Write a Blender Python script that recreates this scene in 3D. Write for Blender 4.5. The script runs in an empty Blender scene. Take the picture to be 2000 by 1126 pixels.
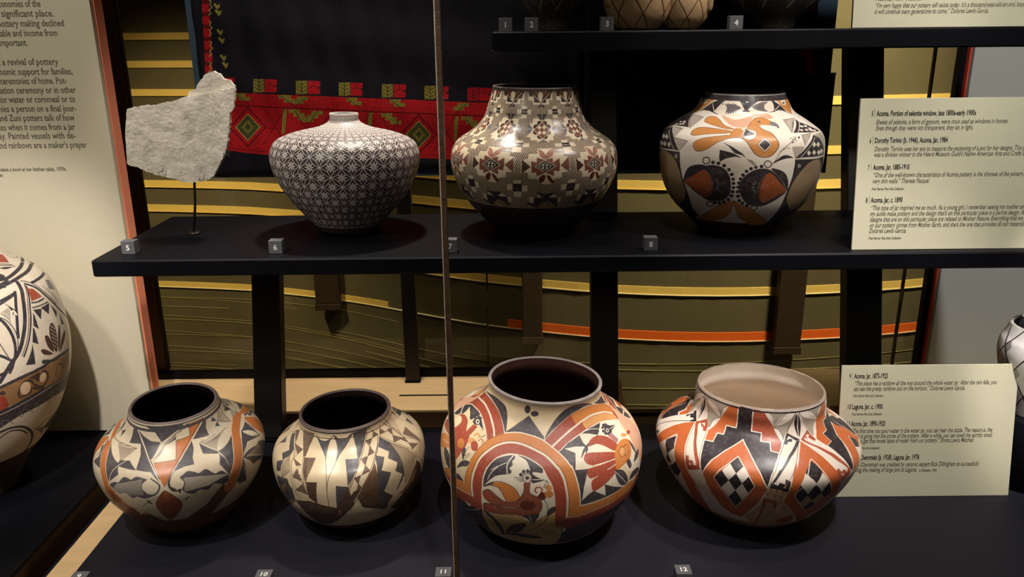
import bpy, bmesh, math, random
import numpy as np
from mathutils import Vector, Matrix
random.seed(3)
C = bpy.context.scene.collection
EYE = 1.6

# ---------------------------------------------------------------- camera
PITCH, ROLL = math.radians(17.4), 0.0098
cam_d = bpy.data.cameras.new('camera'); cam = bpy.data.objects.new('camera', cam_d); C.objects.link(cam)
cam_d.sensor_width = 36; cam_d.lens = 36 * 1600 / 2000; cam_d.clip_start = .02
fw = Vector((0, math.cos(PITCH), -math.sin(PITCH))); up0 = Vector((0, math.sin(PITCH), math.cos(PITCH))); rt0 = Vector((1, 0, 0))
rt = rt0 * math.cos(ROLL) - up0 * math.sin(ROLL); up = up0 * math.cos(ROLL) + rt0 * math.sin(ROLL)
cam.matrix_world = Matrix(((rt.x, up.x, -fw.x, 0), (rt.y, up.y, -fw.y, 0), (rt.z, up.z, -fw.z, EYE), (0, 0, 0, 1)))
bpy.context.scene.camera = cam
vs = bpy.context.scene.view_settings
vs.view_transform = 'Standard'; vs.look = 'None'; vs.exposure = 0.0; vs.gamma = 1.0; vs.use_curve_mapping = False

# ---------------------------------------------------------------- world and gallery lights
W = bpy.data.worlds.new('world'); bpy.context.scene.world = W; W.use_nodes = True
W.node_tree.nodes['Background'].inputs[0].default_value = (.5, .5, .62, 1)
W.node_tree.nodes['Background'].inputs[1].default_value = .015
def spot(name, loc, target, power, size, blend=.6, rad=.03, col=(1, .80, .60)):
    d = bpy.data.lights.new(name, 'SPOT'); d.energy = power; d.spot_size = math.radians(size); d.spot_blend = blend
    d.shadow_soft_size = rad; d.color = col
    o = bpy.data.objects.new(name, d); C.objects.link(o); o.location = loc
    o.rotation_euler = (Vector(target) - Vector(loc)).to_track_quat('-Z', 'Y').to_euler(); return o
WARM = (1, .92, .86)
LIGHTS = [
 # lamps inside the case roof above the middle shelf
 ((-.48, 1.34, 2.5), (-.33, 1.50, 1.35), 9.5, 50), ((.55, 1.42, 2.5), (.12, 1.50, 1.35), 14, 50), ((.86, 1.14, 2.5), (.45, 1.50, 1.35), 30, 42),
 ((-.40, 1.36, 2.5), (.02, 1.50, 1.35), 13, 30), ((-.62, .95, 2.5), (-.62, 1.55, 1.42), 25, 26), ((.18, 1.05, 2.5), (.42, 1.50, 1.38), 34, 24),
 # lamps on the track in front of the glass; the last two are added to brighten the side jars
 ((-.85, .58, 2.5), (-.46, 1.20, .76), 84, 38), ((.72, .70, 2.5), (.52, 1.22, .76), 120, 36), ((.05, .50, 2.5), (.02, 1.20, .76), 58, 32),
 ((-.42, .18, 2.5), (-1.04, 1.42, 1.14), 185, 24), ((1.05, .5, 2.5), (1.02, 1.42, 1.0), 160, 14),
]
for i, (l, t, p, s) in enumerate(LIGHTS): spot('case_or_added_spot', l, t, p, s, col=WARM)
spot('panel_spot', (-1.0, .1, 2.7), (-1.05, 1.66, 1.55), 78, 74, 1, .08, (1, .93, .80))
spot('panel_spot', (.70, .2, 2.7), (1.15, 1.88, 1.2), 120, 46, 1, .08, (1, .95, .90))
spot('placard_spot', (.95, .3, 2.5), (.85, 1.38, 1.2), 2, 34, 1, .05, (1, .95, .85))
spot('ledge_spot', (-.25, 1.80, 2.4), (-.32, 1.82, .77), 80, 70, 1, .04, (1, .90, .76))
spot('gallery_spot', (-1.6, 2.5, 2.7), (-1.45, 3.8, .0), 260, 52, 1, .1, (1, .84, .55))
spot('gallery_spot', (-.2, 2.3, 2.8), (-.5, 3.4, .55), 40, 70, 1, .1, (1, .82, .52))
spot('gallery_spot', (1.3, 2.2, 2.8), (.95, 3.0, .9), 420, 70, 1, .1, (1, .88, .66))
ad = bpy.data.lights.new('added_fill_light', 'AREA'); ad.energy = 5; ad.shape = 'RECTANGLE'; ad.size = 3.0; ad.size_y = .8; ad.color = (1, .86, .66)  # soft fill added behind the camera to brighten the case front
ao = bpy.data.objects.new('added_fill_light', ad); C.objects.link(ao); ao.location = (0, -1.0, 2.6); ao.rotation_euler = (Vector((0, 1.3, .9)) - Vector((0, -1.0, 2.6))).to_track_quat('-Z', 'Y').to_euler()

# ---------------------------------------------------------------- materials
def srgb(c): return tuple(((v / 12.92) if v <= .04045 else ((v + .055) / 1.055) ** 2.4) for v in c)
def mat(name, col, rough=.6, noise=0, nscale=20, bump=0, bscale=200, spec=.4, metal=0, stretch=None, col2=None, emit=None):
    m = bpy.data.materials.new(name); m.use_nodes = True; nt = m.node_tree; b = nt.nodes['Principled BSDF']
    c = srgb(col); b.inputs['Base Color'].default_value = (*c, 1); b.inputs['Roughness'].default_value = rough
    b.inputs['Specular IOR Level'].default_value = spec; b.inputs['Metallic'].default_value = metal
    tc = nt.nodes.new('ShaderNodeTexCoord'); mp = nt.nodes.new('ShaderNodeMapping'); nt.links.new(tc.outputs['Object'], mp.inputs[0])
    if stretch: mp.inputs['Scale'].default_value = stretch
    n = nt.nodes.new('ShaderNodeTexNoise'); n.inputs['Scale'].default_value = nscale; n.inputs['Detail'].default_value = 6
    nt.links.new(mp.outputs[0], n.inputs[0])
    mx = nt.nodes.new('ShaderNodeMix'); mx.data_type = 'RGBA'; nt.links.new(n.outputs[0], mx.inputs[0])
    k = 1 - noise
    c2 = srgb(col2) if col2 else tuple(v * k * k for v in c)
    mx.inputs[6].default_value = (*c2, 1); mx.inputs[7].default_value = (*[min(1, v * (1 + noise * .5)) for v in c], 1)
    nt.links.new(mx.outputs[2], b.inputs['Base Color'])
    if bump:
        n2 = nt.nodes.new('ShaderNodeTexNoise'); n2.inputs['Scale'].default_value = bscale; n2.inputs['Detail'].default_value = 5; nt.links.new(mp.outputs[0], n2.inputs[0])
        bp = nt.nodes.new('ShaderNodeBump'); bp.inputs['Strength'].default_value = bump; bp.inputs['Distance'].default_value = .002
        nt.links.new(n2.outputs[0], bp.inputs['Height']); nt.links.new(bp.outputs[0], b.inputs['Normal'])
    return m
def glass_mat(name, tint=(1, 1, 1), refl=1.0):
    m = bpy.data.materials.new(name); m.use_nodes = True; nt = m.node_tree
    for n in list(nt.nodes): nt.nodes.remove(n)
    o = nt.nodes.new('ShaderNodeOutputMaterial'); mx = nt.nodes.new('ShaderNodeMixShader')
    t = nt.nodes.new('ShaderNodeBsdfTransparent'); t.inputs[0].default_value = (*tint, 1)
    g = nt.nodes.new('ShaderNodeBsdfGlossy'); g.inputs['Roughness'].default_value = .01
    lw = nt.nodes.new('ShaderNodeLayerWeight'); pw = nt.nodes.new('ShaderNodeMath'); pw.operation = 'POWER'; pw.inputs[1].default_value = 5
    f = nt.nodes.new('ShaderNodeMath'); f.operation = 'MULTIPLY_ADD'; f.inputs[1].default_value = .5 * refl; f.inputs[2].default_value = .018 * refl   # Schlick reflectance, the same from both sides of the pane
    nt.links.new(lw.outputs['Facing'], pw.inputs[0]); nt.links.new(pw.outputs[0], f.inputs[0])
    nt.links.new(f.outputs[0], mx.inputs[0]); nt.links.new(t.outputs[0], mx.inputs[1]); nt.links.new(g.outputs[0], mx.inputs[2]); nt.links.new(mx.outputs[0], o.inputs[0])
    return m
M = dict(
 black=mat('black_lacquer', (.045, .045, .065), .5, .15, 30, .04, 500, .12), edge=mat('painted_highlight_edge', (.30, .30, .34), .4, .1, 30, 0, 500, .9), platform=mat('black_platform_cloth', (.10, .10, .14), .6, .2, 12, .2, 700, .25, 0, (1, 6, 1)),
 blackwood=mat('black_paint', (.10, .10, .115), .5, .15, 40, .1, 300, .35),
 post=mat('black_steel', (.075, .068, .062), .45, .1, 20, .05, 300, .4),
 maple=mat('maple_board', (.90, .76, .56), .45, .12, 6, .05, 100, .4, 0, (1.2, 14, 14)),
 brown=mat('dark_stained_wood', (.32, .23, .15), .5, .2, 8, .1, 100, .3, 0, (10, 1, 10)),
 panel=mat('beige_panel', (.76, .73, .64), .8, .03, 60, .05, 800, .2),
 gpanel=mat('grey_panel', (.68, .69, .66), .8, .03, 60, .05, 800, .2),
 orange=mat('orange_edge', (.93, .56, .43), .7, .05, 30), red=mat('red_edge', (.82, .28, .18), .7, .05, 30),
 ink=mat('printing_ink', (.17, .16, .14), .8), inkl=mat('printing_ink_light', (.38, .36, .30), .8), white_ink=mat('white_ink', (.9, .9, .88), .7),
 placard=mat('placard_card', (.75, .735, .635), .75, .02, 80, .03, 900, .2),
 block=mat('grey_label_block', (.36, .36, .37), .5, .05, 60, .05, 400, .4),
 wall=mat('olive_plaster', (.42, .385, .27), .75, .25, 3, .2, 40, .2),
 wallside=mat('dark_olive_wall', (.22, .18, .10), .8, .2, 3), col=mat('dark_column', (.22, .16, .09), .6, .2, 5),
 band=mat('yellow_band', (.95, .80, .42), .6, .05, 10), bandlip=mat('cream_band_lip', (1, .95, .75), .6), bando=mat('orange_band', (.95, .42, .12), .6, .05, 10),
 lightstreak=mat('painted_light_streak', (.66, .60, .38), .7, .3, 5, 0, 100, .3, 0, (1, 1, 8)),
 floor=mat('gallery_floor', (.30, .25, .18), .4, .2, 3, .05, 50), ceil=mat('gallery_ceiling', (.12, .11, .10), .9),
 board=mat('blue_grey_board', (.24, .31, .37), .85, .1, 40, .2, 600, .1),
 seal=mat('bronze_seal', (.34, .26, .20), .35, .5, 60, .3, 120, .6, .15, (1, 1, 3)),
 sealglint=mat('seal_painted_glint', (.85, .78, .68), .3, .5, 30, 0, 100, .5, .2, (1, 1, 4)), rodwood=mat('jamb_wood', (.26, .18, .09), .6, .3, 4, .05, 100, .3, 0, (8, 8, 1)), rod=mat('dark_rod', (.12, .08, .07), .4), glass=glass_mat('case_glass'), backglass=glass_mat('back_glass', (.93, .93, .88)),
 clip=glass_mat('clear_clip', (.8, .8, .8), 6), steel=mat('thin_steel', (.5, .45, .35), .35, .3, 80, 0, 100, .5, .8),
)

# ---------------------------------------------------------------- mesh helpers
def link(name, me, m, parent=None):
    o = bpy.data.objects.new(name, me); C.objects.link(o)
    if m: me.materials.append(m)
    if parent: o.parent = parent
    return o
def thing(name, label, cat, loc=(0, 0, 0), group=None, rot=None):
    o = bpy.data.objects.new(name, None); o.empty_display_size = .05; C.objects.link(o); o.location = loc
    if rot: o.rotation_euler = rot
    o['label'] = label; o['category'] = cat
    if group: o['group'] = group
    return o
def tag(o, label, cat, group=None):
    o['label'] = label; o['category'] = cat
    if group: o['group'] = group
    return o
def box(name, x0, x1, y0, y1, z0, z1, m, parent=None, bev=0, kind=None, seg=2):
    """box from extents; object origin stays at the parent's origin"""
    bm = bmesh.new(); bmesh.ops.create_cube(bm, size=1)
    for v in bm.verts: v.co = Vector((x0 + (v.co.x + .5) * (x1 - x0), y0 + (v.co.y + .5) * (y1 - y0), z0 + (v.co.z + .5) * (z1 - z0)))
    if bev: bmesh.ops.bevel(bm, geom=bm.edges[:], offset=bev, segments=seg, affect='EDGES', profile=.6)
    me = bpy.data.meshes.new(name); bm.to_mesh(me); bm.free()
    if bev: me.polygons.foreach_set('use_smooth', [False] * len(me.polygons))
    o = link(name, me, m, parent)
    if kind: o['kind'] = kind
    return o
def prism(name, A, B, w, d, m, parent=None, bev=.002):
    """bar from A to B, width w along X, depth d along Y"""
    bm = bmesh.new(); vs = []
    for P in (A, B):
        for sx, sy in ((-1, -1), (1, -1), (1, 1), (-1, 1)): vs.append(bm.verts.new((P[0] + sx * w / 2, P[1] + sy * d / 2, P[2])))
    bm.faces.new(vs[3::-1]); bm.faces.new(vs[4:])
    for i in range(4): bm.faces.new((vs[i], vs[(i + 1) % 4], vs[4 + (i + 1) % 4], vs[4 + i]))
    bmesh.ops.recalc_face_normals(bm, faces=bm.faces)
    if bev: bmesh.ops.bevel(bm, geom=bm.edges[:], offset=bev, segments=1, affect='EDGES')
    me = bpy.data.meshes.new(name); bm.to_mesh(me); bm.free(); return link(name, me, m, parent)
def tube(name, pts, r, m, parent=None, n=8):
    bm = bmesh.new(); rings = []
    pts = [Vector(p) for p in pts]
    for i, p in enumerate(pts):
        d = (pts[min(i + 1, len(pts) - 1)] - pts[max(i - 1, 0)]).normalized(); a = d.orthogonal().normalized(); b = d.cross(a)
        rings.append([bm.verts.new(p + (a * math.cos(k * 2 * math.pi / n) + b * math.sin(k * 2 * math.pi / n)) * r) for k in range(n)])
    for i in range(len(rings) - 1):
        for k in range(n): bm.faces.new((rings[i][k], rings[i][(k + 1) % n], rings[i + 1][(k + 1) % n], rings[i + 1][k]))
    bm.faces.new(rings[0][::-1]); bm.faces.new(rings[-1])
    bmesh.ops.recalc_face_normals(bm, faces=bm.faces)
    me = bpy.data.meshes.new(name); bm.to_mesh(me); bm.free()
    for q in me.polygons: q.use_smooth = True
    return link(name, me, m, parent)
def text(body, loc, size, m, parent, width=None, rot=(math.pi / 2, 0, 0), align='LEFT', shear=0, bold=0, name='lettering', dscale=1):
    """flat lettering turned into a mesh; width squeezes or stretches it to a real line length"""
    cu = bpy.data.curves.new(name, 'FONT'); cu.body = body; cu.size = size; cu.shear = shear; cu.offset = bold; cu.resolution_u = 2; cu.align_x = align
    o = bpy.data.objects.new('tmp', cu); C.objects.link(o); dg = bpy.context.evaluated_depsgraph_get()
    me = bpy.data.meshes.new_from_object(o.evaluated_get(dg)); bpy.data.objects.remove(o); bpy.data.curves.remove(cu)
    me.name = name
    co = np.zeros(len(me.vertices) * 3); me.vertices.foreach_get('co', co); co = co.reshape(-1, 3)
    if width and len(co):
        w0 = co[:, 0].max() - co[:, 0].min(); co[:, 0] *= width / w0
    me.vertices.foreach_set('co', co.ravel()); me.materials.clear()
    r = link(name, me, m, parent); r.location = loc; r.rotation_euler = rot
    return r

# ---------------------------------------------------------------- painted decoration: shapes in pot coordinates (azimuth, profile length) rastered to a texture
def catmull(P, closed, n=5):
    P = np.asarray(P, float); N = len(P)
    if N < 3: return P
    out = []
    for i in range(N if closed else N - 1):
        if closed: a, b, c, d = P[(i - 1) % N], P[i], P[(i + 1) % N], P[(i + 2) % N]
        else: a, b, c, d = P[max(i - 1, 0)], P[i], P[i + 1], P[min(i + 2, N - 1)]
        for t in np.arange(n) / n: out.append(.5 * (2 * b + (c - a) * t + (2 * a - 5 * b + 4 * c - d) * t * t + (3 * b - a - 3 * c + d) * t ** 3))
    if not closed: out.append(P[-1])
    return np.array(out)
def fill(img, P, col):
    Hh, Ww = img.shape[:2]; P = np.asarray(P, float); x, y = P[:, 0], P[:, 1]
    x2, y2 = np.roll(x, -1), np.roll(y, -1)
    y0, y1 = max(0, int(math.ceil(y.min() - .5))), min(Hh - 1, int(math.floor(y.max() - .5)))
    for r in range(y0, y1 + 1):
        c = r + .5; m = (y <= c) != (y2 <= c)
        if not m.any(): continue
        xs = np.sort(x[m] + (c - y[m]) / (y2[m] - y[m]) * (x2[m] - x[m]))
        for a, b in zip(xs[::2], xs[1::2]):
            a, b = max(0, int(math.ceil(a - .5))), min(Ww, int(math.floor(b - .5)) + 1)
            if b > a: img[r, a:b] = col
def stroke(img, P, col, w, rv, sx, sy):
    """P in texels; w half-width in metres; sx, sy metres->texels (sx depends on the local radius)"""
    for A, B in zip(P[:-1], P[1:]):
        r = rv(min(.999, max(0, (A[1] + B[1]) / 2 / img.shape[0]))); kx = sx / max(r, .01)
        d = np.array([(B[0] - A[0]) / kx, (B[1] - A[1]) / sy]); L = np.hypot(*d)
        if L < 1e-6: continue
        d /= L; n = np.array([-d[1], d[0]]) * w; e = d * w * .6
        q = [np.array([(s * n[0] + t * e[0]) * kx, (s * n[1] + t * e[1]) * sy]) for s, t in ((1, -1), (1, 1), (-1, 1), (-1, -1))]
        fill(img, [A + q[0], B + q[1], B + q[2], A + q[3]], col)
PAL = {k: np.array(v) / 255 for k, v in dict(W=(236, 224, 203), K=(58, 52, 54), O=(206, 130, 66), R=(166, 78, 56), Q=(148, 84, 62), Y=(218, 160, 100), P=(222, 172, 142), G=(176, 166, 150),
 B=(72, 52, 42), D=(102, 52, 40), T=(150, 112, 72), N=(226, 196, 160), V=(170, 120, 120), L=(124, 120, 124), S=(134, 112, 96), U=(178, 158, 128)).items()}
def paint(img, src, L, rv, over={}, u0=0.0, pal=PAL):
    Hh, Ww = img.shape[:2]
    pal = {**pal, **{k: np.array(v) / 255 for k, v in over.items()}}
    for line in src.strip().split('\n'):
        h, *pt = line.split(); k, c = h[0], pal[h[1]]; P = np.array([[float(t) for t in q.split(',')] for q in pt])
        if k == 'r': img[int(P[0, 0] / 2000 * Hh):int(P[0, 1] / 2000 * Hh) + 1] = c; continue
        P[:, 0] = (P[:, 0] / 5000 + u0) * Ww; P[:, 1] *= Hh / 2000
        if k in 'fs': fill(img, catmull(P, True, 4) if k == 's' else P, c)
        else: stroke(img, catmull(P, False, 4) if k == 'c' else P, c, float(h[2:]) * .00052, rv, Ww / (2 * math.pi), Hh / L)
def image(name, arr):
    Hh, Ww = arr.shape[:2]; im = bpy.data.images.new(name, Ww, Hh); a = np.ones((Hh, Ww, 4), np.float32); a[..., :3] = arr
    im.pixels.foreach_set(a.ravel()); im.update(); im.pack(); return im
def painted_mat(name, im, rough=.32, spec=.5, bump=.15, mott=.25, bsc=90, dirt=(.62, .5, .36), wear=.18):
    m = bpy.data.materials.new(name); m.use_nodes = True; nt = m.node_tree; b = nt.nodes['Principled BSDF']; N = nt.nodes.new; Lk = nt.links.new
    t = N('ShaderNodeTexImage'); t.image = im; t.interpolation = 'Linear'; t.extension = 'EXTEND'
    uv = N('ShaderNodeTexCoord'); Lk(uv.outputs['UV'], t.inputs[0])
    n = N('ShaderNodeTexNoise'); n.inputs['Scale'].default_value = 28; n.inputs['Detail'].default_value = 8; n.inputs['Roughness'].default_value = .7; Lk(uv.outputs['Object'], n.inputs[0])
    rmp = N('ShaderNodeMapRange'); rmp.inputs[1].default_value = .35; rmp.inputs[2].default_value = .75; rmp.inputs[3].default_value = 0; rmp.inputs[4].default_value = mott; Lk(n.outputs[0], rmp.inputs[0])
    mx = N('ShaderNodeMix'); mx.data_type = 'RGBA'; mx.blend_type = 'MULTIPLY'; Lk(rmp.outputs[0], mx.inputs[0]); Lk(t.outputs[0], mx.inputs[6]); mx.inputs[7].default_value = (*dirt, 1)
    # worn patches lighten dark paint a little
    n3 = N('ShaderNodeTexNoise'); n3.inputs['Scale'].default_value = 160; n3.inputs['Detail'].default_value = 4; Lk(uv.outputs['Object'], n3.inputs[0])
    r3 = N('ShaderNodeMapRange'); r3.inputs[1].default_value = .5; r3.inputs[2].default_value = .8; r3.inputs[3].default_value = 0; r3.inputs[4].default_value = wear; Lk(n3.outputs[0], r3.inputs[0])
    m2 = N('ShaderNodeMix'); m2.data_type = 'RGBA'; Lk(r3.outputs[0], m2.inputs[0]); Lk(mx.outputs[2], m2.inputs[6]); m2.inputs[7].default_value = (.45, .40, .33, 1)
    Lk(m2.outputs[2], b.inputs['Base Color'])
    r2 = N('ShaderNodeMapRange'); r2.inputs[3].default_value = rough - .06; r2.inputs[4].default_value = rough + .14; Lk(n.outputs[0], r2.inputs[0]); Lk(r2.outputs[0], b.inputs['Roughness'])
    b.inputs['Specular IOR Level'].default_value = spec
    nb = N('ShaderNodeTexNoise'); nb.inputs['Scale'].default_value = bsc; nb.inputs['Detail'].default_value = 3; Lk(uv.outputs['Object'], nb.inputs[0])
    bp = N('ShaderNodeBump'); bp.inputs['Strength'].default_value = bump; bp.inputs['Distance'].default_value = .002; Lk(nb.outputs[0], bp.inputs['Height']); Lk(bp.outputs[0], b.inputs['Normal'])
    return m

# ---------------------------------------------------------------- the room
WALLC = [(-3.2, 3.95), (-2.4, 3.88), (-1.72, 3.81), (-1.28, 3.74), (-1.11, 3.69), (-.89, 3.61), (-.68, 3.52), (-.48, 3.41), (-.28, 3.30), (-.13, 3.225), (.04, 3.16), (.18, 3.11), (.31, 3.07), (.42, 3.045), (.6, 3.015), (.8, 3.0), (1.01, 3.005), (1.35, 3.04), (1.68, 3.11), (2.4, 3.32), (3.2, 3.6)]
WC = catmull(WALLC, False, 5)
def wall_pt(x): return float(np.interp(x, WC[:, 0], WC[:, 1]))
def ribbon(name, x0, x1, z0, z1, off, m, parent, dz=lambda x: 0, n=40, back=.03):
    """curved bar that follows the wall: front face stands off from it"""
    bm = bmesh.new(); prev = None
    for i in range(n + 1):
        x = x0 + (x1 - x0) * i / n; y = wall_pt(x); d = dz(x)
        cur = [bm.verts.new(p) for p in ((x, y - off, z0 + d), (x, y - off, z1 + d), (x, y + back, z1 + d), (x, y + back, z0 + d))]
        if prev:
            for k in range(4): bm.faces.new((prev[k], cur[k], cur[(k + 1) % 4], prev[(k + 1) % 4]))
        else: bm.faces.new(cur)
        prev = cur
    bm.faces.new(prev[::-1]); bmesh.ops.recalc_face_normals(bm, faces=bm.faces)
    me = bpy.data.meshes.new(name); bm.to_mesh(me); bm.free(); return link(name, me, m, parent)
box('floor', -3.3, 3.3, -2.2, 4.2, -.1, 0, M['floor'], kind='structure')
box('ceiling', -3.3, 3.3, -2.2, 4.2, 3.0, 3.1, M['ceil'], kind='structure')
box('wall_left', -3.3, -3.2, -2.2, 4.2, 0, 3.0, M['wallside'], kind='structure')
box('wall_right', 3.2, 3.3, -2.2, 4.2, 0, 3.0, M['wallside'], kind='structure')
box('wall_front', -3.2, 3.2, -2.2, -2.1, 0, 3.0, M['wallside'], kind='structure')
wb = ribbon('wall_back', -3.2, 3.2, 0, 3.0, 0, M['wall'], None, n=64, back=.12); wb['kind'] = 'structure'
LIP = .0035
for z, xa, xb in ((1.58, -3.15, -.1), (1.461, -3.15, -.1), (1.338, -3.15, 3.15), (1.160, -1.0, 3.15), (1.036, -1.0, 3.15), (.925, -3.15, .33), (.810, -3.15, 3.15), (.625, -3.15, 3.15)):
    r = ribbon('band', xa, xb, z, z + .030, .004, M['band'], wb, n=48)
    if z < 1.1: ribbon('band_lip', xa, xb, z - LIP, z, .006, M['bandlip' if z < .7 else 'band'], r, n=48)
r = ribbon('band', -3.15, -.55, .437, .463, .004, M['band'], wb, n=30); ribbon('band_lip', -3.15, -.55, .437 - LIP, .437, .006, M['bandlip'], r, n=30)
r = ribbon('band', -.02, 3.15, .437, .472, .004, M['bando'], wb, n=40); ribbon('band_lip', -.55, 3.15, .437 - LIP, .437, .006, M['bandlip'], r, n=40)
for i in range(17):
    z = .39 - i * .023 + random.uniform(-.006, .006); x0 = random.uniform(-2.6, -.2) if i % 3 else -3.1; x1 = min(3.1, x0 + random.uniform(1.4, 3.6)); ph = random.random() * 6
    ribbon('light_streak_rib', x0, x1, z, z + random.uniform(.0014, .003), .002, M['lightstreak'], wb, dz=lambda x, ph=ph: .012 * math.sin(x * 1.7 + ph) - .05 * max(0, x - 0) * 0 + .03 * math.exp(-((x + .2) / .6) ** 2) * -1, n=32)  # thin pale ribs stand in for streaks of light on the lower wall
for lab, x, w in (('dark pilaster on the curved wall beyond the glass, left of the slim board post', -.835, .11), ('dark pilaster on the curved wall beyond the glass, left of the middle leaning post', .08, .08), ('dark pilaster on the curved wall beyond the glass, above the white-lined jar', 1.06, .10)):
    t = thing('wall_pilaster', lab, 'pilaster', (x, wall_pt(x) - .035, .40), 'pilasters on the curved wall')
    box('shaft', -w / 2, w / 2, -.03, .02, .03, 2.56, M['col'], t, .004); box('foot_cap', -w / 2 - .004, w / 2 + .004, -.034, .02, 0, .03, M['col'], t, .003)

# ---------------------------------------------------------------- the case
t = thing('display_case', 'long glazed museum case with maple floor holding shelves of painted jars', 'display case', (0, 0, 0))
box('plinth', -2.2, 2.2, 1.02, 1.70, 0, .66, M['brown'], t, .004)
box('deck_board', -.796, 2.2, 1.02, 1.70, .66, .725, M['maple'], t, .001)
box('deck_board', -2.2, -.806, 1.02, 1.70, .66, .696, M['blackwood'], t, .001)
t2 = thing('back_ledge', 'long pale maple ledge with a dark slot behind the front jars', 'ledge', (0, 0, 0))
box('ledge_board', -1.1, .262, 1.708, 1.925, .66, .776, M['maple'], t2, .002)
box('ledge_board', .60, 2.2, 1.708, 1.925, .66, .776, M['maple'], t2, .002)
box('ledge_slot', -.271, -.143, 1.783, 1.789, .7755, .7768, M['black'], t2)
box('ledge_shade_riser', -1.1, .262, 1.7035, 1.7078, .726, .772, M['brown'], t2)  # brown strip stands in for the shelf's shadow across the maple
box('bottom_rail', -1.1, .262, 1.895, 1.925, .7765, .790, M['black'], t2, .002)
box('plinth', -2.2, 2.2, 1.701, 1.93, 0, .659, M['brown'], t2, .004); box('bottom_rail', .262, .60, 1.90, 1.925, .66, .668, M['black'], t2, .002)
t = thing('front_glass', 'large clear glass front of the case with a thin dark bronze vertical joint', 'glass pane', (0, 1.0, 0))
box('pane', -2.2, -.0865, -.004, .004, .5, 2.9, M['glass'], t); box('pane', -.0795, 2.2, -.004, .004, .5, 2.9, M['glass'], t)
box('seal_strip', -.0865, -.0795, -.0085, .004, .5, 2.9, M['seal'], t, .0015); box('seal_glint', -.0868, -.0856, -.0088, -.0075, .5, 2.9, M['sealglint'], t); box('glass_channel', -2.2, 2.2, -.012, .02, .49, .5, M['post'], t)  # narrow pale strip paints a highlight down the seal
t = thing('back_glass', 'clear glass back of the case with two thin vertical joints', 'glass pane', (0, 1.94, 0))
for a, b in ((-1.1, -.0635), (-.0605, .968), (.971, 2.2)): box('pane', a, b, -.003, .003, .79 if b < .1 else .66, 2.8, M['backglass'], t)
for x in (-.062, .9695): box('glass_joint', x - .0022, x + .0022, -.006, .004, .79 if x < 0 else .66, 2.8, M['post'], t); box('joint_clip', x - .003, x + .001, -.010, -.004, .95, .985, M['steel'], t)

t = thing('case_jamb', 'dark brown upright frame board beside the orange-edged panel', 'frame', (-.928, 1.93, .79)); box('upright', -.06, .052, -.012, .012, 0, 2.0, M['rodwood'], t, .003); box('inner_bead', .052, .056, -.006, .006, 0, 2.0, M['post'], t)

def platform(lab, x0, x1, y0, y1, z0, z1):
    o = box('display_platform', x0, x1, y0, y1, z0, z1, M['platform'], None, .004); return tag(o, lab, 'platform')
platform('wide low black platform carrying the front row of four jars', -.728, 2.1, 1.045, 1.665, .725, .755)
t = thing('display_platform', 'low black platform with brown side under the big jar at far left', 'platform', (0, 0, 0))
box('top', -2.1, -.83, 1.045, 1.655, .745, .755, M['black'], t, .002); box('side_board', -2.09, -.832, 1.055, 1.645, .696, .745, M['brown'], t)
box('trim_1', -.805, -.797, 1.03, 1.70, .66, .697, M['blackwood'], kind='structure')
def shelf(lab, x0, x1, y0, y1, z1, th):
    o = box('display_shelf', x0, x1, y0, y1, z1 - th, z1, M['black'], None, .0028, seg=1); o.data.materials.append(M['edge'])  # lighter grey puts the edge highlight into the bevel colour
    for f in o.data.polygons:
        if max(abs(c) for c in f.normal) < .9: f.material_index = 1; return tag(o, lab, 'shelf')
shelf('long black middle shelf carrying the stone slab and three jars', -.727, .985, 1.365, 1.72, 1.23, .030)
shelf('black top shelf cut by the top of the picture', -.031, .985, 1.50, 1.85, 1.600, .034)
for i, (x, w, lab) in enumerate(((-.533, .060, 'wide black leaning shelf post between the two front left jars'), (.200, .058, 'black leaning shelf post rising behind the orange arched jar'), (.762, .077, 'widest black leaning shelf post, behind the placards'))):
    lean = math.tan(math.radians(15)); yb = 1.752 - (1.23 - .755) * lean
    t = thing('shelf_post', lab, 'post', (x, yb, .755), 'leaning shelf posts')
    H1 = 1.17 if i else .445; top = (1.60 - .034 - .755) if i else .445
    prism('upright', (0, 0, .006), (0, top * lean, top), w, .04, M['post'], t); box('foot_plate', -w / 2 - .006, w / 2 + .006, -.028, .03, 0, .006, M['black'], t, .001)
t = thing('wood_block', 'small pale wood block beside the foot of the middle leaning post', 'block', (.247, 1.80, .776)); box('body', -.015, .013, -.01, .01, 0, .020, M['maple'], t, .002); box('cap', -.015, .009, -.008, .008, .020, .030, M['maple'], t, .002)
t = thing('board_post', 'slim black post standing on the maple ledge', 'post', (-.2475, 1.872, .776)); box('upright', -.0165, .0165, -.012, .012, .004, .508, M['post'], t, .002); box('foot_plate', -.019, .019, -.014, .014, 0, .004, M['black'], t, .001)

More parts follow.
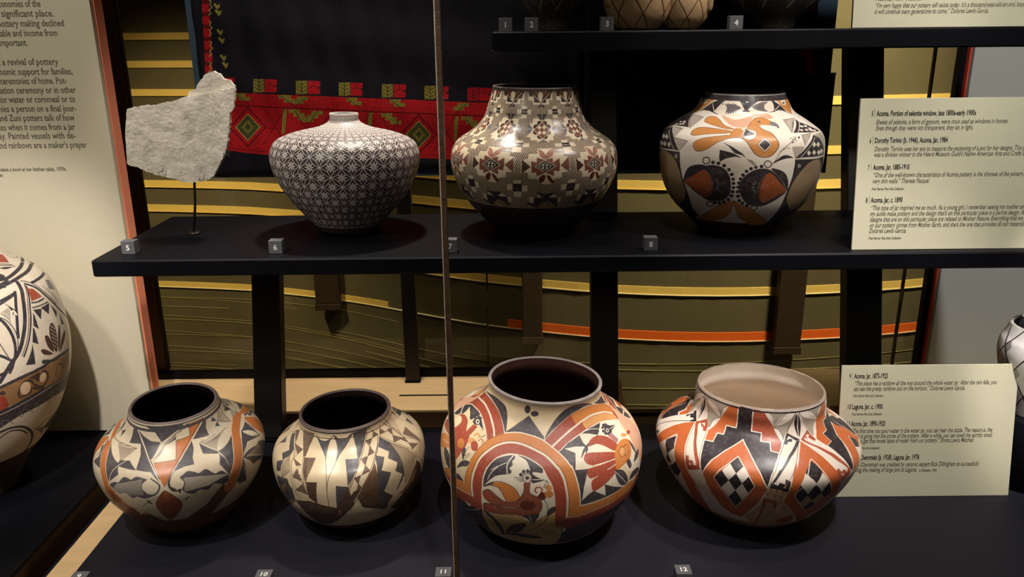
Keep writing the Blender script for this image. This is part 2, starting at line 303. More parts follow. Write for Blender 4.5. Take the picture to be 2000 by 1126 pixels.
# ---------------------------------------------------------------- text panels
def serif(s, x, y, z, size, parent, w=None, align='LEFT', m='inkl', **k): return text(s, (x, y, z), size, M[m], parent, w, align=align, **k)
t = thing('text_panel', 'large beige text panel with orange edge at far left', 'panel', (-.80, 1.66, .756))
box('face_board', -1.3, -.0025, 0, .012, 0, 1.7, M['panel'], t, .001); box('edge_board', -1.3, 0, .012, .046, 0, 1.7, M['orange'], t, .001)
PT = [('economies of the', -0.8962, 1.6538, 0.0182),
 ('is a significant place.', -0.8739, 1.636, 0.0182),
 ('of pottery making declined', -0.8573, 1.618, 0.0182),
 ('table and income from', -0.8733, 1.6002, 0.0182),
 ('important.', -0.934, 1.5828, 0.0182),
 ('that a revival of pottery', -0.8816, 1.5468, 0.0182),
 ('economic support for families,', -0.8558, 1.5282, 0.0182),
 ('ceremonies of home. Pot-', -0.8708, 1.5107, 0.0182),
 ('initiation ceremony or in other', -0.8557, 1.4929, 0.0182),
 ('jar for water or cornmeal or to', -0.8597, 1.4752, 0.0182),
 ('accompanies a person on a final jour-', -0.8607, 1.4573, 0.0182),
 ('and Zuni potters talk of how', -0.8678, 1.4393, 0.0182),
 ('tastes when it comes from a jar', -0.8698, 1.4212, 0.0182),
 ('a spiritual way. Painted vessels with de-', -0.8707, 1.404, 0.0182),
 ("and rainbows are a maker's prayer", -0.8522, 1.3854, 0.0182),
 ('makes a bowl at her kitchen table, 1970s.', -0.9003, 1.3394, 0.0113),
 ('potter.', -1.0302, 1.3282, 0.0107)]
for s, x, z, sz in PT: serif(s, x + .80, -.0006, z - .756, sz, t, w=len(s) * sz * .298, align='RIGHT', bold=.0002)
t = thing('text_panel', 'large grey panel with red edge at far right', 'panel', (1.0245, 1.88, .777))
box('face_board', .003, 1.2, 0, .012, 0, 1.7, M['gpanel'], t, .001); box('edge_board', 0, 1.2, .012, .046, 0, 1.7, M['red'], t, .001); box('painted_shade_strip', -.014, -.0005, .024, .044, 0, 1.7, M['black'], t)  # last box: black strip painting the shade beside the panel backing

def placard(lab, x0, x1, y, z, lean, Hh, skew, lines):
    t = thing('placard', lab, 'placard', (x0, y, z), 'caption placards', (-math.radians(lean), 0, 0))
    W_ = x1 - x0
    box('card', 0, W_, 0, .004, 0, Hh, M['placard'], t, .0006)
    box('backing_board', .0004, W_ - .0004, .004, .007, .0004, Hh - .0004, M['black'], t)
    for s, x, zz, w, sz, kind in lines:
        if kind == 'bar': box('rule', x, x + .0004, -.0004, 0, zz - .0015, zz + sz, M['inkl'], t); continue
        text(s, (x, -.0006, zz), sz, M['ink' if kind in 'bn' else 'inkl'], t, w, shear=.28 if kind in 'is' else 0, bold=.00022 if kind == 'b' else .0001, name='lettering')
    return t
placard('beige placard leaning at the right end of the middle shelf', 0.5945, 0.915, 1.3855, 1.2305, 7.5, 0.258, 0, [('5', 0.0196, 0.2287, 0.0024, 0.0122, 'n'),
 ('', 0.0246, 0.2282, 0, 0.012, 'bar'),
 ('Acoma. Portion of selenite window, late 1800s-early 1900s', 0.0282, 0.2289, 0.169, 0.0126, 'b'),
 ('Sheets of selenite, a form of gypsum, were once used as windows in homes.', 0.0278, 0.2152, 0.2247, 0.0113, 'i'),
 ('Even though they were not transparent, they let in light.', 0.0282, 0.2052, 0.1653, 0.0113, 'i'),
 ('6', 0.0191, 0.1834, 0.0026, 0.0123, 'n'),
 ('', 0.0247, 0.1829, 0, 0.012, 'bar'),
 ('Dorothy Torivio (b. 1946), Acoma. Jar, 1984', 0.0278, 0.1839, 0.1244, 0.0127, 'b'),
 ('Dorothy Torivio uses her eye to measure the sectioning of a pot for her designs. This p', 0.0279, 0.17, 0.2572, 0.0113, 'i'),
 ("was a division winner in the Heard Museum Guild's Native American Arts and Crafts S", 0.028, 0.1606, 0.258, 0.0113, 'i'),
 ('7', 0.0189, 0.1381, 0.0027, 0.0123, 'n'),
 ('', 0.0245, 0.1375, 0, 0.012, 'bar'),
 ('Acoma. Jar, 1885-1910', 0.0282, 0.1386, 0.0625, 0.0128, 'b'),
 ('“One of the well-known characteristics of Acoma pottery is the thinness of the pottery,', 0.0285, 0.1259, 0.2583, 0.0114, 'i'),
 ('very thin walls.” Theresa Pasqual', 0.0283, 0.1156, 0.0974, 0.0114, 'i'),
 ('Fred Harvey Fine Arts Collection', 0.0278, 0.1037, 0.0561, 0.0062, 's'),
 ('8', 0.019, 0.0822, 0.0029, 0.0124, 'n'),
 ('', 0.025, 0.0816, 0, 0.012, 'bar'),
 ('Acoma. Jar, c. 1890', 0.0279, 0.0824, 0.0549, 0.0129, 'b'),
 ('“This type of jar inspired me so much. As a young girl, I remember seeing my mother and', 0.0282, 0.0693, 0.2695, 0.0115, 'i'),
 ("my aunts make pottery and the design that's on this particular piece is a parrot design. All", 0.028, 0.0593, 0.2707, 0.0115, 'i'),
 ('designs that are on this particular piece are related to Mother Nature. Everything that we p', 0.0281, 0.0494, 0.271, 0.0115, 'i'),
 ("on our pottery comes from Mother Earth, and she's the one that provides all our materials.", 0.028, 0.0394, 0.2713, 0.0115, 'i'),
 ('Dolores Lewis Garcia.', 0.0281, 0.0297, 0.0647, 0.0115, 'i'),
 ('Fred Harvey Fine Arts Collection', 0.028, 0.0183, 0.0567, 0.0063, 's')])
placard('beige placard standing at the right of the front platform', 0.607, 0.934, 1.358, 0.7555, 8.75, 0.2545, 0, [('9', 0.0146, 0.2305, 0.0027, 0.0132, 'n'),
 ('', 0.02, 0.2299, 0, 0.012, 'bar'),
 ('Acoma. Jar, 1875-1925', 0.0235, 0.2304, 0.0619, 0.0137, 'b'),
 ('“This piece has a rainbow all the way around the whole water jar. After the rain falls, you', 0.0234, 0.2171, 0.2634, 0.0122, 'i'),
 ('can see the pretty rainbow out on the horizon.” Dolores Lewis Garcia.', 0.0229, 0.2069, 0.2063, 0.0122, 'i'),
 ('Fred Harvey Fine Arts Collection', 0.023, 0.1952, 0.0559, 0.0066, 's'),
 ('10', 0.0131, 0.1721, 0.006, 0.0133, 'n'),
 ('Laguna. Jar, c. 1900', 0.0226, 0.172, 0.0563, 0.0138, 'b'),
 ('Fred Harvey Fine Arts Collection', 0.0226, 0.16, 0.0561, 0.0067, 's'),
 ('11', 0.0132, 0.1393, 0.0054, 0.0134, 'n'),
 ('Acoma. Jar, 1890-1920', 0.0224, 0.1392, 0.0638, 0.0138, 'b'),
 ('“The first time you pour water in the water jar, you can hear the sizzle. The reason is, the', 0.022, 0.1257, 0.2634, 0.0123, 'i'),
 ('water is going into the pores of the pottery. After a while, you can smell the earthly smell,', 0.022, 0.1158, 0.2647, 0.0123, 'i'),
 ('and you get that sweet taste of water from our pottery.” Emma Lewis Mitchell.', 0.0219, 0.1064, 0.2315, 0.0124, 'i'),
 ('Fred Harvey Fine Arts Collection', 0.0217, 0.0942, 0.0559, 0.0067, 's'),
 ('Evelyn Cheromiah (b. 1928), Laguna. Jar, 1978', 0.0226, 0.0734, 0.1303, 0.0139, 'b'),
 ('Evelyn Cheromiah was credited by ceramic expert Rick Dillingham as successfully', 0.0227, 0.06, 0.2443, 0.0124, 'i'),
 ('reviving the making of large jars at Laguna.', 0.0227, 0.0497, 0.1276, 0.0124, 'i'),
 ('(c Dillingham, 1992)', 0.1543, 0.0495, 0.0337, 0.0067, 's')])
placard('beige placard on the top shelf at the upper right corner', 0.602, 0.915, 1.508, 1.6005, 7.5, 0.258, 0, [('Acoma, New Mexico.', 0.0378, 0.0454, 0.0812, 0.0115, 'i'),
 ("“I'm very happy that our pottery still exists today. It's a thousand-year-old art and, hope", 0.0375, 0.0336, 0.2612, 0.0116, 'i'),
 ('it will continue many generations to come.” Dolores Lewis Garcia.', 0.0371, 0.0235, 0.1994, 0.0116, 'i')])

# ---------------------------------------------------------------- jars
PROF = {
'6': {'al': 0.01959, 'be': -0.0316, 'X0': -0.31891, 'Y0': 1.57, 'zb': 1.23252, 'zk': [1.2325, 1.2659, 1.2993, 1.3327, 1.3661, 1.3884, 1.4062, 1.4196, 1.4307, 1.4418, 1.4552], 'rk': [0.055, 0.0836, 0.1109, 0.1303, 0.141, 0.1388, 0.1274, 0.0961, 0.0494, 0.0286, 0.027]},
'7': {'al': 0.01326, 'be': -0.00268, 'X0': 0.04282, 'Y0': 1.57, 'zb': 1.23121, 'zk': [1.2312, 1.2583, 1.2907, 1.3286, 1.3665, 1.399, 1.426, 1.4477, 1.4666, 1.4855, 1.5018], 'rk': [0.07, 0.1004, 0.128, 0.15, 0.1585, 0.1485, 0.112, 0.0944, 0.088, 0.0817, 0.0788]},
'8': {'al': 0.00271, 'be': 0.00502, 'X0': 0.43762, 'Y0': 1.57, 'zb': 1.23082, 'zk': [1.2308, 1.2565, 1.2873, 1.3232, 1.3592, 1.39, 1.4157, 1.4362, 1.4542, 1.4721, 1.4875], 'rk': [0.07, 0.0955, 0.126, 0.1437, 0.1505, 0.1514, 0.1447, 0.119, 0.0914, 0.0803, 0.0727]},
'9': {'al': 0.01343, 'be': 0.08057, 'X0': -0.59786, 'Y0': 1.33, 'zb': 0.76098, 'zk': [0.761, 0.7834, 0.8103, 0.8418, 0.8732, 0.9001, 0.9225, 0.9405, 0.9562, 0.9719, 0.9854], 'rk': [0.07, 0.0935, 0.1103, 0.1297, 0.14, 0.1422, 0.1312, 0.1051, 0.0864, 0.0776, 0.0732]},
'10': {'al': -0.02099, 'be': 0.04305, 'X0': -0.29339, 'Y0': 1.33, 'zb': 0.75839, 'zk': [0.7584, 0.779, 0.8037, 0.8326, 0.8615, 0.8862, 0.9068, 0.9233, 0.9378, 0.9522, 0.9646], 'rk': [0.065, 0.0884, 0.1105, 0.1259, 0.1325, 0.1339, 0.1276, 0.1084, 0.0907, 0.0805, 0.0797]},
'11': {'al': 0.05408, 'be': 0.01862, 'X0': 0.04075, 'Y0': 1.3, 'zb': 0.75957, 'zk': [0.7596, 0.7867, 0.8193, 0.8572, 0.8952, 0.9278, 0.9549, 0.9766, 0.9956, 1.0146, 1.0309], 'rk': [0.075, 0.1252, 0.1482, 0.168, 0.1751, 0.1732, 0.1595, 0.1301, 0.1065, 0.0953, 0.0973]},
'12': {'al': 0.01407, 'be': -0.02995, 'X0': 0.43684, 'Y0': 1.33, 'zb': 0.75593, 'zk': [0.7559, 0.7799, 0.8087, 0.8422, 0.8758, 0.9046, 0.9286, 0.9477, 0.9645, 0.9813, 0.9957], 'rk': [0.075, 0.1093, 0.1354, 0.1571, 0.1724, 0.1771, 0.1562, 0.1246, 0.1127, 0.1118, 0.1095]},
'L': {'al': 0.0, 'be': 0.0, 'X0': -1.04547, 'Y0': 1.42, 'zb': 0.755, 'zk': [0.755, 0.815, 0.88, 0.955, 1.03, 1.105, 1.165, 1.205, 1.255], 'rk': [0.062, 0.095, 0.1459, 0.1823, 0.1991, 0.1952, 0.1772, 0.1329, 0.0766]},
'R': {'al': 0.0, 'be': 0.0, 'X0': 0.99752, 'Y0': 1.42, 'zb': 0.9, 'zk': [0.9, 0.9204, 0.9425, 0.968, 0.9935, 1.019, 1.0394, 1.053, 1.07], 'rk': [0.05, 0.056, 0.063, 0.0705, 0.0776, 0.0819, 0.0797, 0.0736, 0.0675]}}
PAINT = {
'11': '''sP 3811,1819 4003,1599 3740,1562 3703,1404 3657,1289 3625,1138 3560,1062 3423,1271 3444,1432 3542,1588 3667,1711 3737,1793
sR 1128,1405 974,1542 788,1564 1126,1784 1553,1862 1775,1832 1899,1777 1990,1709 2047,1646 1975,1572 1931,1501 1859,1573 1758,1633 1639,1679 1505,1687 1306,1650 1197,1573 1176,1518 1219,1437
fK 1267,1442 1243,1475 1204,1540 1280,1529 1338,1510 1324,1468
sK 1241,1552 1216,1576 1315,1649 1446,1685 1560,1687 1601,1683 1580,1624 1550,1577 1455,1608 1323,1623 1359,1585 1376,1532 1354,1526
cW2 1176,1840 1553,1862 1775,1832 1899,1777 1990,1709 2047,1646
cW3 1097,1404 1002,1489 1072,1628 1186,1715 1453,1777 1650,1762 1782,1718 1903,1645 1970,1570
cW1.5 1219,1437 1185,1520 1201,1574 1303,1650 1499,1689 1639,1679 1762,1635 1859,1573 1928,1505
sK 1264,1847 1619,1910 1828,1900 1919,1865 1988,1787 2050,1671 2047,1654 1990,1709 1905,1771 1775,1832 1544,1867
sR 1345,1489 1412,1552 1528,1555 1599,1516 1655,1471 1680,1430 1579,1363 1506,1403 1504,1477 1455,1509 1399,1512
sR 1523,1396 1658,1474 1715,1472 1758,1425 1770,1351 1757,1291 1727,1206 1698,1211
fR 1655,1471 1647,1571 1717,1578 1728,1480 1715,1453
sO 1656,1362 1691,1401 1727,1389 1725,1340 1693,1322
sO 1737,1379 1749,1353 1742,1330 1721,1317 1693,1320 1668,1337 1654,1362 1658,1386 1679,1399 1710,1396
sK 1603,1585 1599,1624 1621,1669 1714,1639 1812,1577 1713,1596 1671,1576
sW 1682,1627 1695,1614 1694,1602 1681,1595 1661,1595 1639,1602 1625,1615 1625,1627 1639,1635 1661,1635
sK 1671,1621 1678,1614 1678,1608 1672,1605 1662,1605 1651,1609 1643,1616 1643,1622 1649,1625 1660,1625
lW1 1706,1601 1801,1581
sK 1608,1630 1614,1624 1613,1617 1605,1612 1592,1611 1580,1613 1574,1619 1575,1626 1583,1631 1596,1633
sK 1626,1663 1632,1657 1631,1650 1622,1645 1610,1644 1598,1647 1591,1653 1592,1660 1601,1665 1614,1666
sK 1668,1669 1674,1663 1672,1656 1664,1651 1652,1650 1640,1654 1634,1660 1635,1667 1644,1671 1657,1672
sY 1823,1454 1830,1435 1822,1417 1802,1406 1777,1405 1757,1415 1748,1434 1755,1453 1776,1465 1802,1466
cY3 1775,1490 1775,1519 1812,1521 1830,1499
sR 1882,1427 1894,1399 1887,1376 1867,1366 1841,1372 1818,1392 1804,1420 1807,1444 1827,1455 1857,1448
cR1.5 1848,1468 1863,1494 1893,1492 1896,1467
sK 1853,1515 1854,1512 1853,1508 1850,1506 1845,1507 1841,1509 1839,1513 1840,1516 1843,1518 1848,1518
sK 1864,1530 1865,1526 1864,1523 1861,1521 1856,1521 1851,1524 1850,1528 1851,1531 1854,1533 1859,1533
sK 1872,1548 1874,1544 1873,1541 1869,1539 1864,1539 1860,1542 1858,1546 1859,1549 1863,1551 1868,1551
sR 1237,1299 1283,1372 1393,1397 1515,1354 1517,1313 1418,1303 1302,1291
sO 1270,1150 1418,1287 1545,1307 1607,1260 1554,1217 1388,1118
lW1 1302,1291 1447,1307 1534,1316
lW1 1421,1222 1555,1262
sK 1495,1178 1564,1201 1640,1159 1661,1046 1590,1045 1539,1089
cK0.8 1808,1380 1796,1327 1802,1257 1799,1212
sK 1748,1129 1781,1209 1822,1250 1871,1258 1853,1205 1807,1180
lK0.8 1802,1279 1847,1332
lK0.8 1812,1255 1853,1321
sK 1759,1306 1770,1351 1799,1321 1799,1241
fK 2263,1867 2148,1776 2062,1675 2055,1657 2208,1699 2375,1684 2461,1655 2476,1655 2471,1684 2386,1771
sK 2273,1925 2268,1901 2251,1885 2227,1882 2204,1892 2191,1913 2197,1939 2219,1960 2244,1964 2264,1950
sK 2391,1894 2382,1878 2357,1867 2324,1864 2295,1870 2282,1884 2289,1900 2316,1912 2350,1915 2378,1908
sR 2476,1648 2565,1743 2692,1822 2848,1883 3037,1911 3281,1897 3606,1808 3670,1721 3544,1597 3378,1683 3216,1718 3041,1714 2864,1675 2718,1614 2610,1531 2547,1586
sO 2846,1870 3036,1901 3275,1887 3580,1804 3648,1711 3588,1679 3447,1760 3202,1810 2998,1798 2895,1773 2855,1828
sY 2990,1785 3189,1798 3423,1752 3565,1676 3534,1614 3389,1688 3224,1723 3052,1727 2989,1718
cW2 2476,1648 2565,1743 2692,1822 2848,1883 3037,1911 3281,1897 3601,1807 3663,1741
cW3 2554,1586 2661,1669 2803,1743 2998,1798 3202,1810 3444,1759 3576,1678
cW1.5 2610,1531 2718,1614 2864,1675 3041,1714 3216,1718 3375,1682 3539,1606
sK 2483,1656 2523,1750 2618,1851 2742,1928 2885,1970 3069,1956 3262,1899 3110,1917 2908,1895 2734,1839 2565,1743
fK 3657,1875 3683,1773 3597,1807 3285,1903
fK 4003,1599 4028,1519 3923,1476 3780,1470 3740,1562 3818,1633
cW1.5 4035,1568 3826,1641 3740,1562 3759,1425 3683,1341
sK 3794,1457 3890,1355 3790,1367 3742,1439
fK 2609,1527 2718,1614 2861,1668 3026,1710 3226,1714 3115,1619 3078,1615 2903,1547 2881,1435 2877,1331 2834,1308 2826,1332 2861,1163 2964,1165 2971,1155 3071,1090 3175,1035 3247,1036 3166,1032 3005,1018 2872,1010 2769,1004 2745,1216 2722,1324 2701,1391 2691,1403 2652,1468
fW 2869,1674 2922,1678 2990,1662 3082,1620 2968,1600 2892,1557 2875,1591
fW 2669,1561 2780,1570 2874,1553 2854,1475 2879,1344 2827,1342 2725,1349 2760,1507
fW 2816,1302 2835,1258 2857,1233 2849,1180 2862,1126 2827,1106 2774,1047 2784,1182
fW 2875,1122 2964,1158 2982,1036
fW 2978,1167 3072,1229 3119,1097 3175,1035 3071,1090
cW1.2 2963,1697 3059,1695 3149,1663
fW 3226,1714 3378,1683 3544,1597 3464,1542 3434,1438 3364,1268 3501,1104 3535,982 3232,1178 3209,1234 3116,1242 3098,1327 3136,1412 3219,1507 3083,1621 3153,1655
sW 3274,1607 3223,1585 3172,1580 3135,1594 3124,1624 3143,1659 3191,1684 3250,1688 3295,1670 3302,1639
sK 3238,1657 3251,1687 3292,1671 3335,1633 3417,1601 3311,1589 3253,1563 3203,1576 3189,1608
sK 3267,1668 3254,1663 3239,1662 3228,1667 3225,1674 3231,1682 3244,1687 3259,1688 3271,1683 3274,1675
sK 3302,1657 3288,1653 3273,1653 3262,1657 3259,1665 3265,1673 3279,1678 3295,1678 3306,1673 3309,1665
sK 3229,1652 3216,1647 3203,1646 3192,1650 3189,1658 3194,1666 3206,1671 3221,1672 3232,1668 3235,1660
sK 3201,1620 3190,1615 3177,1614 3167,1617 3164,1625 3168,1633 3179,1639 3193,1640 3203,1636 3206,1628
sK 3207,1592 3196,1587 3183,1586 3174,1590 3171,1597 3175,1605 3186,1611 3199,1612 3209,1608 3212,1600
sW 3263,1603 3246,1596 3229,1595 3217,1600 3214,1610 3222,1620 3238,1628 3257,1629 3270,1623 3272,1613
sK 3254,1607 3244,1603 3234,1602 3228,1605 3226,1610 3231,1617 3240,1621 3251,1622 3258,1619 3259,1613
lW1 3295,1610 3417,1601
fV 3269,1573 3282,1493 3239,1461 3221,1488 3196,1571
sR 2906,1554 2992,1609 3096,1611 3183,1559 3224,1469 3200,1431 3141,1418 3073,1502 3005,1546 2924,1541
cK0.8 2805,1455 2854,1527 2910,1560 3005,1546
sK 2797,1450 2844,1522 2901,1559 2913,1552 2862,1510 2814,1461
fW 2854,1475 2913,1536 3002,1543 3076,1493 3136,1412 2942,1471
sR 2822,1445 2857,1481 2943,1473 3133,1407 3116,1348 2989,1359 2884,1363 2837,1386 2820,1417
sR 2834,1341 2920,1346 3113,1342 3119,1290 3084,1249 2971,1253 2865,1248 2829,1266 2816,1308 2826,1332
sR 2847,1208 2864,1238 2930,1259 3016,1265 3102,1258 3071,1222 2964,1158 2875,1122 2852,1151
cW1.4 2897,1359 2988,1356 3116,1348
cW1.4 3005,1286 3070,1296 3116,1306
cW1.2 2852,1248 2877,1248 2904,1257
sO 3135,1397 3227,1451 3323,1460 3392,1418 3361,1346 3303,1280 3216,1259 3116,1242 3091,1246 3105,1324
sY 3190,1388 3243,1409 3266,1382 3241,1334 3196,1334
cB0.8 3182,1392 3248,1414 3270,1372 3236,1336 3188,1338 3182,1392
cB0.8 3259,1401 3326,1398 3307,1337 3252,1314 3232,1338
sK 3074,1242 3108,1245 3165,1215 3215,1138 3240,1045 3161,1059 3100,1137
cW1 3074,1242 3134,1165 3223,1047
sK 3265,1062 3305,1124 3423,1099 3489,1017 3367,1044
sK 3392,1418 3406,1352 3411,1255 3373,1324
sK 3397,1264 3485,1256 3427,1207 3338,1208
sY 3425,1454 3402,1451 3375,1458 3354,1471 3346,1486 3355,1498 3377,1502 3405,1495 3427,1481 3434,1465
sR 3507,1438 3484,1436 3461,1441 3447,1451 3446,1462 3459,1471 3481,1474 3505,1468 3520,1457 3521,1446
sK 3230,1267 3279,1271 3294,1196 3256,1188
fR 2592,758 2673,871 2769,874 2920,903 3103,917 3306,935 3432,1024 3520,942 3430,818 3197,799 3016,807 2854,759 2700,687 2660,750
fK 2652,738 2700,687 2854,759 3016,807 3136,822 3306,817 3345,725 3295,549 3250,433 3074,437 2844,392 2649,393 2647,561
fW 2661,736 2703,672 2668,620
sB 2732,539 2823,586 2935,531 2954,414 2818,461
fB 2752,763 2803,757 2775,717
fB 3006,791 3088,771 3052,738
fB 2943,698 2977,689 2956,649
fR 1731,892 1931,933 2018,992 2008,808 1878,776 1600,665 1616,848 1461,894 1659,1024
fO 1744,1018 1850,1027 1930,975 1931,933 1740,907 1647,941 1446,916 1620,1045
fK 1585,645 1753,747 1878,776 2008,808 1982,554 2011,391 1908,413 1660,433 1580,517
fW 1806,801 1849,795 1909,800 1834,730
lW1.2 1709,731 1751,685
lW1.2 1649,518 1895,726 1977,795
sB 1691,497 1842,567 1906,494 1808,464
sB 1807,410 1945,499 1988,423 1930,418
fK 1746,1076 1790,1073 1842,1038 1816,1030 1744,1014
sO 1850,1035 1856,1136 1866,1183 1880,1299 1901,1412 1927,1517 1973,1588 2045,1643 2132,1676 2236,1691 2360,1678 2455,1651 2540,1593 2609,1527 2662,1453 2699,1376 2701,1391 2721,1311 2739,1217 2754,1123 2767,996 2756,990 2683,883 2534,1013 2318,1180 2038,1082 1931,933
fO 2764,994 2874,997 3006,1009 3166,1032 3258,1042 3391,986 3319,909 3103,917 2920,903 2769,874 2672,874 2664,1070
cW2 2767,994 2754,1123 2739,1217 2721,1311 2701,1391 2699,1376 2662,1453 2609,1527 2540,1593 2455,1651 2360,1678 2236,1691 2132,1676 2045,1643
lW1.2 2767,993 2874,997 3006,1009 3166,1032 3259,1037
sR 2004,826 1882,790 1931,933 1921,1034 1930,1162 1938,1221 1954,1327 1988,1413 2042,1507 2120,1564 2210,1584 2321,1571 2461,1514 2528,1456 2584,1383 2584,1385 2625,1295 2646,1188 2664,1070 2672,874 2676,720 2592,756
fR 1931,938 2018,1072 2004,806 1878,776
fR 2574,980 2670,895 2701,714 2592,756
cW3.6 1929,931 1922,1035 1930,1162 1938,1221 1954,1327 1988,1413 2042,1507 2120,1564 2210,1584 2321,1571 2461,1514 2528,1456 2584,1383 2595,1372 2630,1288 2649,1188 2664,1070 2673,874
lW1.2 1740,907 1929,931
lW1.2 2674,872 2770,872 2920,903 3103,917
cB0.7 1911,930 1905,1025 1916,1159 1922,1217 1939,1327 1974,1419 2026,1513 2111,1575 2209,1597 2326,1584 2466,1527 2536,1471 2596,1395 2609,1378 2641,1293 2661,1187 2675,1068 2683,893
cB0.7 1850,1035 1856,1136 1866,1183 1880,1299 1901,1412 1927,1517 1978,1582 2048,1637
sW 2014,990 2022,1074 2024,1186 2038,1282 2040,1273 2062,1336 2104,1407 2166,1454 2226,1470 2310,1467 2406,1427 2471,1377 2511,1302 2545,1232 2563,1150 2575,1061 2594,758 2649,738 2649,393 2375,392 2231,419 2117,429 2011,391 1982,554 2008,808
sK 2031,1101 2029,1167 2042,1263 2044,1282 2072,1347 2117,1407 2217,1459 2240,1432 2226,1401 2236,1370 2217,1332 2234,1320 2236,1294 2212,1280 2133,1243 2081,1182 2037,1104
sK 2252,1471 2341,1467 2424,1422 2467,1373 2473,1335 2435,1335 2403,1335 2393,1324 2379,1348 2335,1431
cW1.8 2221,1455 2201,1402 2194,1352 2207,1286
cW1.2 2078,1275 2123,1324 2181,1374
cW1.2 2063,1182 2083,1252 2124,1320
cW1.8 2017,1008 2022,1074 2024,1186 2038,1282 2040,1273 2062,1336 2104,1407 2166,1454 2226,1470 2310,1467 2406,1427 2471,1377
sT 2008,808 2087,796 2215,856 2316,878 2415,803 2488,892 2538,938 2571,1013 2592,758 2649,738 2648,416 2302,401 2117,429 2011,391 1982,554
sK 2031,1094 2061,1130 2107,1168 2153,1178 2132,1149 2097,1137 2062,1112
sO 2097,1146 2130,1177 2180,1194 2237,1186 2288,1152 2317,1101 2321,1071 2303,1043 2250,1015 2219,1017 2205,1052 2187,1092 2151,1131 2121,1147
cB0.9 2031,1094 2095,1163 2163,1196 2237,1187 2288,1152 2323,1079
cB0.9 2097,1137 2157,1133 2193,1079 2219,1016
sQ 2025,1036 2063,1078 2100,1080 2160,1034 2217,1008 2298,1034 2321,983 2217,951 2099,938 2037,977
sQ 2026,895 2061,927 2099,933 2217,940 2310,956 2327,899 2215,861 2090,819 2025,829
sQ 2341,1229 2386,1236 2390,1144 2447,1108 2478,1050 2479,978 2430,876 2354,879 2305,884 2293,1025 2328,1096 2346,1158
cB0.9 2025,1036 2063,1078 2100,1080 2160,1034 2217,1008 2298,1034 2328,1096 2346,1158 2343,1225
cB0.9 2037,977 2099,938 2217,951 2310,968
cB0.9 2026,895 2047,920 2099,933 2217,940 2305,958
cB0.9 2016,813 2089,813 2215,856 2316,886
cB0.9 2386,1236 2390,1144 2447,1108 2478,1050 2479,978 2450,906
sR 2118,1003 2104,983 2082,972 2059,974 2045,990 2045,1012 2059,1033 2081,1044 2103,1040 2117,1025
sR 2127,880 2115,858 2092,841 2068,837 2052,848 2050,869 2063,892 2085,908 2108,911 2124,900
sD 2435,1022 2426,987 2398,961 2362,954 2332,969 2320,1000 2331,1035 2359,1061 2394,1068 2423,1053
sK 2338,880 2449,924 2466,908 2421,799 2382,848
lW1 2395,888 2418,814
sK 2325,1301 2324,1290 2318,1283 2310,1282 2303,1286 2299,1296 2300,1306 2306,1313 2314,1314 2321,1310
sK 2342,1331 2341,1321 2335,1313 2327,1312 2320,1317 2316,1326 2317,1336 2323,1343 2331,1345 2338,1340
sK 2371,1340 2370,1330 2364,1323 2356,1322 2349,1327 2345,1336 2347,1346 2352,1353 2361,1355 2368,1350
sK 2397,1334 2395,1324 2389,1317 2381,1316 2374,1321 2371,1331 2372,1341 2378,1347 2386,1349 2393,1343
sK 2404,1306 2403,1296 2397,1289 2389,1288 2382,1294 2379,1303 2380,1313 2386,1320 2394,1321 2401,1316
sK 2396,1312 2438,1291 2475,1278 2492,1274 2475,1265 2440,1249 2399,1238 2391,1272
lW1.2 2400,1268 2475,1278
sK 2396,1283 2392,1255 2376,1235 2354,1232 2336,1246 2326,1272 2330,1300 2346,1319 2368,1323 2388,1309
sW 2391,1282 2387,1258 2374,1241 2355,1238 2339,1250 2332,1273 2335,1297 2349,1314 2367,1317 2384,1304
sK 2375,1280 2373,1270 2367,1263 2358,1261 2351,1266 2348,1276 2349,1286 2356,1293 2364,1294 2372,1289
sK 2387,1282 2387,1279 2385,1277 2383,1277 2381,1278 2380,1281 2380,1283 2382,1285 2384,1286 2386,1284
sK 2384,1264 2384,1261 2382,1259 2380,1259 2378,1260 2377,1263 2378,1265 2379,1267 2382,1268 2384,1266
sK 2374,1251 2374,1249 2372,1247 2370,1246 2368,1248 2367,1250 2367,1253 2369,1255 2371,1255 2373,1254
sK 2361,1249 2360,1246 2358,1244 2356,1244 2354,1245 2353,1248 2354,1251 2355,1253 2358,1253 2360,1252
sK 2349,1258 2348,1255 2346,1253 2344,1253 2342,1254 2341,1257 2342,1260 2343,1261 2346,1262 2348,1261
sK 2343,1275 2342,1272 2341,1270 2338,1270 2336,1271 2335,1273 2336,1276 2338,1278 2340,1278 2342,1277
sK 2345,1293 2345,1290 2343,1288 2341,1287 2339,1289 2338,1291 2338,1294 2340,1296 2342,1296 2344,1295
sK 2356,1305 2355,1302 2353,1300 2351,1300 2349,1301 2348,1304 2349,1307 2350,1308 2353,1309 2355,1307
sK 2370,1307 2369,1304 2367,1303 2365,1302 2363,1304 2362,1306 2362,1309 2364,1311 2367,1311 2369,1310
sK 2382,1298 2381,1296 2379,1294 2377,1293 2375,1295 2374,1297 2375,1300 2376,1302 2379,1302 2381,1301
lK0.8 2265,1265 2327,1274
lK0.8 2283,1253 2328,1262
lK0.8 2292,1242 2331,1253
lK0.8 2309,1233 2335,1244
cR2 2440,1151 2424,1167 2433,1199 2458,1204 2475,1182 2466,1153
sD 2442,1108 2476,1161 2503,1135 2499,1090 2469,1080
sO 2543,1188 2533,1178 2518,1178 2504,1188 2495,1204 2496,1220 2506,1230 2521,1231 2535,1221 2544,1205
sO 2556,1143 2551,1122 2536,1108 2516,1108 2500,1120 2493,1141 2498,1162 2513,1176 2533,1176 2550,1164
cY1.6 2514,1198 2535,1218 2535,1192 2520,1191
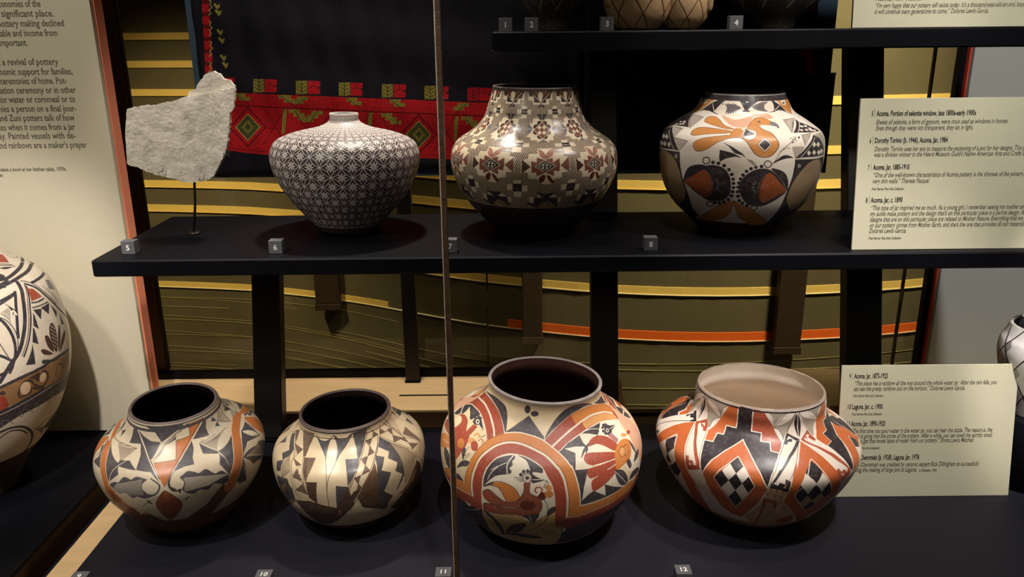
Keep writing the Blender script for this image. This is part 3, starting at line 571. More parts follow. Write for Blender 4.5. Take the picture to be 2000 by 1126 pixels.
sK 2493,1210 2492,1207 2490,1204 2487,1204 2484,1206 2483,1210 2484,1213 2486,1216 2489,1216 2492,1214
sK 2497,1230 2496,1227 2494,1225 2491,1224 2489,1226 2488,1230 2489,1233 2491,1236 2494,1236 2496,1234
sK 2507,1244 2506,1240 2504,1238 2501,1238 2499,1240 2498,1243 2499,1247 2501,1249 2504,1249 2506,1247
sK 2512,1264 2511,1260 2509,1258 2506,1258 2503,1260 2502,1263 2503,1267 2505,1269 2508,1269 2511,1267
sK 2520,1248 2519,1244 2517,1242 2514,1242 2512,1244 2511,1247 2512,1251 2514,1253 2517,1253 2519,1251
sK 2501,1263 2501,1260 2498,1257 2495,1257 2493,1259 2492,1263 2493,1266 2495,1268 2498,1268 2500,1266
cB0.9 2493,1090 2517,1029 2525,964 2515,856 2497,804
sK 2530,980 2575,1013 2581,963 2554,930 2523,903
sK 2016,813 2050,815 2096,769 2146,678 2158,513 2120,439 2117,529 2083,700 2042,767
sK 2167,505 2229,673 2296,751 2366,780 2353,700 2304,593 2232,533
sK 2144,477 2246,541 2380,583 2514,529 2444,501 2345,502 2242,503
lY0.8 2203,525 2290,661 2342,749
cB0.9 2349,603 2428,694 2497,804 2535,894
cB1 2421,804 2453,831 2490,854
sK 2517,669 2515,663 2510,664 2506,669 2503,678 2503,686 2505,691 2509,691 2514,686 2517,677
sK 2536,613 2533,607 2529,608 2524,614 2521,623 2521,632 2523,638 2527,637 2532,631 2535,622
sK 2546,664 2543,659 2539,659 2534,665 2531,674 2531,682 2533,687 2538,687 2542,681 2545,672
sK 2566,606 2564,601 2559,602 2554,608 2551,618 2550,627 2553,632 2557,631 2562,625 2565,615
sK 2575,657 2573,652 2568,653 2564,659 2560,668 2560,677 2562,681 2567,681 2571,675 2575,666
sK 2597,598 2595,593 2590,594 2585,601 2581,611 2580,620 2583,625 2587,624 2592,617 2596,607
sK 2605,649 2603,644 2598,645 2593,651 2590,661 2589,670 2591,674 2596,673 2601,667 2604,657
sK 2629,587 2627,582 2622,584 2616,591 2612,601 2611,611 2614,616 2618,614 2624,607 2628,597
rG 1970,2000''',
'12': '''fK 2010,1978 2017,1752 1897,1748 1910,1639 1841,1630 1859,1505 1781,1489 1821,1335 1844,1259 1873,1148 1873,1124 1963,1108 2048,1083 2137,1125 2222,1155 2305,1175 2354,1111 2355,1116 2382,1262 2423,1422 2411,1330 2465,1516 2390,1539 2393,1648 2299,1652 2303,1746 2192,1751 2187,1991 2145,1996 2042,2000
fO 1882,1959 1924,1991 2010,1990 2017,1752 1897,1748 1910,1639 1841,1630 1859,1505 1781,1489 1727,1617 1794,1796 1854,1892
fQ 2187,1995 2240,1994 2325,1979 2372,1915 2435,1817 2515,1661 2465,1516 2390,1539 2393,1648 2299,1652 2303,1746 2192,1751
lW1.8 2012,1979 2017,1752 1897,1748 1910,1639 1841,1630 1859,1505 1781,1489
lW1.8 2188,1987 2192,1751 2263,1747 2303,1746 2299,1652 2393,1648 2390,1539 2465,1516
fO 2121,1640 1998,1440 1931,1306 1876,1121 1919,917 1989,673 2079,540 2185,522 2300,837 2358,1101 2301,1274 2246,1398 2192,1516
lW2 1931,1306 1876,1121
lW2 1876,1121 1932,1303 1998,1440 2121,1640 2192,1516 2246,1398 2301,1274 2357,1116
fK 2122,1416 2177,1319 2132,1232 2074,1320
fW 2074,1320 2132,1232 2084,1136 2027,1228
fK 2027,1228 2084,1136 2025,1007 1971,1121
fW 2177,1319 2224,1226 2181,1136 2132,1232
fK 2132,1232 2181,1136 2134,1017 2084,1136
fW 2084,1136 2134,1017 2078,876 2025,1007
fK 2224,1226 2267,1123 2229,1009 2181,1136
fW 2181,1136 2229,1009 2185,877 2134,1017
fK 2134,1017 2185,877 2134,718 2078,876
lW1.5 2121,1418 2048,1289 2009,1223 1971,1121 2012,1009 2070,878 2133,714 2212,936 2270,1123 2201,1283 2121,1418
fO 1510,1625 1426,1533 1365,1416 1317,1297 1275,1182 1215,1070 1264,1049 1433,1248 1497,1376 1554,1278 1589,1165 1604,1069 1639,983 1641,890 1646,675 1559,368 1685,240 1805,184 1825,451 1811,651 1784,935 1733,1037 1727,1049 1708,1199 1663,1305 1602,1456
cW1.3 1514,1628 1601,1467 1652,1337 1696,1234 1716,1150 1731,1052 1778,941 1775,757
cW1.3 1643,1743 1728,1618 1768,1522 1808,1395 1837,1281 1870,1146 1893,1044 1916,890 1989,673 2064,529
cB0.6 1520,1639 1607,1484 1662,1344 1706,1240 1727,1158 1746,1073
cB0.6 1627,1732 1717,1611 1759,1516 1798,1389 1828,1276 1858,1148
fQ 1517,1636 1566,1630 1663,1526 1724,1426 1783,1332 1827,1258 1846,1227 1851,1149 1738,1073 1720,1153 1710,1234 1735,1249 1748,1205 1785,1214 1795,1173 1824,1186 1806,1230 1756,1316 1668,1467 1587,1564
fQ 1517,1636 1628,1735 1690,1665 1720,1591 1690,1582 1654,1622 1630,1620 1587,1655 1563,1628
fW 1598,1659 1634,1680 1664,1641
fW 1752,1182 1781,1169 1756,1149
fK 1350,1128 1434,1247 1504,1358 1573,1225 1604,1069 1637,975 1557,832 1431,796 1423,1011
fW 1348,1122 1438,1242 1479,1104 1423,1011
fW 1487,1110 1570,1228 1605,1095 1525,988
fW 1452,976 1536,1001 1443,905
cW1.2 1350,1128 1434,1247 1496,1377 1576,1227 1604,1069 1639,983
cW1.2 1220,1086 1287,1229 1336,1377 1421,1536 1505,1628
cK1.6 1138,1195 1175,1272 1232,1363 1299,1446 1395,1549 1512,1640
fK 1374,1735 1346,1705 1462,1639 1442,1602 1464,1589 1520,1639
fK 1310,1609 1369,1688 1447,1649 1397,1626 1355,1646 1347,1600
fK 1140,1154 1256,1246 1262,1201
fK 1107,1302 1035,1354 1014,1456 999,1636 984,1710 1133,1660 1175,1627 1174,1543 1238,1531 1182,1427 1139,1347
fO 1061,1274 954,1322 903,1405 906,1449 760,1299 750,1395 836,1574 984,1710 1002,1617 1011,1476 1035,1354 1107,1302
fO 1172,1759 1137,1650 1200,1640 1200,1553 1249,1543 1301,1626 1259,1715
fK 750,1475 750,1567 1075,1852 1152,1771 1044,1730 840,1595
cW1.2 1077,1262 960,1312 882,1373 903,1459
cW1.4 1107,1302 1035,1354 1011,1476 1002,1617 984,1710
lW1.6 1137,1650 1200,1640 1182,1542 1238,1531
cW1.2 750,1395 768,1479 964,1694
sG 1156,1951 1380,1990 1498,1958 1390,1886 1284,1779 1311,1696 1294,1629 1245,1707 1139,1765 1070,1844
sW 1193,1789 1192,1841 1363,1943 1477,1965 1427,1909 1315,1843
sG 1500,1954 1650,1989 1793,1984 1885,1968 1818,1924 1799,1815 1732,1914 1609,1950
sW 1516,1956 1597,1946 1732,1914 1798,1810 1680,1844 1583,1897
sG 1518,1952 1583,1897 1680,1844 1796,1807 1715,1752 1715,1645 1631,1738 1565,1846
sW 1798,1802 1732,1763 1724,1660 1733,1620 1758,1686 1777,1739
sW 1885,1966 1823,1922 1800,1811 1853,1901
cB0.7 1498,1958 1390,1886 1284,1779 1311,1696 1294,1629
cB0.7 1516,1956 1732,1914 1798,1810
cB0.7 1516,1956 1680,1844 1792,1804
cB0.7 1796,1805 1715,1752 1715,1645
cB0.7 1885,1966 1819,1920 1800,1811
cB0.7 1193,1789 1390,1886 1478,1964
sK 1498,1940 1468,1809 1506,1673 1501,1759 1524,1875
sK 1435,1850 1451,1756 1499,1663 1464,1722 1464,1817
lB0.7 1500,1954 1372,1729
lB0.7 1525,1955 1629,1737
sG 2320,1987 2494,1984 2696,1986 2620,1972 2515,1911 2443,1825 2441,1902 2393,1964
sW 2321,1976 2380,1971 2425,1918 2440,1821 2363,1914
sW 2441,1817 2482,1895 2583,1970 2696,1984 2658,1922 2565,1855
sG 2443,1813 2565,1851 2658,1918 2706,1981 2671,1879 2600,1762 2534,1677 2529,1741
sW 2441,1805 2498,1787 2532,1733 2519,1652 2478,1725
cB0.7 2380,1971 2425,1918 2440,1821
cB0.7 2441,1817 2583,1970 2696,1984
cB0.7 2441,1813 2565,1851 2658,1918 2701,1978
cB0.7 2441,1805 2498,1787 2534,1717 2530,1677
cB0.7 2746,1981 2889,1948 3064,1832
cB0.7 2736,1978 2798,1914 2894,1871 3065,1828
cB0.7 3073,1825 2989,1793 2919,1677
lB0.8 2701,1978 2647,1866 2590,1754
lW1.2 2746,1977 2855,1820 2929,1648
lB0.7 2731,1979 2832,1824 2913,1643
sK 2706,1949 2682,1887 2697,1801 2720,1705 2727,1822 2720,1940
sK 2730,1951 2760,1886 2777,1800 2730,1695 2741,1804
sG 2767,1983 2955,1976 3190,1980 3072,1925 3069,1835 2965,1925 2866,1968
sW 2751,1980 2866,1962 2965,1909 3064,1832 2892,1880 2798,1931
sG 2746,1969 2798,1914 2895,1868 3065,1823 2992,1792 2919,1677 2843,1822
sW 3073,1821 2996,1791 2955,1736 2930,1652 3008,1723
fO 3178,1979 3311,1968 3336,1768 3213,1772 3174,1669 3076,1663 3086,1544 2984,1521 2931,1638 3004,1724 3076,1881
lW1.6 3311,1968 3336,1768 3213,1772 3174,1669 3076,1663 3086,1544 2984,1521
fK 3462,1796 3709,1635 3700,1538 3734,1377 3680,1279 3620,1255 3529,1399 3446,1589 3404,1688 3243,1569 3183,1424 3144,1313 3114,1169 3076,1197 3050,1333 3000,1493 2990,1522 3086,1544 3078,1659 3176,1668 3219,1770 3336,1764
fW 3629,1665 3727,1566 3644,1559 3611,1598 3571,1657
fO 3397,1675 3478,1542 3529,1399 3510,1310 3436,1263 3426,1352 3389,1445 3328,1347 3286,1250 3229,1165 3124,1155 3106,1177 3154,1282 3195,1398 3237,1548
fK 3388,1435 3456,1340 3403,1276 3319,1332
cW1.3 3405,1676 3237,1548 3195,1398 3154,1282 3109,1163
cW1.2 3378,1454 3328,1347 3341,1261
lW2 2590,1754 2531,1661 2456,1498 2404,1314 2382,1262 2357,1116
lB0.7 2602,1750 2540,1652 2466,1498 2415,1315 2390,1263 2365,1117
lW1.6 2723,1663 2635,1492 2564,1317 2511,1194 2497,1072 2486,921
lB0.7 2701,1657 2622,1493 2553,1317 2503,1194 2490,1082
fK 2674,1656 2723,1663 2682,1615 2554,1462 2470,1318 2401,1181 2386,1188 2443,1320 2454,1325 2541,1487
fK 2590,1756 2726,1671 2679,1658 2602,1723 2572,1676 2610,1690 2637,1681 2623,1652 2585,1657 2559,1621 2528,1635
fK 2373,1119 2383,1187 2431,1154 2441,1193 2481,1170 2482,1230 2520,1202 2510,1066 2446,1102
fT 2467,1128 2488,1178 2488,1124
fT 2363,1112 2506,1066 2491,921 2343,976
fN 2365,1059 2368,1113 2383,1062
fN 2408,1049 2410,1103 2426,1051
fN 2451,1037 2452,1092 2469,1038
fN 2350,984 2354,1040 2369,987
fN 2400,969 2402,1026 2418,972
fN 2446,944 2447,1003 2465,945
fQ 2380,1120 2394,1112 2384,1073
fQ 2422,1110 2436,1101 2427,1062
fQ 2465,1098 2479,1088 2471,1049
fQ 2366,1048 2380,1040 2370,999
fQ 2414,1033 2429,1024 2420,983
fQ 2460,1010 2474,999 2466,958
fT 2341,964 2491,921 2610,729 2725,478 2613,340 2373,249 2302,365 2206,543 2328,845
fQ 2341,970 2433,937 2458,881 2450,796 2428,809 2429,865 2411,896 2391,899 2373,915 2365,798 2355,602 2339,432 2308,444 2336,667 2344,835
sN 2459,721 2477,868 2492,882 2496,754 2471,690
cB0.8 2344,457 2420,651 2498,813
sQ 2518,504 2586,598 2642,623 2683,494 2578,430
fO 2726,1658 2780,1580 2852,1423 2902,1279 2939,1187 2991,1066 3035,868 2989,664 2872,540 2845,304 2615,713 2497,921 2519,1104 2538,1268 2592,1422 2581,1331 2639,1491
lW1.5 2726,1658 2780,1580 2852,1423 2903,1283 2933,1214 2981,1083
lW1 2491,921 2568,795 2725,478
fK 2715,1407 2742,1300 2672,1205 2638,1287
fW 2638,1287 2672,1205 2637,1081 2592,1166
fK 2592,1166 2637,1081 2619,920 2580,996
fW 2742,1300 2783,1195 2731,1100 2672,1205
fK 2672,1205 2731,1100 2694,979 2637,1081
fW 2637,1081 2694,979 2667,832 2619,920
fK 2783,1195 2888,1033 2824,952 2731,1100
fW 2731,1100 2824,952 2772,851 2694,979
fK 2694,979 2772,851 2728,728 2667,832
fW 2654,1267 2714,1156 2677,1014 2614,1127 2625,1195
fK 2715,1407 2749,1360 2780,1274 2720,1163 2655,1274
fW 2778,1267 2835,1148 2799,1016 2721,1154
fK 2835,1148 2893,1031 2918,939 2859,908 2799,1016
fK 2722,1145 2799,1016 2747,898 2678,1008
fK 2614,1127 2678,1008 2639,888 2577,996
fT 2679,1002 2745,892 2702,782 2639,888
fT 2802,1003 2859,908 2816,809 2751,896
fK 2748,884 2811,811 2728,728 2699,783
cW1.5 2732,719 2577,996 2613,1132 2654,1267 2720,1419 2751,1384 2781,1297 2828,1177 2906,1003
fQ 2737,1670 2863,1759 2916,1633 2888,1619 2840,1673 2844,1717 2814,1699 2819,1656 2788,1687 2780,1654 2890,1542 2981,1415 3037,1288 3083,1177 3094,1184 3056,1122 2984,1086 2923,1193 2909,1245 2941,1265 2959,1219 2998,1231 3029,1186 3044,1223 2971,1335 2933,1415 2849,1549 2748,1646
fW 2830,1709 2870,1705 2847,1685
fW 2956,1197 2991,1190 2976,1163
rK 1970,1986''',
'9': '''fK 1646,1261 1668,1402 1434,1481 1491,1591 1837,1630 2065,1496 2211,1532 2344,1427 2108,1425 2163,1336 2064,1212 1995,1300 1930,1242 1893,1249
fW 1630,1264 1695,1414 1715,1354 1660,1256
fW 1692,1264 1877,1294 1937,1218 1809,1199
sO 1442,1572 1569,1518 1722,1424 1846,1332 1912,1259 1980,1158 1998,1009 2072,889 2162,772 2212,634 2348,637 2452,800 2340,867 2237,952 2153,1092 2074,1175 2010,1280 1910,1396 1764,1507 1623,1597
cW1.2 1446,1565 1550,1501 1713,1418 1838,1328 1906,1256
cW1.2 1549,1623 1754,1518 1898,1404 2009,1279 2074,1175
sW 1552,1606 1770,1646 2001,1562 2075,1463 1925,1497 1729,1556
cW1.2 2073,1202 2066,1316 2095,1420 2154,1511 2218,1684
fW 1488,1599 1550,1895 1997,1977 2034,1717 2244,1748 2294,1593 2341,1433 2204,1531 2214,1690 1781,1652
lB0.8 1813,1641 1900,1668
lB0.8 1837,1633 2078,1690
lB0.8 1860,1624 2212,1688
lB0.8 1882,1615 2201,1673
lB0.8 1903,1606 2189,1657
lB0.8 1923,1596 2178,1641
lB0.8 1943,1585 2168,1626
lB0.8 1961,1575 2158,1610
lB0.8 1979,1564 2148,1594
lB0.8 1997,1552 2139,1578
lB0.8 2014,1541 2130,1562
lB0.8 2031,1529 2122,1546
lB0.8 2047,1517 2115,1529
lB0.8 2062,1504 2108,1513
lB0.8 2077,1492 2101,1496
cB0.9 1488,1599 1738,1647 1999,1686 2214,1690
fK 1638,1747 1758,1820 1765,1800 1735,1692 1703,1737
fK 1988,1948 2119,1908 2234,1785 2377,1671 2488,1545 2609,1333 2600,1297 2509,1412 2341,1433 2312,1625 2240,1754 2022,1721
fK 2082,1941 2228,1861 2398,1801 2558,1793 2472,1558 2311,1743
sW 2066,1951 2298,1979 2459,1910 2569,1796 2395,1813 2227,1867
fK 2276,1976 2643,1971 2924,1968 2954,1949 2754,1877 2574,1790 2459,1910
fK 2493,1552 2549,1673 2630,1787 2783,1873 2956,1948 2834,1788 2770,1798 2624,1743 2573,1636
fW 2516,1534 2609,1666 2634,1739 2786,1796 2766,1553
fW 2786,1796 2805,1863 2941,1898 3030,1932 3010,1816 2801,1794
fK 2897,1933 3030,1959 3009,1923 2941,1898
lW0.8 2470,1565 2600,1764 2764,1863 2954,1949
lW0.8 2480,1554 2610,1753 2770,1849 2957,1932
lW0.8 2491,1544 2619,1742 2777,1835 2960,1915
fO 2512,1525 2638,1543 2766,1549 2787,1783 3008,1811 3032,1953 3319,1954 3163,1863 3031,1765 2906,1652 2811,1530 2722,1370 2644,1218 2595,1367
lB0.9 2766,1549 2787,1783 3006,1804 3032,1953
lB0.9 2516,1532 2766,1549
cW1.8 2069,1938 2317,1731 2502,1491 2609,1296 2644,1215
lW1.8 3346,1947 3163,1857 3012,1756 2891,1642 2799,1519 2730,1393 2670,1276 2644,1215
lB0.9 3307,1955 3135,1863 2990,1762 2872,1650 2782,1529 2710,1375 2645,1231
fK 2797,1505 2888,1629 3007,1744 3000,1645 2952,1530 2945,1430 2845,1436 2747,1399 2695,1321 2675,1276 2733,1393 2799,1519
fK 3026,1752 3171,1850 3344,1938 3358,1911 3293,1819 3277,1718
fK 3087,1681 3238,1485 3233,1444 3075,1529
lB0.8 3097,1681 3177,1697
lB0.8 3109,1669 3368,1702
lB0.8 3121,1656 3584,1679
lB0.8 3133,1643 3600,1662
lB0.8 3145,1630 3474,1657
lB0.8 3156,1617 3416,1643
lB0.8 3167,1604 3394,1628
lB0.8 3177,1591 3373,1612
lB0.8 3188,1577 3353,1596
lB0.8 3197,1564 3334,1580
lB0.8 3207,1550 3315,1563
lB0.8 3216,1536 3297,1546
lB0.8 3225,1521 3280,1529
lB0.8 3233,1507 3263,1511
cW1 3090,1687 3238,1485 3265,1350 3266,1233 3253,1156
fK 3243,1481 3346,1491 3513,1552 3576,1587 3409,1411 3323,1267 3253,1156 3264,1263 3261,1367
sW 3675,1652 3455,1655 3320,1593 3246,1488 3346,1491 3494,1546
fK 3233,1444 3255,1356 3262,1221 3240,1120 3178,1316
sK 2081,1192 2142,1241 2187,1249 2234,1324 2289,1323 2323,1313 2379,1355 2506,1323 2519,1337 2600,1261 2589,1185 2544,1126 2453,1087 2387,1111 2339,1078 2271,1133 2196,1109 2123,1147
sW 2462,1301 2519,1337 2586,1286 2590,1211 2547,1150 2491,1156 2450,1201 2444,1263
lW0.7 2164,1220 2306,1281 2434,1321
lW0.7 2152,1203 2303,1266 2436,1304
lW0.7 2139,1185 2299,1250 2438,1287
lW0.7 2124,1166 2295,1234 2439,1270
lW0.7 2108,1145 2290,1218 2440,1253
lW0.7 2121,1136 2296,1204 2440,1236
lW0.7 2133,1127 2301,1189 2440,1218
lW0.7 2145,1116 2314,1176 2455,1201
lW0.7 2156,1106 2319,1161 2454,1183
lW0.7 2167,1094 2323,1145 2453,1164
lW0.7 2177,1082 2326,1128 2451,1144
sB 2716,1367 2675,1276 2684,1211 2729,1155 2821,1237 2782,1310 2779,1119 2741,1186 2695,1235 2699,1296
sK 2782,1310 2813,1333 2866,1369 2921,1343 2964,1310 3003,1324 3040,1327 3078,1275 3109,1234 3149,1243 3187,1220 3240,1096 3181,1051 3139,1074 3075,1116 3016,1064 2943,1098 2885,1070 2808,1125 2797,1192 2820,1250
lW0.7 2829,1297 2958,1268 3087,1223 3224,1158
lW0.7 2828,1285 2952,1259 3076,1217 3208,1157
lW0.7 2827,1273 2945,1249 3066,1211 3192,1156
lW0.7 2825,1261 2939,1239 3055,1205 3177,1154
lW0.7 2824,1249 2934,1230 3045,1199 3161,1153
lW0.7 2822,1236 2928,1220 3035,1192 3146,1151
lW0.7 2821,1224 2922,1210 3024,1185 3131,1148
lW0.7 2820,1211 2916,1200 3014,1179 3116,1146
lW0.7 2818,1199 2957,1182 3101,1143
lW0.7 2817,1186 2949,1173 3087,1140
lW0.7 2815,1173 2942,1164 3072,1137
lW0.7 2814,1160 2934,1155 3058,1134
lW0.7 2812,1146 2926,1145 3044,1130
lW0.7 2811,1132 2919,1135 3030,1126
sW 2703,1283 2753,1334 2799,1311 2831,1264 2815,1205 2785,1181 2733,1195 2704,1233
cK2 2794,1312 2825,1254 2815,1205 2783,1161 2730,1162 2698,1209 2689,1273
cK2 2519,1337 2600,1261 2589,1185 2545,1133 2499,1142 2445,1201
sR 2642,1186 2699,1126 2762,1000 2762,896 2690,733 2616,643 2573,762 2544,917 2549,1019 2594,1122
lT0.8 2650,1178 2650,1023 2634,709
cB1 2642,1186 2699,1126 2762,1000 2762,896 2690,733
cB1 2642,1186 2594,1122 2549,1019 2544,917
sW 2346,929 2403,986 2467,1002 2431,884 2345,780 2302,790
sW 2851,1000 2903,946 2957,866 2974,777 2907,856
sB 2470,1071 2501,1029 2514,994 2480,1020
lB0.9 2403,940 2483,1038 2571,1117
sB 2796,1006 2847,1054 2824,1012
fD 2291,762 2452,800 2557,627 2773,612 2888,743 2994,828 3080,959 3168,1067 3215,852 3110,671 3008,397 2810,382 2592,295 2385,326 2080,261 1970,381
sR 2073,1117 2161,993 2314,860 2348,637 2151,589 2070,827
fK 3684,1504 4163,1532 4400,1347 4280,1291 4165,1218 4129,1388 4046,1508 3917,1522 3824,1319 3823,1262 3597,1358 3475,1290 3436,1243 3417,1091 3451,872 3356,905 3305,985 3348,1146 3428,1264 3520,1391
sO 4332,1543 3960,1674 3740,1657 3591,1596 3426,1436 3327,1278 3268,1174 3215,1058 3168,975 3229,851 3288,911 3324,1020 3369,1129 3433,1260 3525,1387 3674,1515 3941,1565 4172,1514 4405,1339 4480,1359
cW1.5 4330,1547 3952,1681 3738,1659 3589,1598 3424,1438 3326,1278 3268,1174 3223,1101
cW1.2 4405,1339 4150,1528 3911,1568 3674,1515 3525,1387 3435,1259 3372,1127 3311,997
fW 3998,1554 4132,1450 4225,1263 4165,1218 4083,1399
sO 3989,1525 4083,1399 4106,1279 4110,1178 4000,1114 3856,1328 3906,1464
cW1.4 3928,1545 3841,1393 3830,1265
sW 3690,1492 3781,1407 3808,1280 3702,1374
lB1 3753,1328 3826,1264 3786,1242
fW 3436,1243 3540,1302 3692,1290 3823,1262 3970,1090 3910,994 3875,898 3732,843 3584,746 3451,872 3456,1121
sK 3448,1249 3523,1268 3588,1262 3684,1230 3755,1235 3929,1081 3905,954 3758,956 3637,1029 3558,1049 3509,1139 3452,1216
lW0.7 3471,1223 3727,1210
lW0.7 3487,1214 3731,1183
lW0.7 3503,1204 3739,1154
lW0.7 3520,1194 3754,1118
lW0.7 3537,1183 3782,1073
lW0.7 3556,1171 3839,1001
lW0.7 3575,1158 3895,934
lW0.7 3596,1143 3885,922
lW0.7 3619,1127 3885,902
cB1 3436,1243 3429,1143 3451,872
fG 4750,1431 4308,1574 3847,1692 4022,1737 3858,1816 4022,1905
fK 4153,1823 4434,1642 4051,1727 3876,1819
fW 3878,1799 4004,1737 3792,1688
fW 4290,1697 4209,1636 4071,1726
lB0.8 3746,1702 3730,1686
lB0.8 3760,1749 3716,1700
lB0.8 3763,1798 3702,1715
lB0.8 3748,1850 3686,1728
lB0.8 3723,1904 3670,1742
lB0.8 3692,1910 3653,1756
lB0.8 3661,1892 3635,1769
lB0.8 3632,1873 3616,1782
lB0.8 3605,1854 3596,1795
lB0.8 3579,1834 3575,1807
lB1.5 3801,1908 3755,1682
fK 3498,1900 3545,1820 3434,1853
fK 3542,1813 3529,1743 3450,1776
lB1 3549,1819 3713,1703
rK 1970,1984
rK 1910,1940''',
'10': '''sK 2093,1945 2191,1884 2288,1868 2373,1893 2449,1955 2378,1847 2369,1685 2388,1548 2351,1656 2262,1772
sK 2446,1955 2542,1900 2640,1897 2772,1953 2571,1711 2501,1570 2512,1687 2502,1822
cB1 2385,1561 2419,1387 2423,1200 2422,936
cB1 2501,1576 2442,1362 2423,1200
fK 2623,1615 2784,1601 2790,1584 2745,1432 2706,1388 2632,1242 2632,1401
fK 2769,1960 3048,1979 2926,1808 2792,1596 2774,1600 2786,1756
fK 2516,1269 2635,1239 2609,1128 2547,968 2497,918
fS 1760,1922 2081,1942 2049,1776 2074,1614 2045,1605 1904,1767
lB0.7 2072,1943 2063,1910
lB0.7 2054,1944 2050,1852
lB0.7 2036,1945 2048,1795
lB0.7 2018,1945 2052,1739
lB0.7 1998,1946 2062,1682
lB0.7 1978,1945 2072,1625
lB0.7 1957,1945 2064,1611
lB0.7 1936,1944 2052,1607
lB0.7 1913,1942 2029,1627
lB0.7 1890,1941 1985,1681
lB0.7 1865,1938 1936,1734
lB0.7 1838,1935 1886,1785
lB0.7 1811,1931 1834,1835
lB0.7 1781,1926 1783,1885
fS 2064,1596 2231,1627 2226,1458 2198,1292 2138,1423
lB0.7 2225,1627 2230,1603
lB0.7 2213,1625 2228,1554
lB0.7 2202,1623 2227,1505
lB0.7 2190,1622 2226,1456
lB0.7 2178,1620 2223,1409
lB0.7 2166,1618 2216,1362
lB0.7 2154,1616 2205,1314
lB0.7 2142,1614 2194,1306
lB0.7 2130,1611 2186,1331
lB0.7 2118,1609 2177,1354
lB0.7 2106,1606 2166,1377
lB0.7 2094,1603 2153,1400
lB0.7 2082,1601 2138,1423
lB0.7 2070,1598 2090,1544
fD 2198,1292 2322,1309 2301,973 2221,1057
fD 2300,982 2492,918 2567,1092 2635,1239 2655,1086 2678,1036 2675,943 2518,703 2360,506 2167,449 2087,759 2012,935 2212,1003
fT 2468,732 2525,898 2538,775
cB0.8 1480,1791 1828,1622 1923,1459 1981,1342 2042,1120 2130,901
cB0.8 1515,1809 1848,1631 1939,1467 2002,1351 2074,1150
cB0.8 1758,1907 2014,1648 2111,1443 2181,1274 2245,1064
cB0.8 1793,1918 2029,1653 2125,1447 2199,1279
fS 1507,1805 1640,1864 1747,1709
lB0.8 1623,1857 1645,1852
lB0.8 1588,1843 1658,1828
lB0.8 1552,1827 1674,1804
lB0.8 1516,1809 1690,1781
lB0.8 1583,1786 1707,1758
lB0.8 1665,1753 1726,1735
fS 1753,1695 1967,1686 1935,1597
lB0.8 1953,1688 1965,1679
lB0.8 1925,1691 1960,1666
lB0.8 1896,1694 1955,1652
lB0.8 1865,1696 1950,1639
lB0.8 1834,1697 1945,1625
lB0.8 1801,1697 1941,1612
lB0.8 1767,1696 1936,1598
fS 1911,1532 2075,1490 2025,1450
lB0.8 2042,1501 2061,1479
lB0.8 2018,1509 2052,1471
lB0.8 1994,1515 2042,1464
lB0.8 1969,1521 2033,1456
lB0.8 1943,1527 2011,1462
lB0.8 1916,1531 1929,1521
fS 2057,1426 2025,1298 2156,1295
lB0.8 2143,1319 2150,1295
lB0.8 2113,1366 2137,1296
lB0.8 2074,1410 2124,1297
lB0.8 2056,1414 2111,1298
lB0.8 2054,1396 2098,1299
lB0.8 2051,1378 2084,1299
lB0.8 2046,1360 2071,1299
lB0.8 2041,1341 2057,1299
lB0.8 2034,1322 2043,1299
fS 2057,1127 2169,1257 2217,1106
lB0.8 2211,1131 2211,1107
lB0.8 2198,1179 2200,1110
lB0.8 2182,1224 2188,1113
lB0.8 2167,1254 2177,1115
lB0.8 2156,1242 2165,1118
lB0.8 2146,1230 2153,1120
lB0.8 2135,1218 2141,1121
lB0.8 2124,1205 2128,1123
lB0.8 2113,1192 2116,1124
lB0.8 2101,1179 2103,1125
lB0.8 2089,1164 2090,1126
lB0.8 2076,1150 2077,1127
lB0.9 1753,1695 1967,1686 1911,1532 2075,1490 2021,1324 2175,1272 2054,1110
fK 1471,1720 1543,1780 1816,1624 1836,1545 1786,1451 1817,1290 1720,1231 1686,1359 1774,1428 1672,1482 1745,1580 1636,1641
fK 1236,1453 1412,1628 1530,1585 1391,1451
lB1 1819,1525 1854,1516
lB1 1818,1512 1874,1495
lB1 1816,1498 1893,1474
lB1 1815,1484 1911,1453
lB1 1813,1470 1926,1432
lB1 1811,1457 1940,1410
lB1 1809,1443 1952,1388
lB1 1806,1429 1961,1366
lB1 1803,1415 1964,1346
lB1 1799,1401 1955,1332
lB1 1805,1384 1945,1318
lB1 1816,1364 1935,1303
lB1 1824,1343 1924,1288
lB1 1830,1321 1912,1272
lB1 1833,1297 1899,1255
lB1 1834,1272 1885,1237
lB1 1832,1245 1870,1219
lB1 1829,1216 1853,1199
lB1 1823,1186 1835,1177
fK 1731,1177 1945,1242 2013,1123 2015,918 1790,661 1670,802
fT 1760,1035 1923,1155 1809,931
fT 1796,790 2018,956 1790,633
lS1 1755,1114 1973,1366
sW 1953,1274 2008,1212 2034,1117 1974,1166
lB0.9 1205,1425 1403,1704 1738,1930
lB0.8 940,1603 1352,1665
lS0.8 905,1483 1256,1531
lB1 3048,1984 2892,1759 2801,1608 2734,1453 2632,1205 2600,1024 2563,815
lB1 3071,1969 2907,1748 2814,1597 2746,1444 2641,1188
lB1 3182,1812 2991,1574 2873,1385 2757,1188 2683,1034 2606,855
lB1 3201,1796 3003,1562 2884,1374 2771,1177 2700,1025 2626,851
fS 3129,1893 3199,1821 3076,1813
lB0.9 3177,1846 3173,1820
lB0.9 3162,1862 3156,1819
lB0.9 3145,1878 3139,1818
lB0.9 3128,1891 3123,1817
lB0.9 3111,1864 3106,1816
lB0.9 3092,1838 3090,1814
fS 2955,1807 3071,1810 2988,1731
lB0.9 3047,1810 3046,1788
lB0.9 3032,1810 3030,1773
lB0.9 3017,1810 3014,1758
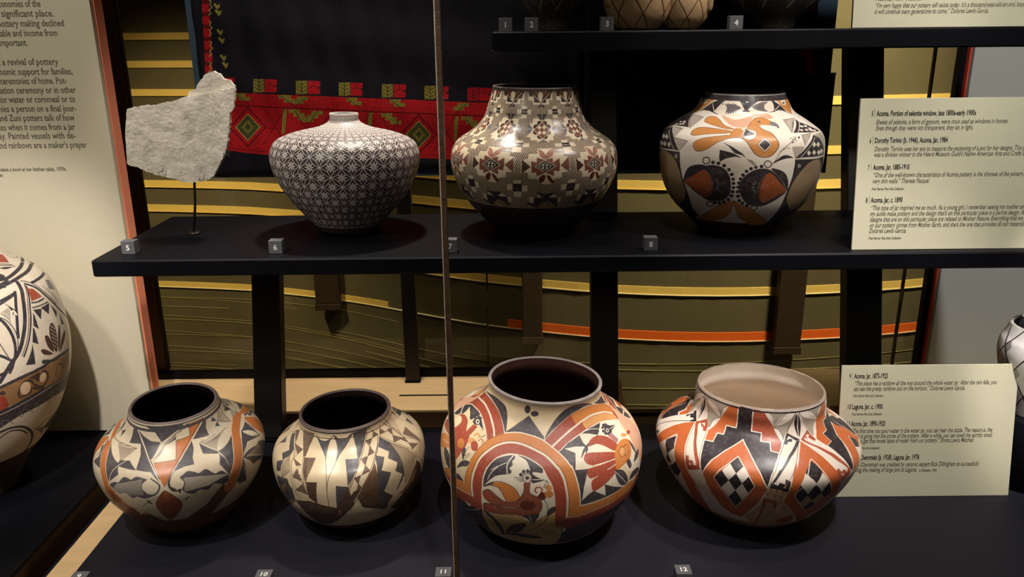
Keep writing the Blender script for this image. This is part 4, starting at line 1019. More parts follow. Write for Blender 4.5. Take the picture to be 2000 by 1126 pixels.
lB0.9 3002,1809 2999,1742
lB0.9 2987,1808 2984,1740
lB0.9 2972,1808 2972,1771
fS 2988,1731 2999,1618 2903,1592
lB0.9 2996,1651 2993,1616
lB0.9 2989,1719 2980,1613
lB0.9 2975,1713 2968,1610
lB0.9 2960,1691 2955,1607
lB0.9 2946,1669 2943,1604
lB0.9 2933,1646 2931,1601
lB0.9 2920,1624 2920,1597
fS 2815,1583 2906,1588 2842,1480
lB0.9 2888,1588 2889,1562
lB0.9 2877,1587 2878,1545
lB0.9 2866,1587 2868,1527
lB0.9 2854,1586 2857,1509
lB0.9 2843,1585 2848,1491
lB0.9 2832,1584 2837,1501
lB0.9 2820,1583 2822,1556
fS 2837,1479 2875,1391 2786,1372
lB0.9 2869,1404 2870,1390
lB0.9 2858,1430 2860,1388
lB0.9 2846,1456 2851,1387
lB0.9 2835,1476 2842,1385
lB0.9 2826,1458 2832,1383
lB0.9 2817,1440 2823,1381
lB0.9 2809,1423 2814,1379
lB0.9 2801,1406 2804,1377
lB0.9 2793,1389 2795,1375
fS 2703,1341 2776,1369 2733,1253
lB0.9 2762,1364 2765,1343
lB0.9 2753,1361 2759,1326
lB0.9 2745,1357 2752,1309
lB0.9 2736,1354 2746,1291
lB0.9 2727,1351 2740,1273
lB0.9 2718,1347 2734,1254
lB0.9 2710,1344 2717,1303
fS 2733,1253 2767,1185 2706,1158
lB0.9 2760,1199 2763,1184
lB0.9 2747,1225 2754,1180
lB0.9 2734,1250 2746,1177
lB0.9 2728,1235 2737,1173
lB0.9 2722,1215 2729,1169
lB0.9 2716,1195 2721,1165
lB0.9 2710,1174 2712,1161
lB1 3057,1976 3191,1824 2955,1807 2999,1618 2814,1580 2873,1392 2703,1341 2767,1185
fD 2687,1163 2756,1174 2683,1026 2606,855 2551,920
cB1 3357,1973 3520,1764 3541,1574 3642,1407 3718,1205
cB1 3382,1939 3503,1745 3519,1571
cB1 3206,1794 3337,1617 3436,1432 3522,1216 3650,997
cB1 3194,1779 3308,1608 3408,1427 3493,1208
lB1 3342,1971 3220,1812 3492,1789 3337,1617 3533,1570 3469,1378 3632,1358 3573,1192
fS 3283,1880 3339,1808 3228,1817
lB0.9 3308,1850 3328,1809
lB0.9 3276,1871 3308,1811
lB0.9 3264,1858 3288,1813
lB0.9 3253,1844 3268,1814
lB0.9 3241,1831 3249,1816
fS 3389,1817 3492,1789 3410,1715
lB0.9 3480,1793 3483,1782
lB0.9 3457,1800 3466,1766
lB0.9 3433,1806 3448,1751
lB0.9 3410,1812 3431,1735
lB0.9 3400,1781 3414,1719
fS 3414,1703 3506,1582 3346,1621
lB0.9 3478,1622 3479,1590
lB0.9 3459,1648 3461,1595
lB0.9 3439,1673 3443,1600
lB0.9 3418,1698 3425,1604
lB0.9 3401,1688 3408,1609
lB0.9 3385,1670 3390,1612
lB0.9 3369,1651 3373,1616
lB0.9 3354,1632 3356,1619
fS 3446,1608 3533,1570 3499,1479
lB0.9 3524,1575 3523,1545
lB0.9 3505,1583 3504,1494
lB0.9 3487,1591 3488,1511
lB0.9 3469,1599 3471,1555
fS 3499,1479 3603,1365 3472,1380
lB0.9 3569,1400 3575,1370
lB0.9 3549,1421 3558,1373
lB0.9 3532,1441 3541,1375
lB0.9 3515,1461 3524,1377
lB0.9 3498,1477 3508,1378
lB0.9 3483,1435 3492,1379
lB0.9 3474,1394 3477,1380
fK 3190,1781 3276,1656 3265,1455 3254,1289 3245,1127 3146,948 3220,874 3045,737 3026,682 2961,710 2933,1016 2927,1254 2969,1461 2991,1559 3083,1678
fW 3090,1667 3183,1544 3119,1463 3197,1355 3143,1263 3224,1166 3139,962 3205,886 3061,712 3035,766 3096,896 2988,1036 3088,1273 2993,1350 3091,1503 3009,1567
lB1 3273,1633 3294,1632
lB1 3270,1618 3306,1616
lB1 3268,1603 3317,1600
lB1 3266,1588 3329,1583
lB1 3264,1573 3340,1567
lB1 3262,1558 3351,1551
lB1 3260,1543 3361,1534
lB1 3258,1528 3371,1517
lB1 3256,1513 3381,1500
lB1 3254,1498 3390,1483
lB1 3252,1483 3400,1466
lB1 3250,1468 3410,1448
lB1 3249,1454 3420,1431
lB1 3247,1439 3425,1415
lB1 3246,1424 3426,1400
lB1 3246,1410 3428,1384
lB1 3246,1395 3430,1368
lB1 3246,1380 3434,1353
lB1 3247,1366 3439,1336
lB1 3244,1351 3444,1319
lB1 3242,1337 3451,1301
lB1 3240,1322 3459,1283
lB1 3239,1307 3468,1263
lB1 3239,1291 3466,1247
lB1 3239,1275 3457,1233
lB1 3239,1259 3448,1218
lB1 3240,1242 3439,1204
lB1 3241,1225 3431,1188
lB1 3242,1208 3424,1172
lB1 3244,1191 3418,1156
lB1 3245,1173 3412,1139
lB1 3247,1154 3407,1121
lB1 3247,1135 3401,1103
lB1 3248,1116 3383,1088
lB1 3248,1096 3365,1073
lB1 3249,1076 3348,1056
lB1 3251,1055 3332,1039
lB1 3252,1033 3317,1022
lB1 3254,1012 3302,1003
lB1 3256,990 3287,985
lB1 3259,968 3273,965
fB 2953,1468 2945,1384 2932,1208 2938,996 2959,735 2760,866 2710,1061 2782,1220 2862,1355
lT0.7 2943,1456 2952,1458
lT0.7 2923,1434 2950,1439
lT0.7 2905,1411 2948,1421
lT0.7 2887,1389 2946,1403
lT0.7 2871,1367 2945,1385
lT0.7 2855,1345 2942,1366
lT0.7 2842,1322 2940,1348
lT0.7 2828,1299 2938,1329
lT0.7 2815,1275 2936,1310
lT0.7 2803,1251 2934,1291
lT0.7 2791,1226 2933,1272
lT0.7 2779,1201 2932,1252
lT0.7 2767,1175 2932,1232
lT0.7 2755,1147 2931,1211
lT0.7 2743,1119 2931,1190
lT0.7 2732,1090 2930,1169
lT0.7 2720,1060 2930,1147
lT0.7 2727,1040 2931,1124
lT0.7 2736,1020 2931,1101
lT0.7 2745,1000 2932,1078
lT0.7 2753,979 2932,1053
lT0.7 2762,959 2933,1029
lT0.7 2771,938 2934,1003
lT0.7 2780,917 2936,978
lT0.7 2790,895 2937,953
lT0.7 2810,878 2938,927
lT0.7 2834,861 2940,900
lT0.7 2857,843 2941,873
lT0.7 2882,823 2943,845
lT0.7 2907,802 2946,815
lT0.7 2934,779 2949,784
fD 3402,1103 3479,1203 3561,1071 3670,774 3495,561 3292,445 3090,627 3254,847 3320,986
fT 3455,1093 3422,953 3254,847 3166,844 3341,986
lB0.7 3652,1957 3708,1905
lB0.7 3615,1964 3691,1841
lB0.7 3583,1969 3656,1784
lB0.7 3554,1973 3614,1727
lB0.7 3527,1976 3570,1670
lB0.7 3503,1977 3542,1645
lB0.7 3480,1978 3542,1700
lB0.7 3458,1979 3536,1756
lB0.7 3437,1979 3520,1812
lB0.7 3417,1978 3493,1869
lB0.7 3398,1978 3442,1930
fK 3742,1943 4051,1812 4470,1483 3922,1749 3871,1615 3943,1785
fS 3742,1633 3708,1481 3698,1304 3562,1612
lB0.6 3683,1345 3683,1321
lB0.6 3682,1413 3660,1352
lB0.6 3704,1473 3643,1379
lB0.6 3715,1513 3631,1404
lB0.6 3724,1549 3621,1427
lB0.6 3731,1585 3613,1450
lB0.6 3739,1621 3607,1473
lB0.6 3719,1632 3600,1495
lB0.6 3686,1631 3594,1517
lB0.6 3655,1628 3588,1540
lB0.6 3625,1624 3581,1562
lB0.6 3597,1619 3573,1584
lB0.8 3672,1952 3652,1778 3542,1629
cB0.9 3837,1909 3884,1648 3912,1439 3848,1321
rK 1970,1994
rB 1896,1906''',
'8': '''fO 1493,1962 1805,1975 1642,1902 1352,1735 1248,1752 1288,1850 1506,1871
fO 2803,1982 3370,1977 3490,1884 3207,1741 3047,1838 2956,1910
fK 1315,1961 1499,1966 1433,1919 1459,1872 1238,1851 1263,1918
fW 1260,1926 1269,1857 1468,1866 1487,1957 1394,1925 1381,1879
fW 3020,1972 3081,1940 3186,1970 3249,1967 3169,1862 3050,1879
fK 3086,1974 3186,1970 3105,1935
fK 3075,1905 3165,1901 3119,1884 3077,1886
fK 1357,1738 1677,1900 1969,1980 2206,1984 2434,1984 2675,1981 2843,1936 2997,1870 3184,1732 3086,1784 2988,1810 2901,1817 2795,1797 2577,1798 2332,1797 2245,1797 2092,1767 1864,1755 1774,1777 1693,1792 1542,1795 1440,1770
lW1 1352,1735 1676,1901 1945,1975
sW 1816,1780 1806,1821 1918,1922 2061,1971 2162,1954 2253,1888 2311,1810 2251,1801 2112,1768 1965,1752
sW 2349,1810 2402,1859 2528,1927 2660,1974 2775,1949 2828,1891 2811,1816 2688,1800 2472,1791
sW 2052,1766 2205,1796 2311,1806 2579,1806 2709,1796 2568,1765 2371,1756 2170,1731
sL 1975,1881 2121,1889 2243,1847 2104,1794 2000,1790 2014,1837
lB0.7 1989,1872 2182,1877
lB0.7 1991,1862 2201,1867
lB0.7 1994,1851 2220,1857
lB0.7 1996,1840 2236,1846
lB0.7 1999,1829 2205,1835
lB0.7 2002,1818 2175,1823
lB0.7 2004,1807 2145,1811
lB0.7 2042,1797 2116,1799
sL 2423,1867 2598,1918 2723,1917 2637,1880 2642,1843 2689,1804 2517,1822
lB0.7 2564,1906 2655,1905
lB0.7 2523,1895 2651,1894
lB0.7 2484,1885 2646,1883
lB0.7 2447,1874 2643,1872
lB0.7 2431,1863 2639,1862
lB0.7 2454,1852 2636,1851
lB0.7 2477,1842 2632,1840
lB0.7 2499,1831 2629,1829
sK 1923,1889 1922,1884 1918,1881 1910,1881 1903,1883 1898,1888 1898,1892 1903,1895 1910,1895 1918,1893
sK 2028,1774 2028,1768 2025,1765 2018,1765 2012,1768 2007,1773 2007,1778 2011,1781 2017,1781 2024,1779
sK 1973,1886 1972,1881 1968,1878 1960,1878 1953,1881 1949,1885 1949,1889 1954,1892 1961,1893 1968,1890
sK 2065,1780 2065,1775 2061,1772 2055,1772 2048,1775 2044,1780 2044,1785 2048,1788 2055,1788 2061,1785
sK 2018,1892 2017,1887 2012,1884 2005,1884 1998,1887 1994,1891 1995,1896 1999,1898 2007,1899 2014,1896
sK 2102,1787 2101,1782 2097,1779 2091,1778 2085,1781 2081,1786 2082,1791 2086,1794 2092,1794 2098,1792
sK 2065,1889 2064,1884 2059,1881 2052,1881 2046,1884 2042,1888 2043,1892 2048,1895 2055,1896 2061,1893
sK 2139,1793 2138,1788 2134,1785 2128,1785 2122,1788 2118,1792 2119,1797 2123,1800 2130,1800 2136,1798
sK 2108,1894 2108,1890 2103,1887 2096,1887 2090,1889 2086,1894 2087,1898 2092,1901 2099,1901 2105,1899
sK 2176,1799 2175,1794 2171,1791 2165,1791 2159,1794 2156,1798 2157,1803 2161,1806 2167,1806 2173,1803
sK 2154,1891 2153,1886 2148,1883 2141,1883 2135,1886 2132,1890 2133,1895 2138,1898 2145,1898 2151,1895
sK 2213,1805 2212,1800 2208,1797 2202,1797 2196,1799 2193,1804 2194,1809 2199,1812 2205,1812 2211,1809
lW1.4 1697,1883 1794,1787
lW1.2 2963,1871 2823,1815
sW 2366,1930 2362,1919 2349,1912 2332,1912 2318,1919 2312,1930 2316,1942 2330,1949 2347,1949 2361,1942
sK 2351,1930 2349,1925 2343,1922 2336,1922 2331,1925 2328,1930 2330,1936 2335,1939 2342,1939 2348,1936
sK 2324,1813 2319,1806 2305,1802 2288,1802 2273,1805 2267,1812 2272,1818 2286,1822 2303,1823 2318,1819
sK 2388,1813 2383,1807 2371,1803 2356,1802 2344,1806 2339,1813 2343,1819 2355,1823 2371,1823 2383,1819
lB1.1 1656,1489 1378,1703
lB1.1 1659,1510 1421,1703
lB1.1 1663,1531 1460,1703
lB1.1 1667,1553 1497,1702
lB1.1 1671,1574 1531,1701
lB1.1 1674,1596 1563,1700
lB1.1 1676,1619 1593,1698
lB1.1 1677,1642 1622,1696
lB1.1 1679,1665 1650,1694
lB0.9 1367,1703 1682,1692 1655,1478 1367,1703
fK 1322,1686 1398,1696 1630,1486 1542,1489 1276,1650
lW1.2 1375,1687 1640,1487
fK 1205,1460 1255,1604 1297,1654 1550,1488
fW 1302,1532 1302,1557 1370,1559 1369,1534
fW 1402,1549 1403,1574 1459,1573 1456,1548
fW 1295,1485 1292,1511 1360,1513 1360,1488
fW 1386,1496 1387,1522 1441,1521 1439,1496
fW 1430,1517 1432,1542 1483,1540 1479,1516
fW 1275,1469 1273,1494 1342,1497 1343,1472
fK 1110,1138 1095,1214 1085,1303 1278,1421 1333,1444 1525,1322 1661,1175 1577,1177
lB1 1444,1398 1359,1452
lB1 1532,1317 1389,1454
lB1 1542,1335 1417,1454
lB1 1550,1352 1443,1455
lB1 1555,1371 1468,1455
lB1 1558,1391 1492,1455
lB1 1559,1411 1514,1454
lB1 1558,1433 1536,1454
lB1 1725,1302 1739,1280
lB1 1707,1303 1731,1268
lB1 1689,1305 1722,1255
lB1 1671,1307 1713,1243
lB1 1652,1308 1703,1230
lB1 1632,1310 1693,1217
lB1 1611,1311 1683,1204
lB1 1590,1312 1672,1192
lB1 1568,1313 1662,1179
lB1 1545,1314 1573,1287
lB0.9 1343,1452 1556,1453 1530,1315 1750,1299 1661,1177
lW1.2 1338,1382 1459,1304 1576,1181
cW1 1322,1448 1525,1322 1656,1178
fW 1230,1322 1341,1302 1320,1263 1212,1282
fW 1347,1331 1424,1305 1409,1268 1340,1292
fW 1254,1239 1338,1218 1295,1176 1178,1192
fW 1366,1249 1422,1223 1392,1184 1331,1209
fW 1466,1255 1509,1228 1485,1190 1441,1217
fW 1105,1230 1240,1217 1120,1162 1100,1190
fK 1110,1130 1666,1169 1673,1155 1685,1004 1714,843 1737,785 1759,631 1742,441 1770,314 1395,201 1275,313 1339,477 1277,603 1145,830 1125,978
lW1.2 1110,1134 1657,1170
sW 1640,1111 1638,1097 1628,1088 1616,1086 1606,1092 1602,1104 1605,1118 1614,1127 1626,1129 1636,1123
sK 1630,1109 1629,1102 1625,1098 1619,1097 1615,1100 1613,1106 1614,1113 1618,1117 1623,1118 1628,1115
sU 1120,1014 1196,1095 1363,1143 1504,1125 1598,1071 1664,970 1699,825 1724,701 1642,570 1478,461 1415,545 1350,705 1169,830 1120,1010
sP 1955,1751 2083,1711 2181,1682 2280,1703 2419,1765 2576,1794 2716,1761 2716,1699 2623,1702 2513,1746 2433,1726 2378,1613 2331,1553 2262,1545 2179,1562 2072,1641
sO 1775,1611 1747,1677 1783,1713 1884,1712 1985,1658 2069,1577 2154,1540 2191,1516 2101,1520 1973,1556 1874,1581
cB0.9 1775,1611 1747,1677 1783,1713 1884,1712 1985,1658 2069,1577 2154,1540 2191,1516 2101,1520 1973,1556 1874,1581 1775,1611
sO 1751,1381 1728,1428 1747,1487 1826,1517 1952,1514 2164,1487 2151,1453 1988,1425 1890,1402 1803,1377
cB0.9 1751,1381 1728,1428 1747,1487 1826,1517 1952,1514 2164,1487 2151,1453 1988,1425 1890,1402 1803,1377 1751,1381
sO 1823,1257 1829,1294 1881,1337 1973,1372 2158,1414 2142,1360 2070,1317 1999,1254 1939,1214 1873,1201 1842,1224
cB0.9 1823,1257 1829,1294 1881,1337 1973,1372 2158,1414 2142,1360 2070,1317 1999,1254 1939,1214 1873,1201 1842,1224 1823,1257
fO 2142,1360 2194,1516 2213,1535 2275,1535 2298,1484 2273,1385 2206,1382
sO 2345,1548 2388,1636 2459,1716 2556,1728 2634,1685 2664,1650 2627,1588 2555,1592 2507,1591 2486,1564 2521,1517 2592,1464 2627,1368 2638,1293 2604,1226 2551,1179 2476,1172 2418,1204 2375,1268 2344,1323 2296,1368 2276,1403 2297,1494
cB1.1 2148,1361 2212,1382 2273,1385 2344,1323 2375,1268 2418,1204 2476,1172 2552,1176 2604,1226 2638,1293 2627,1368 2592,1464 2521,1517 2486,1564
cB0.8 2345,1548 2388,1636 2459,1716 2556,1728 2634,1685 2664,1650
sW 2324,1521 2380,1519 2426,1497 2439,1446 2410,1388 2367,1356 2319,1376 2294,1399 2298,1463
fL 2294,1395 2331,1521 2421,1445
fK 2300,1423 2328,1521 2364,1486 2331,1424
cB0.8 2324,1521 2380,1519 2426,1497 2439,1446 2410,1388 2367,1356 2319,1376 2294,1399
sL 2655,1650 2713,1621 2727,1562 2695,1527 2693,1559 2627,1588
cB1 2655,1650 2713,1621 2724,1557 2698,1532
sL 2523,1650 2515,1639 2502,1633 2488,1633 2478,1640 2475,1650 2482,1661 2496,1668 2511,1668 2521,1661
sK 2507,1650 2504,1644 2499,1640 2494,1640 2491,1644 2491,1650 2494,1656 2499,1660 2504,1660 2507,1656
fW 2510,1393 2572,1302 2503,1222 2434,1303
fK 2507,1373 2557,1302 2502,1241 2449,1303
lB0.8 2510,1393 2572,1302 2503,1222 2434,1303 2510,1393
lB1.1 2870,1652 2886,1673
lB1.1 2860,1612 2909,1674
lB1.1 2853,1573 2932,1675
lB1.1 2849,1536 2956,1676
lB1.1 2845,1499 2981,1677
lB1.1 2841,1462 3006,1677
lB1.1 2861,1469 3033,1678
lB1.1 2911,1522 3061,1678
lB1.1 2970,1575 3090,1678
lB1.1 3052,1629 3121,1677
fK 3138,1666 3134,1610 2923,1438 2854,1445
lW1.2 3114,1594 2920,1441
lB0.9 3150,1677 2875,1672 2840,1443
fK 3135,1601 3225,1545 3407,1401 3134,1419 2926,1442
fW 3055,1549 3115,1542 3101,1512 3049,1519
fW 3139,1544 3210,1535 3189,1506 3128,1514
fW 2987,1491 3037,1485 3028,1456 2984,1461
fW 3079,1485 3137,1477 3123,1448 3072,1455
fW 3158,1468 3227,1458 3208,1430 3149,1439
fW 3221,1453 3302,1440 3280,1413 3209,1424
fW 3171,1495 3244,1484 3221,1455 3159,1465
fG 3136,1389 3424,1382 3332,1240 3226,1329
lB1 2936,1388 2950,1400
lB1 2930,1368 2970,1402
lB1 2927,1348 2991,1404
lB1 2926,1330 3012,1406
lB1 2927,1312 3035,1407
lB1 2930,1295 3058,1409
lB1 2935,1278 3083,1410
lB1 3004,1339 3109,1411
lB0.9 3138,1411 2940,1399 2935,1277
fK 3129,1383 3226,1329 3314,1221 3339,1131 3261,1125 2948,1142 2812,1143 2945,1245
lW1 3134,1349 2991,1241 2880,1147
lB1 2778,1252 2794,1271
lB1 2782,1239 2807,1270
lB1 2786,1225 2821,1269
lB1 2790,1212 2835,1268
lB1 2794,1199 2849,1267
lB1 2798,1185 2864,1266
lB1 2802,1171 2878,1265
lB1 2807,1158 2894,1264
lB1 2811,1144 2909,1262
lB1 2830,1150 2925,1261
fW 3090,1300 3117,1265 3078,1237 3048,1273
fW 3167,1291 3204,1254 3154,1228 3117,1265
fW 2991,1216 3021,1182 2993,1153 2963,1188
fW 3075,1213 3112,1178 3077,1150 3042,1186
fW 3171,1201 3221,1163 3175,1137 3129,1176
fW 3243,1206 3315,1164 3247,1141 3190,1182
fK 2813,1134 3095,1109 3246,1105 3334,1106 3440,914 3315,925 3304,828 3187,678 3250,463 3290,333 3068,214 2772,256 2778,510 2784,750 2811,951 2814,1058
lW1.3 2812,1137 2976,1128 3174,1116 3329,1116
sW 2890,1055 2888,1043 2881,1037 2869,1038 2859,1046 2854,1058 2856,1070 2863,1076 2874,1075 2884,1067
sK 2881,1056 2881,1048 2877,1044 2871,1044 2865,1050 2862,1057 2863,1065 2867,1069 2873,1069 2878,1063
sU 3149,1097 3243,1055 3336,951 3304,828 3233,656 3174,503 3022,459 2840,626 2810,763 2845,897 2918,1005 3013,1080
sK 2019,1113 2013,1087 1994,1070 1970,1067 1950,1080 1941,1105 1947,1130 1965,1148 1990,1150 2010,1137
sW 2009,1112 2004,1093 1991,1080 1973,1078 1958,1088 1951,1106 1956,1125 1969,1137 1987,1139 2002,1129
sK 2054,591 2042,561 2016,540 1985,535 1962,549 1958,576 1972,605 1998,625 2026,629 2048,616
sW 2042,589 2033,569 2014,554 1991,551 1975,560 1971,578 1981,598 2000,612 2021,615 2037,606
sK 2577,1092 2572,1068 2555,1053 2531,1053 2511,1069 2502,1094 2507,1118 2525,1133 2548,1133 2568,1117
sW 2568,1093 2564,1074 2551,1062 2533,1063 2518,1075 2511,1094 2515,1112 2528,1124 2546,1123 2561,1112
sK 2517,562 2514,537 2496,522 2469,522 2444,538 2432,562 2436,585 2455,599 2480,599 2504,585
sW 2506,562 2503,546 2489,536 2469,536 2452,546 2443,562 2446,577 2460,587 2479,587 2497,577
sK 2064,1096 2061,1085 2052,1077 2041,1076 2032,1082 2028,1093 2031,1104 2039,1112 2051,1113 2060,1107
sK 2115,1090 2112,1078 2103,1071 2093,1070 2083,1076 2079,1087 2082,1098 2091,1106 2102,1107 2111,1101
sK 2168,1069 2165,1058 2157,1050 2146,1049 2137,1056 2133,1067 2136,1078 2144,1086 2155,1086 2164,1080
sK 2213,1026 2210,1015 2202,1007 2192,1006 2183,1013 2179,1024 2182,1035 2190,1043 2200,1044 2209,1037
sK 2242,974 2239,962 2231,955 2220,954 2211,961 2207,972 2210,983 2218,991 2229,992 2238,985
sK 2257,920 2255,909 2246,901 2236,900 2227,907 2223,918 2225,930 2234,938 2244,938 2253,932
sK 2263,873 2261,861 2252,853 2242,853 2232,859 2229,871 2231,883 2240,891 2250,891 2259,885
sK 2266,825 2263,812 2255,804 2244,804 2235,811 2231,822 2234,835 2242,843 2253,843 2262,836
sK 2261,774 2258,761 2250,753 2238,752 2229,759 2225,772 2228,784 2237,793 2248,793 2257,786
sK 2252,721 2249,708 2240,699 2228,698 2219,705 2215,718 2218,732 2227,740 2238,741 2247,734
sK 2222,668 2219,654 2210,645 2198,644 2188,652 2184,665 2188,679 2197,688 2209,689 2218,682
sK 2178,634 2174,620 2164,610 2152,608 2142,616 2138,630 2142,644 2152,654 2164,655 2174,648
sK 2131,616 2127,601 2116,591 2103,589 2093,597 2090,611 2095,626 2106,636 2118,637 2128,629
sK 2084,610 2079,595 2067,584 2054,583 2044,590 2041,604 2047,619 2058,630 2071,631 2081,624
sK 2500,1069 2498,1058 2490,1051 2479,1051 2470,1058 2466,1069 2468,1080 2476,1087 2487,1087 2496,1080
sK 2449,1062 2447,1051 2439,1044 2428,1044 2419,1051 2415,1062 2418,1073 2426,1080 2436,1080 2445,1073
sK 2408,1044 2406,1033 2398,1026 2387,1026 2378,1033 2374,1044 2377,1055 2385,1062 2395,1062 2404,1055
sK 2371,1015 2368,1004 2360,997 2350,996 2341,1003 2337,1014 2339,1026 2347,1033 2358,1033 2367,1026
sK 2343,971 2340,960 2332,952 2322,952 2313,959 2309,970 2311,982 2319,989 2330,989 2339,983
sK 2325,927 2322,916 2314,908 2303,908 2294,914 2290,926 2293,937 2301,945 2312,945 2321,939
sK 2311,879 2308,867 2300,860 2289,859 2280,866 2276,878 2279,889 2287,897 2297,898 2307,891
sK 2308,831 2306,819 2297,811 2286,810 2277,817 2273,829 2276,841 2284,849 2295,849 2304,842
sK 2307,777 2304,764 2296,756 2285,755 2275,762 2271,775 2274,787 2282,795 2293,796 2303,789
sK 2316,721 2313,707 2305,699 2293,698 2283,706 2279,719 2282,732 2291,740 2302,741 2311,733
sK 2331,663 2328,649 2319,640 2308,639 2298,647 2293,661 2296,674 2305,683 2316,684 2326,676
sK 2366,629 2363,615 2355,606 2343,605 2332,613 2327,627 2330,642 2339,651 2350,651 2360,643
sK 2418,599 2416,584 2408,575 2395,574 2384,583 2379,598 2381,613 2389,622 2401,622 2412,613
sK 1713,836 1771,887 1905,999 1983,1052 2056,1068 2134,1049 2195,985 2224,885 2223,756 2181,678 2109,634 2005,629 1903,683 1801,769
cG0.9 1718,840 1771,887 1905,999 1983,1052 2056,1065 2134,1047 2192,985 2220,885 2219,763 2178,682 2109,640 2006,635
lL0.35 2159,993 2160,968
lL0.35 2150,1009 2152,968
lL0.35 2141,1025 2143,967
lL0.35 2132,1035 2135,966
lL0.35 2123,1035 2126,965
lL0.35 2115,1035 2118,965
lL0.35 2106,1036 2109,964
lL0.35 2098,1036 2100,963
lL0.35 2089,1036 2092,962
lL0.35 2080,1037 2083,961
lL0.35 2072,1037 2074,961
lL0.35 2063,1037 2065,960
lL0.35 2054,1037 2057,959
lL0.35 2045,1037 2048,958
lL0.35 2037,1037 2038,969
lL0.35 2028,1038 2029,981
lL0.35 2019,1038 2020,993
lL0.35 2010,1038 2011,1004
lL0.35 2001,1038 2001,1016
lL0.35 1992,1038 1992,1027
sK 1718,844 1758,956 1805,1018 1884,1051 1976,1051 1885,967 1771,887
sR 1733,833 1849,925 1945,1001 1984,991 2023,919 2044,832 2026,735 1975,678 1927,691 1839,763
cT0.9 1971,1004 2030,927 2054,833 2034,736 1974,669 1905,692
sK 2778,774 2716,885 2637,977 2556,1037 2485,1050 2418,1030 2354,979 2312,912 2295,822 2319,737 2356,664 2421,604 2525,583 2626,622 2718,698
cG0.9 2774,783 2716,885 2637,977 2556,1037 2485,1046 2418,1027 2354,975 2316,909
sK 2574,1043 2642,1034 2720,987 2767,904 2789,797 2784,774 2716,885 2637,977
sR 2775,773 2691,872 2614,963 2567,994 2522,944 2497,842 2505,716 2561,634 2614,667 2696,725
cT0.9 2566,1001 2512,952 2480,857 2488,733 2555,630
sL 2087,920 2090,916 2090,908 2088,900 2083,893 2078,892 2075,896 2075,904 2077,913 2082,919
sL 2436,907 2441,906 2447,898 2451,887 2453,877 2451,872 2446,874 2440,881 2436,892 2434,902
sL 2108,896 2109,890 2106,883 2100,877 2093,875 2089,877 2088,883 2091,890 2097,896 2104,898
sL 2416,879 2420,881 2428,878 2436,871 2442,863 2443,857 2439,855 2431,858 2422,865 2417,873
sL 2117,854 2115,849 2109,845 2101,844 2095,847 2093,852 2095,858 2101,861 2109,862 2115,860
sL 2411,834 2414,839 2421,842 2430,842 2438,839 2442,834 2439,829 2432,826 2422,826 2414,829
sL 2110,811 2106,808 2099,809 2092,813 2089,820 2089,826 2094,829 2100,828 2107,824 2110,817
sL 2425,788 2424,795 2428,803 2436,810 2443,813 2448,811 2448,805 2444,797 2437,790 2430,787
sL 2088,780 2083,780 2078,786 2076,795 2076,803 2079,808 2084,808 2089,802 2092,794 2092,785
sL 2452,758 2449,764 2448,774 2450,786 2455,794 2459,796 2462,791 2463,780 2461,768 2457,760
fK 2101,1330 2205,1279 2305,1208 2341,1158 2393,1135 2449,1066 2414,1080 2342,1154 2306,1187 2239,1205 2176,1281
fK 2099,1238 2210,1214 2308,1160 2241,1171 2158,1145 2108,1107 2099,1155 2099,1159
cW1.1 2104,1239 2210,1214 2307,1170 2365,1145 2431,1073
sW 2108,1100 2158,1142 2242,1164 2308,1160 2342,1141 2420,1073 2370,1065 2285,976 2208,1065 2149,1096
sK 2586,1099 2632,1149 2680,1181 2733,1182 2790,1151 2721,1150 2645,1128
cB1 2560,1065 2608,1133 2666,1237 2782,1329 2845,1372
cB0.8 2653,1231 2718,1262 2752,1257
cB1 2773,1369 2803,1367 2799,1335 2779,1314 2810,1319
cB1 2822,1391 2849,1380 2826,1349 2844,1332
sK 2900,1371 2892,1363 2883,1358 2875,1359 2871,1365 2874,1374 2881,1382 2891,1387 2899,1386 2903,1380
sO 1753,290 1979,470 2106,581 2251,653 2247,577 2206,434 2106,324 1896,243
sO 2261,654 2350,592 2419,566 2561,448 2790,247 2549,224 2438,282 2319,419 2275,560
cB0.9 1827,335 1979,470 2106,581 2251,653 2247,577 2206,434 2106,324
cB0.9 2261,654 2350,592 2419,566 2561,448 2790,247
cB0.9 2264,641 2275,560 2319,419 2384,325
rK 1930,1996''',
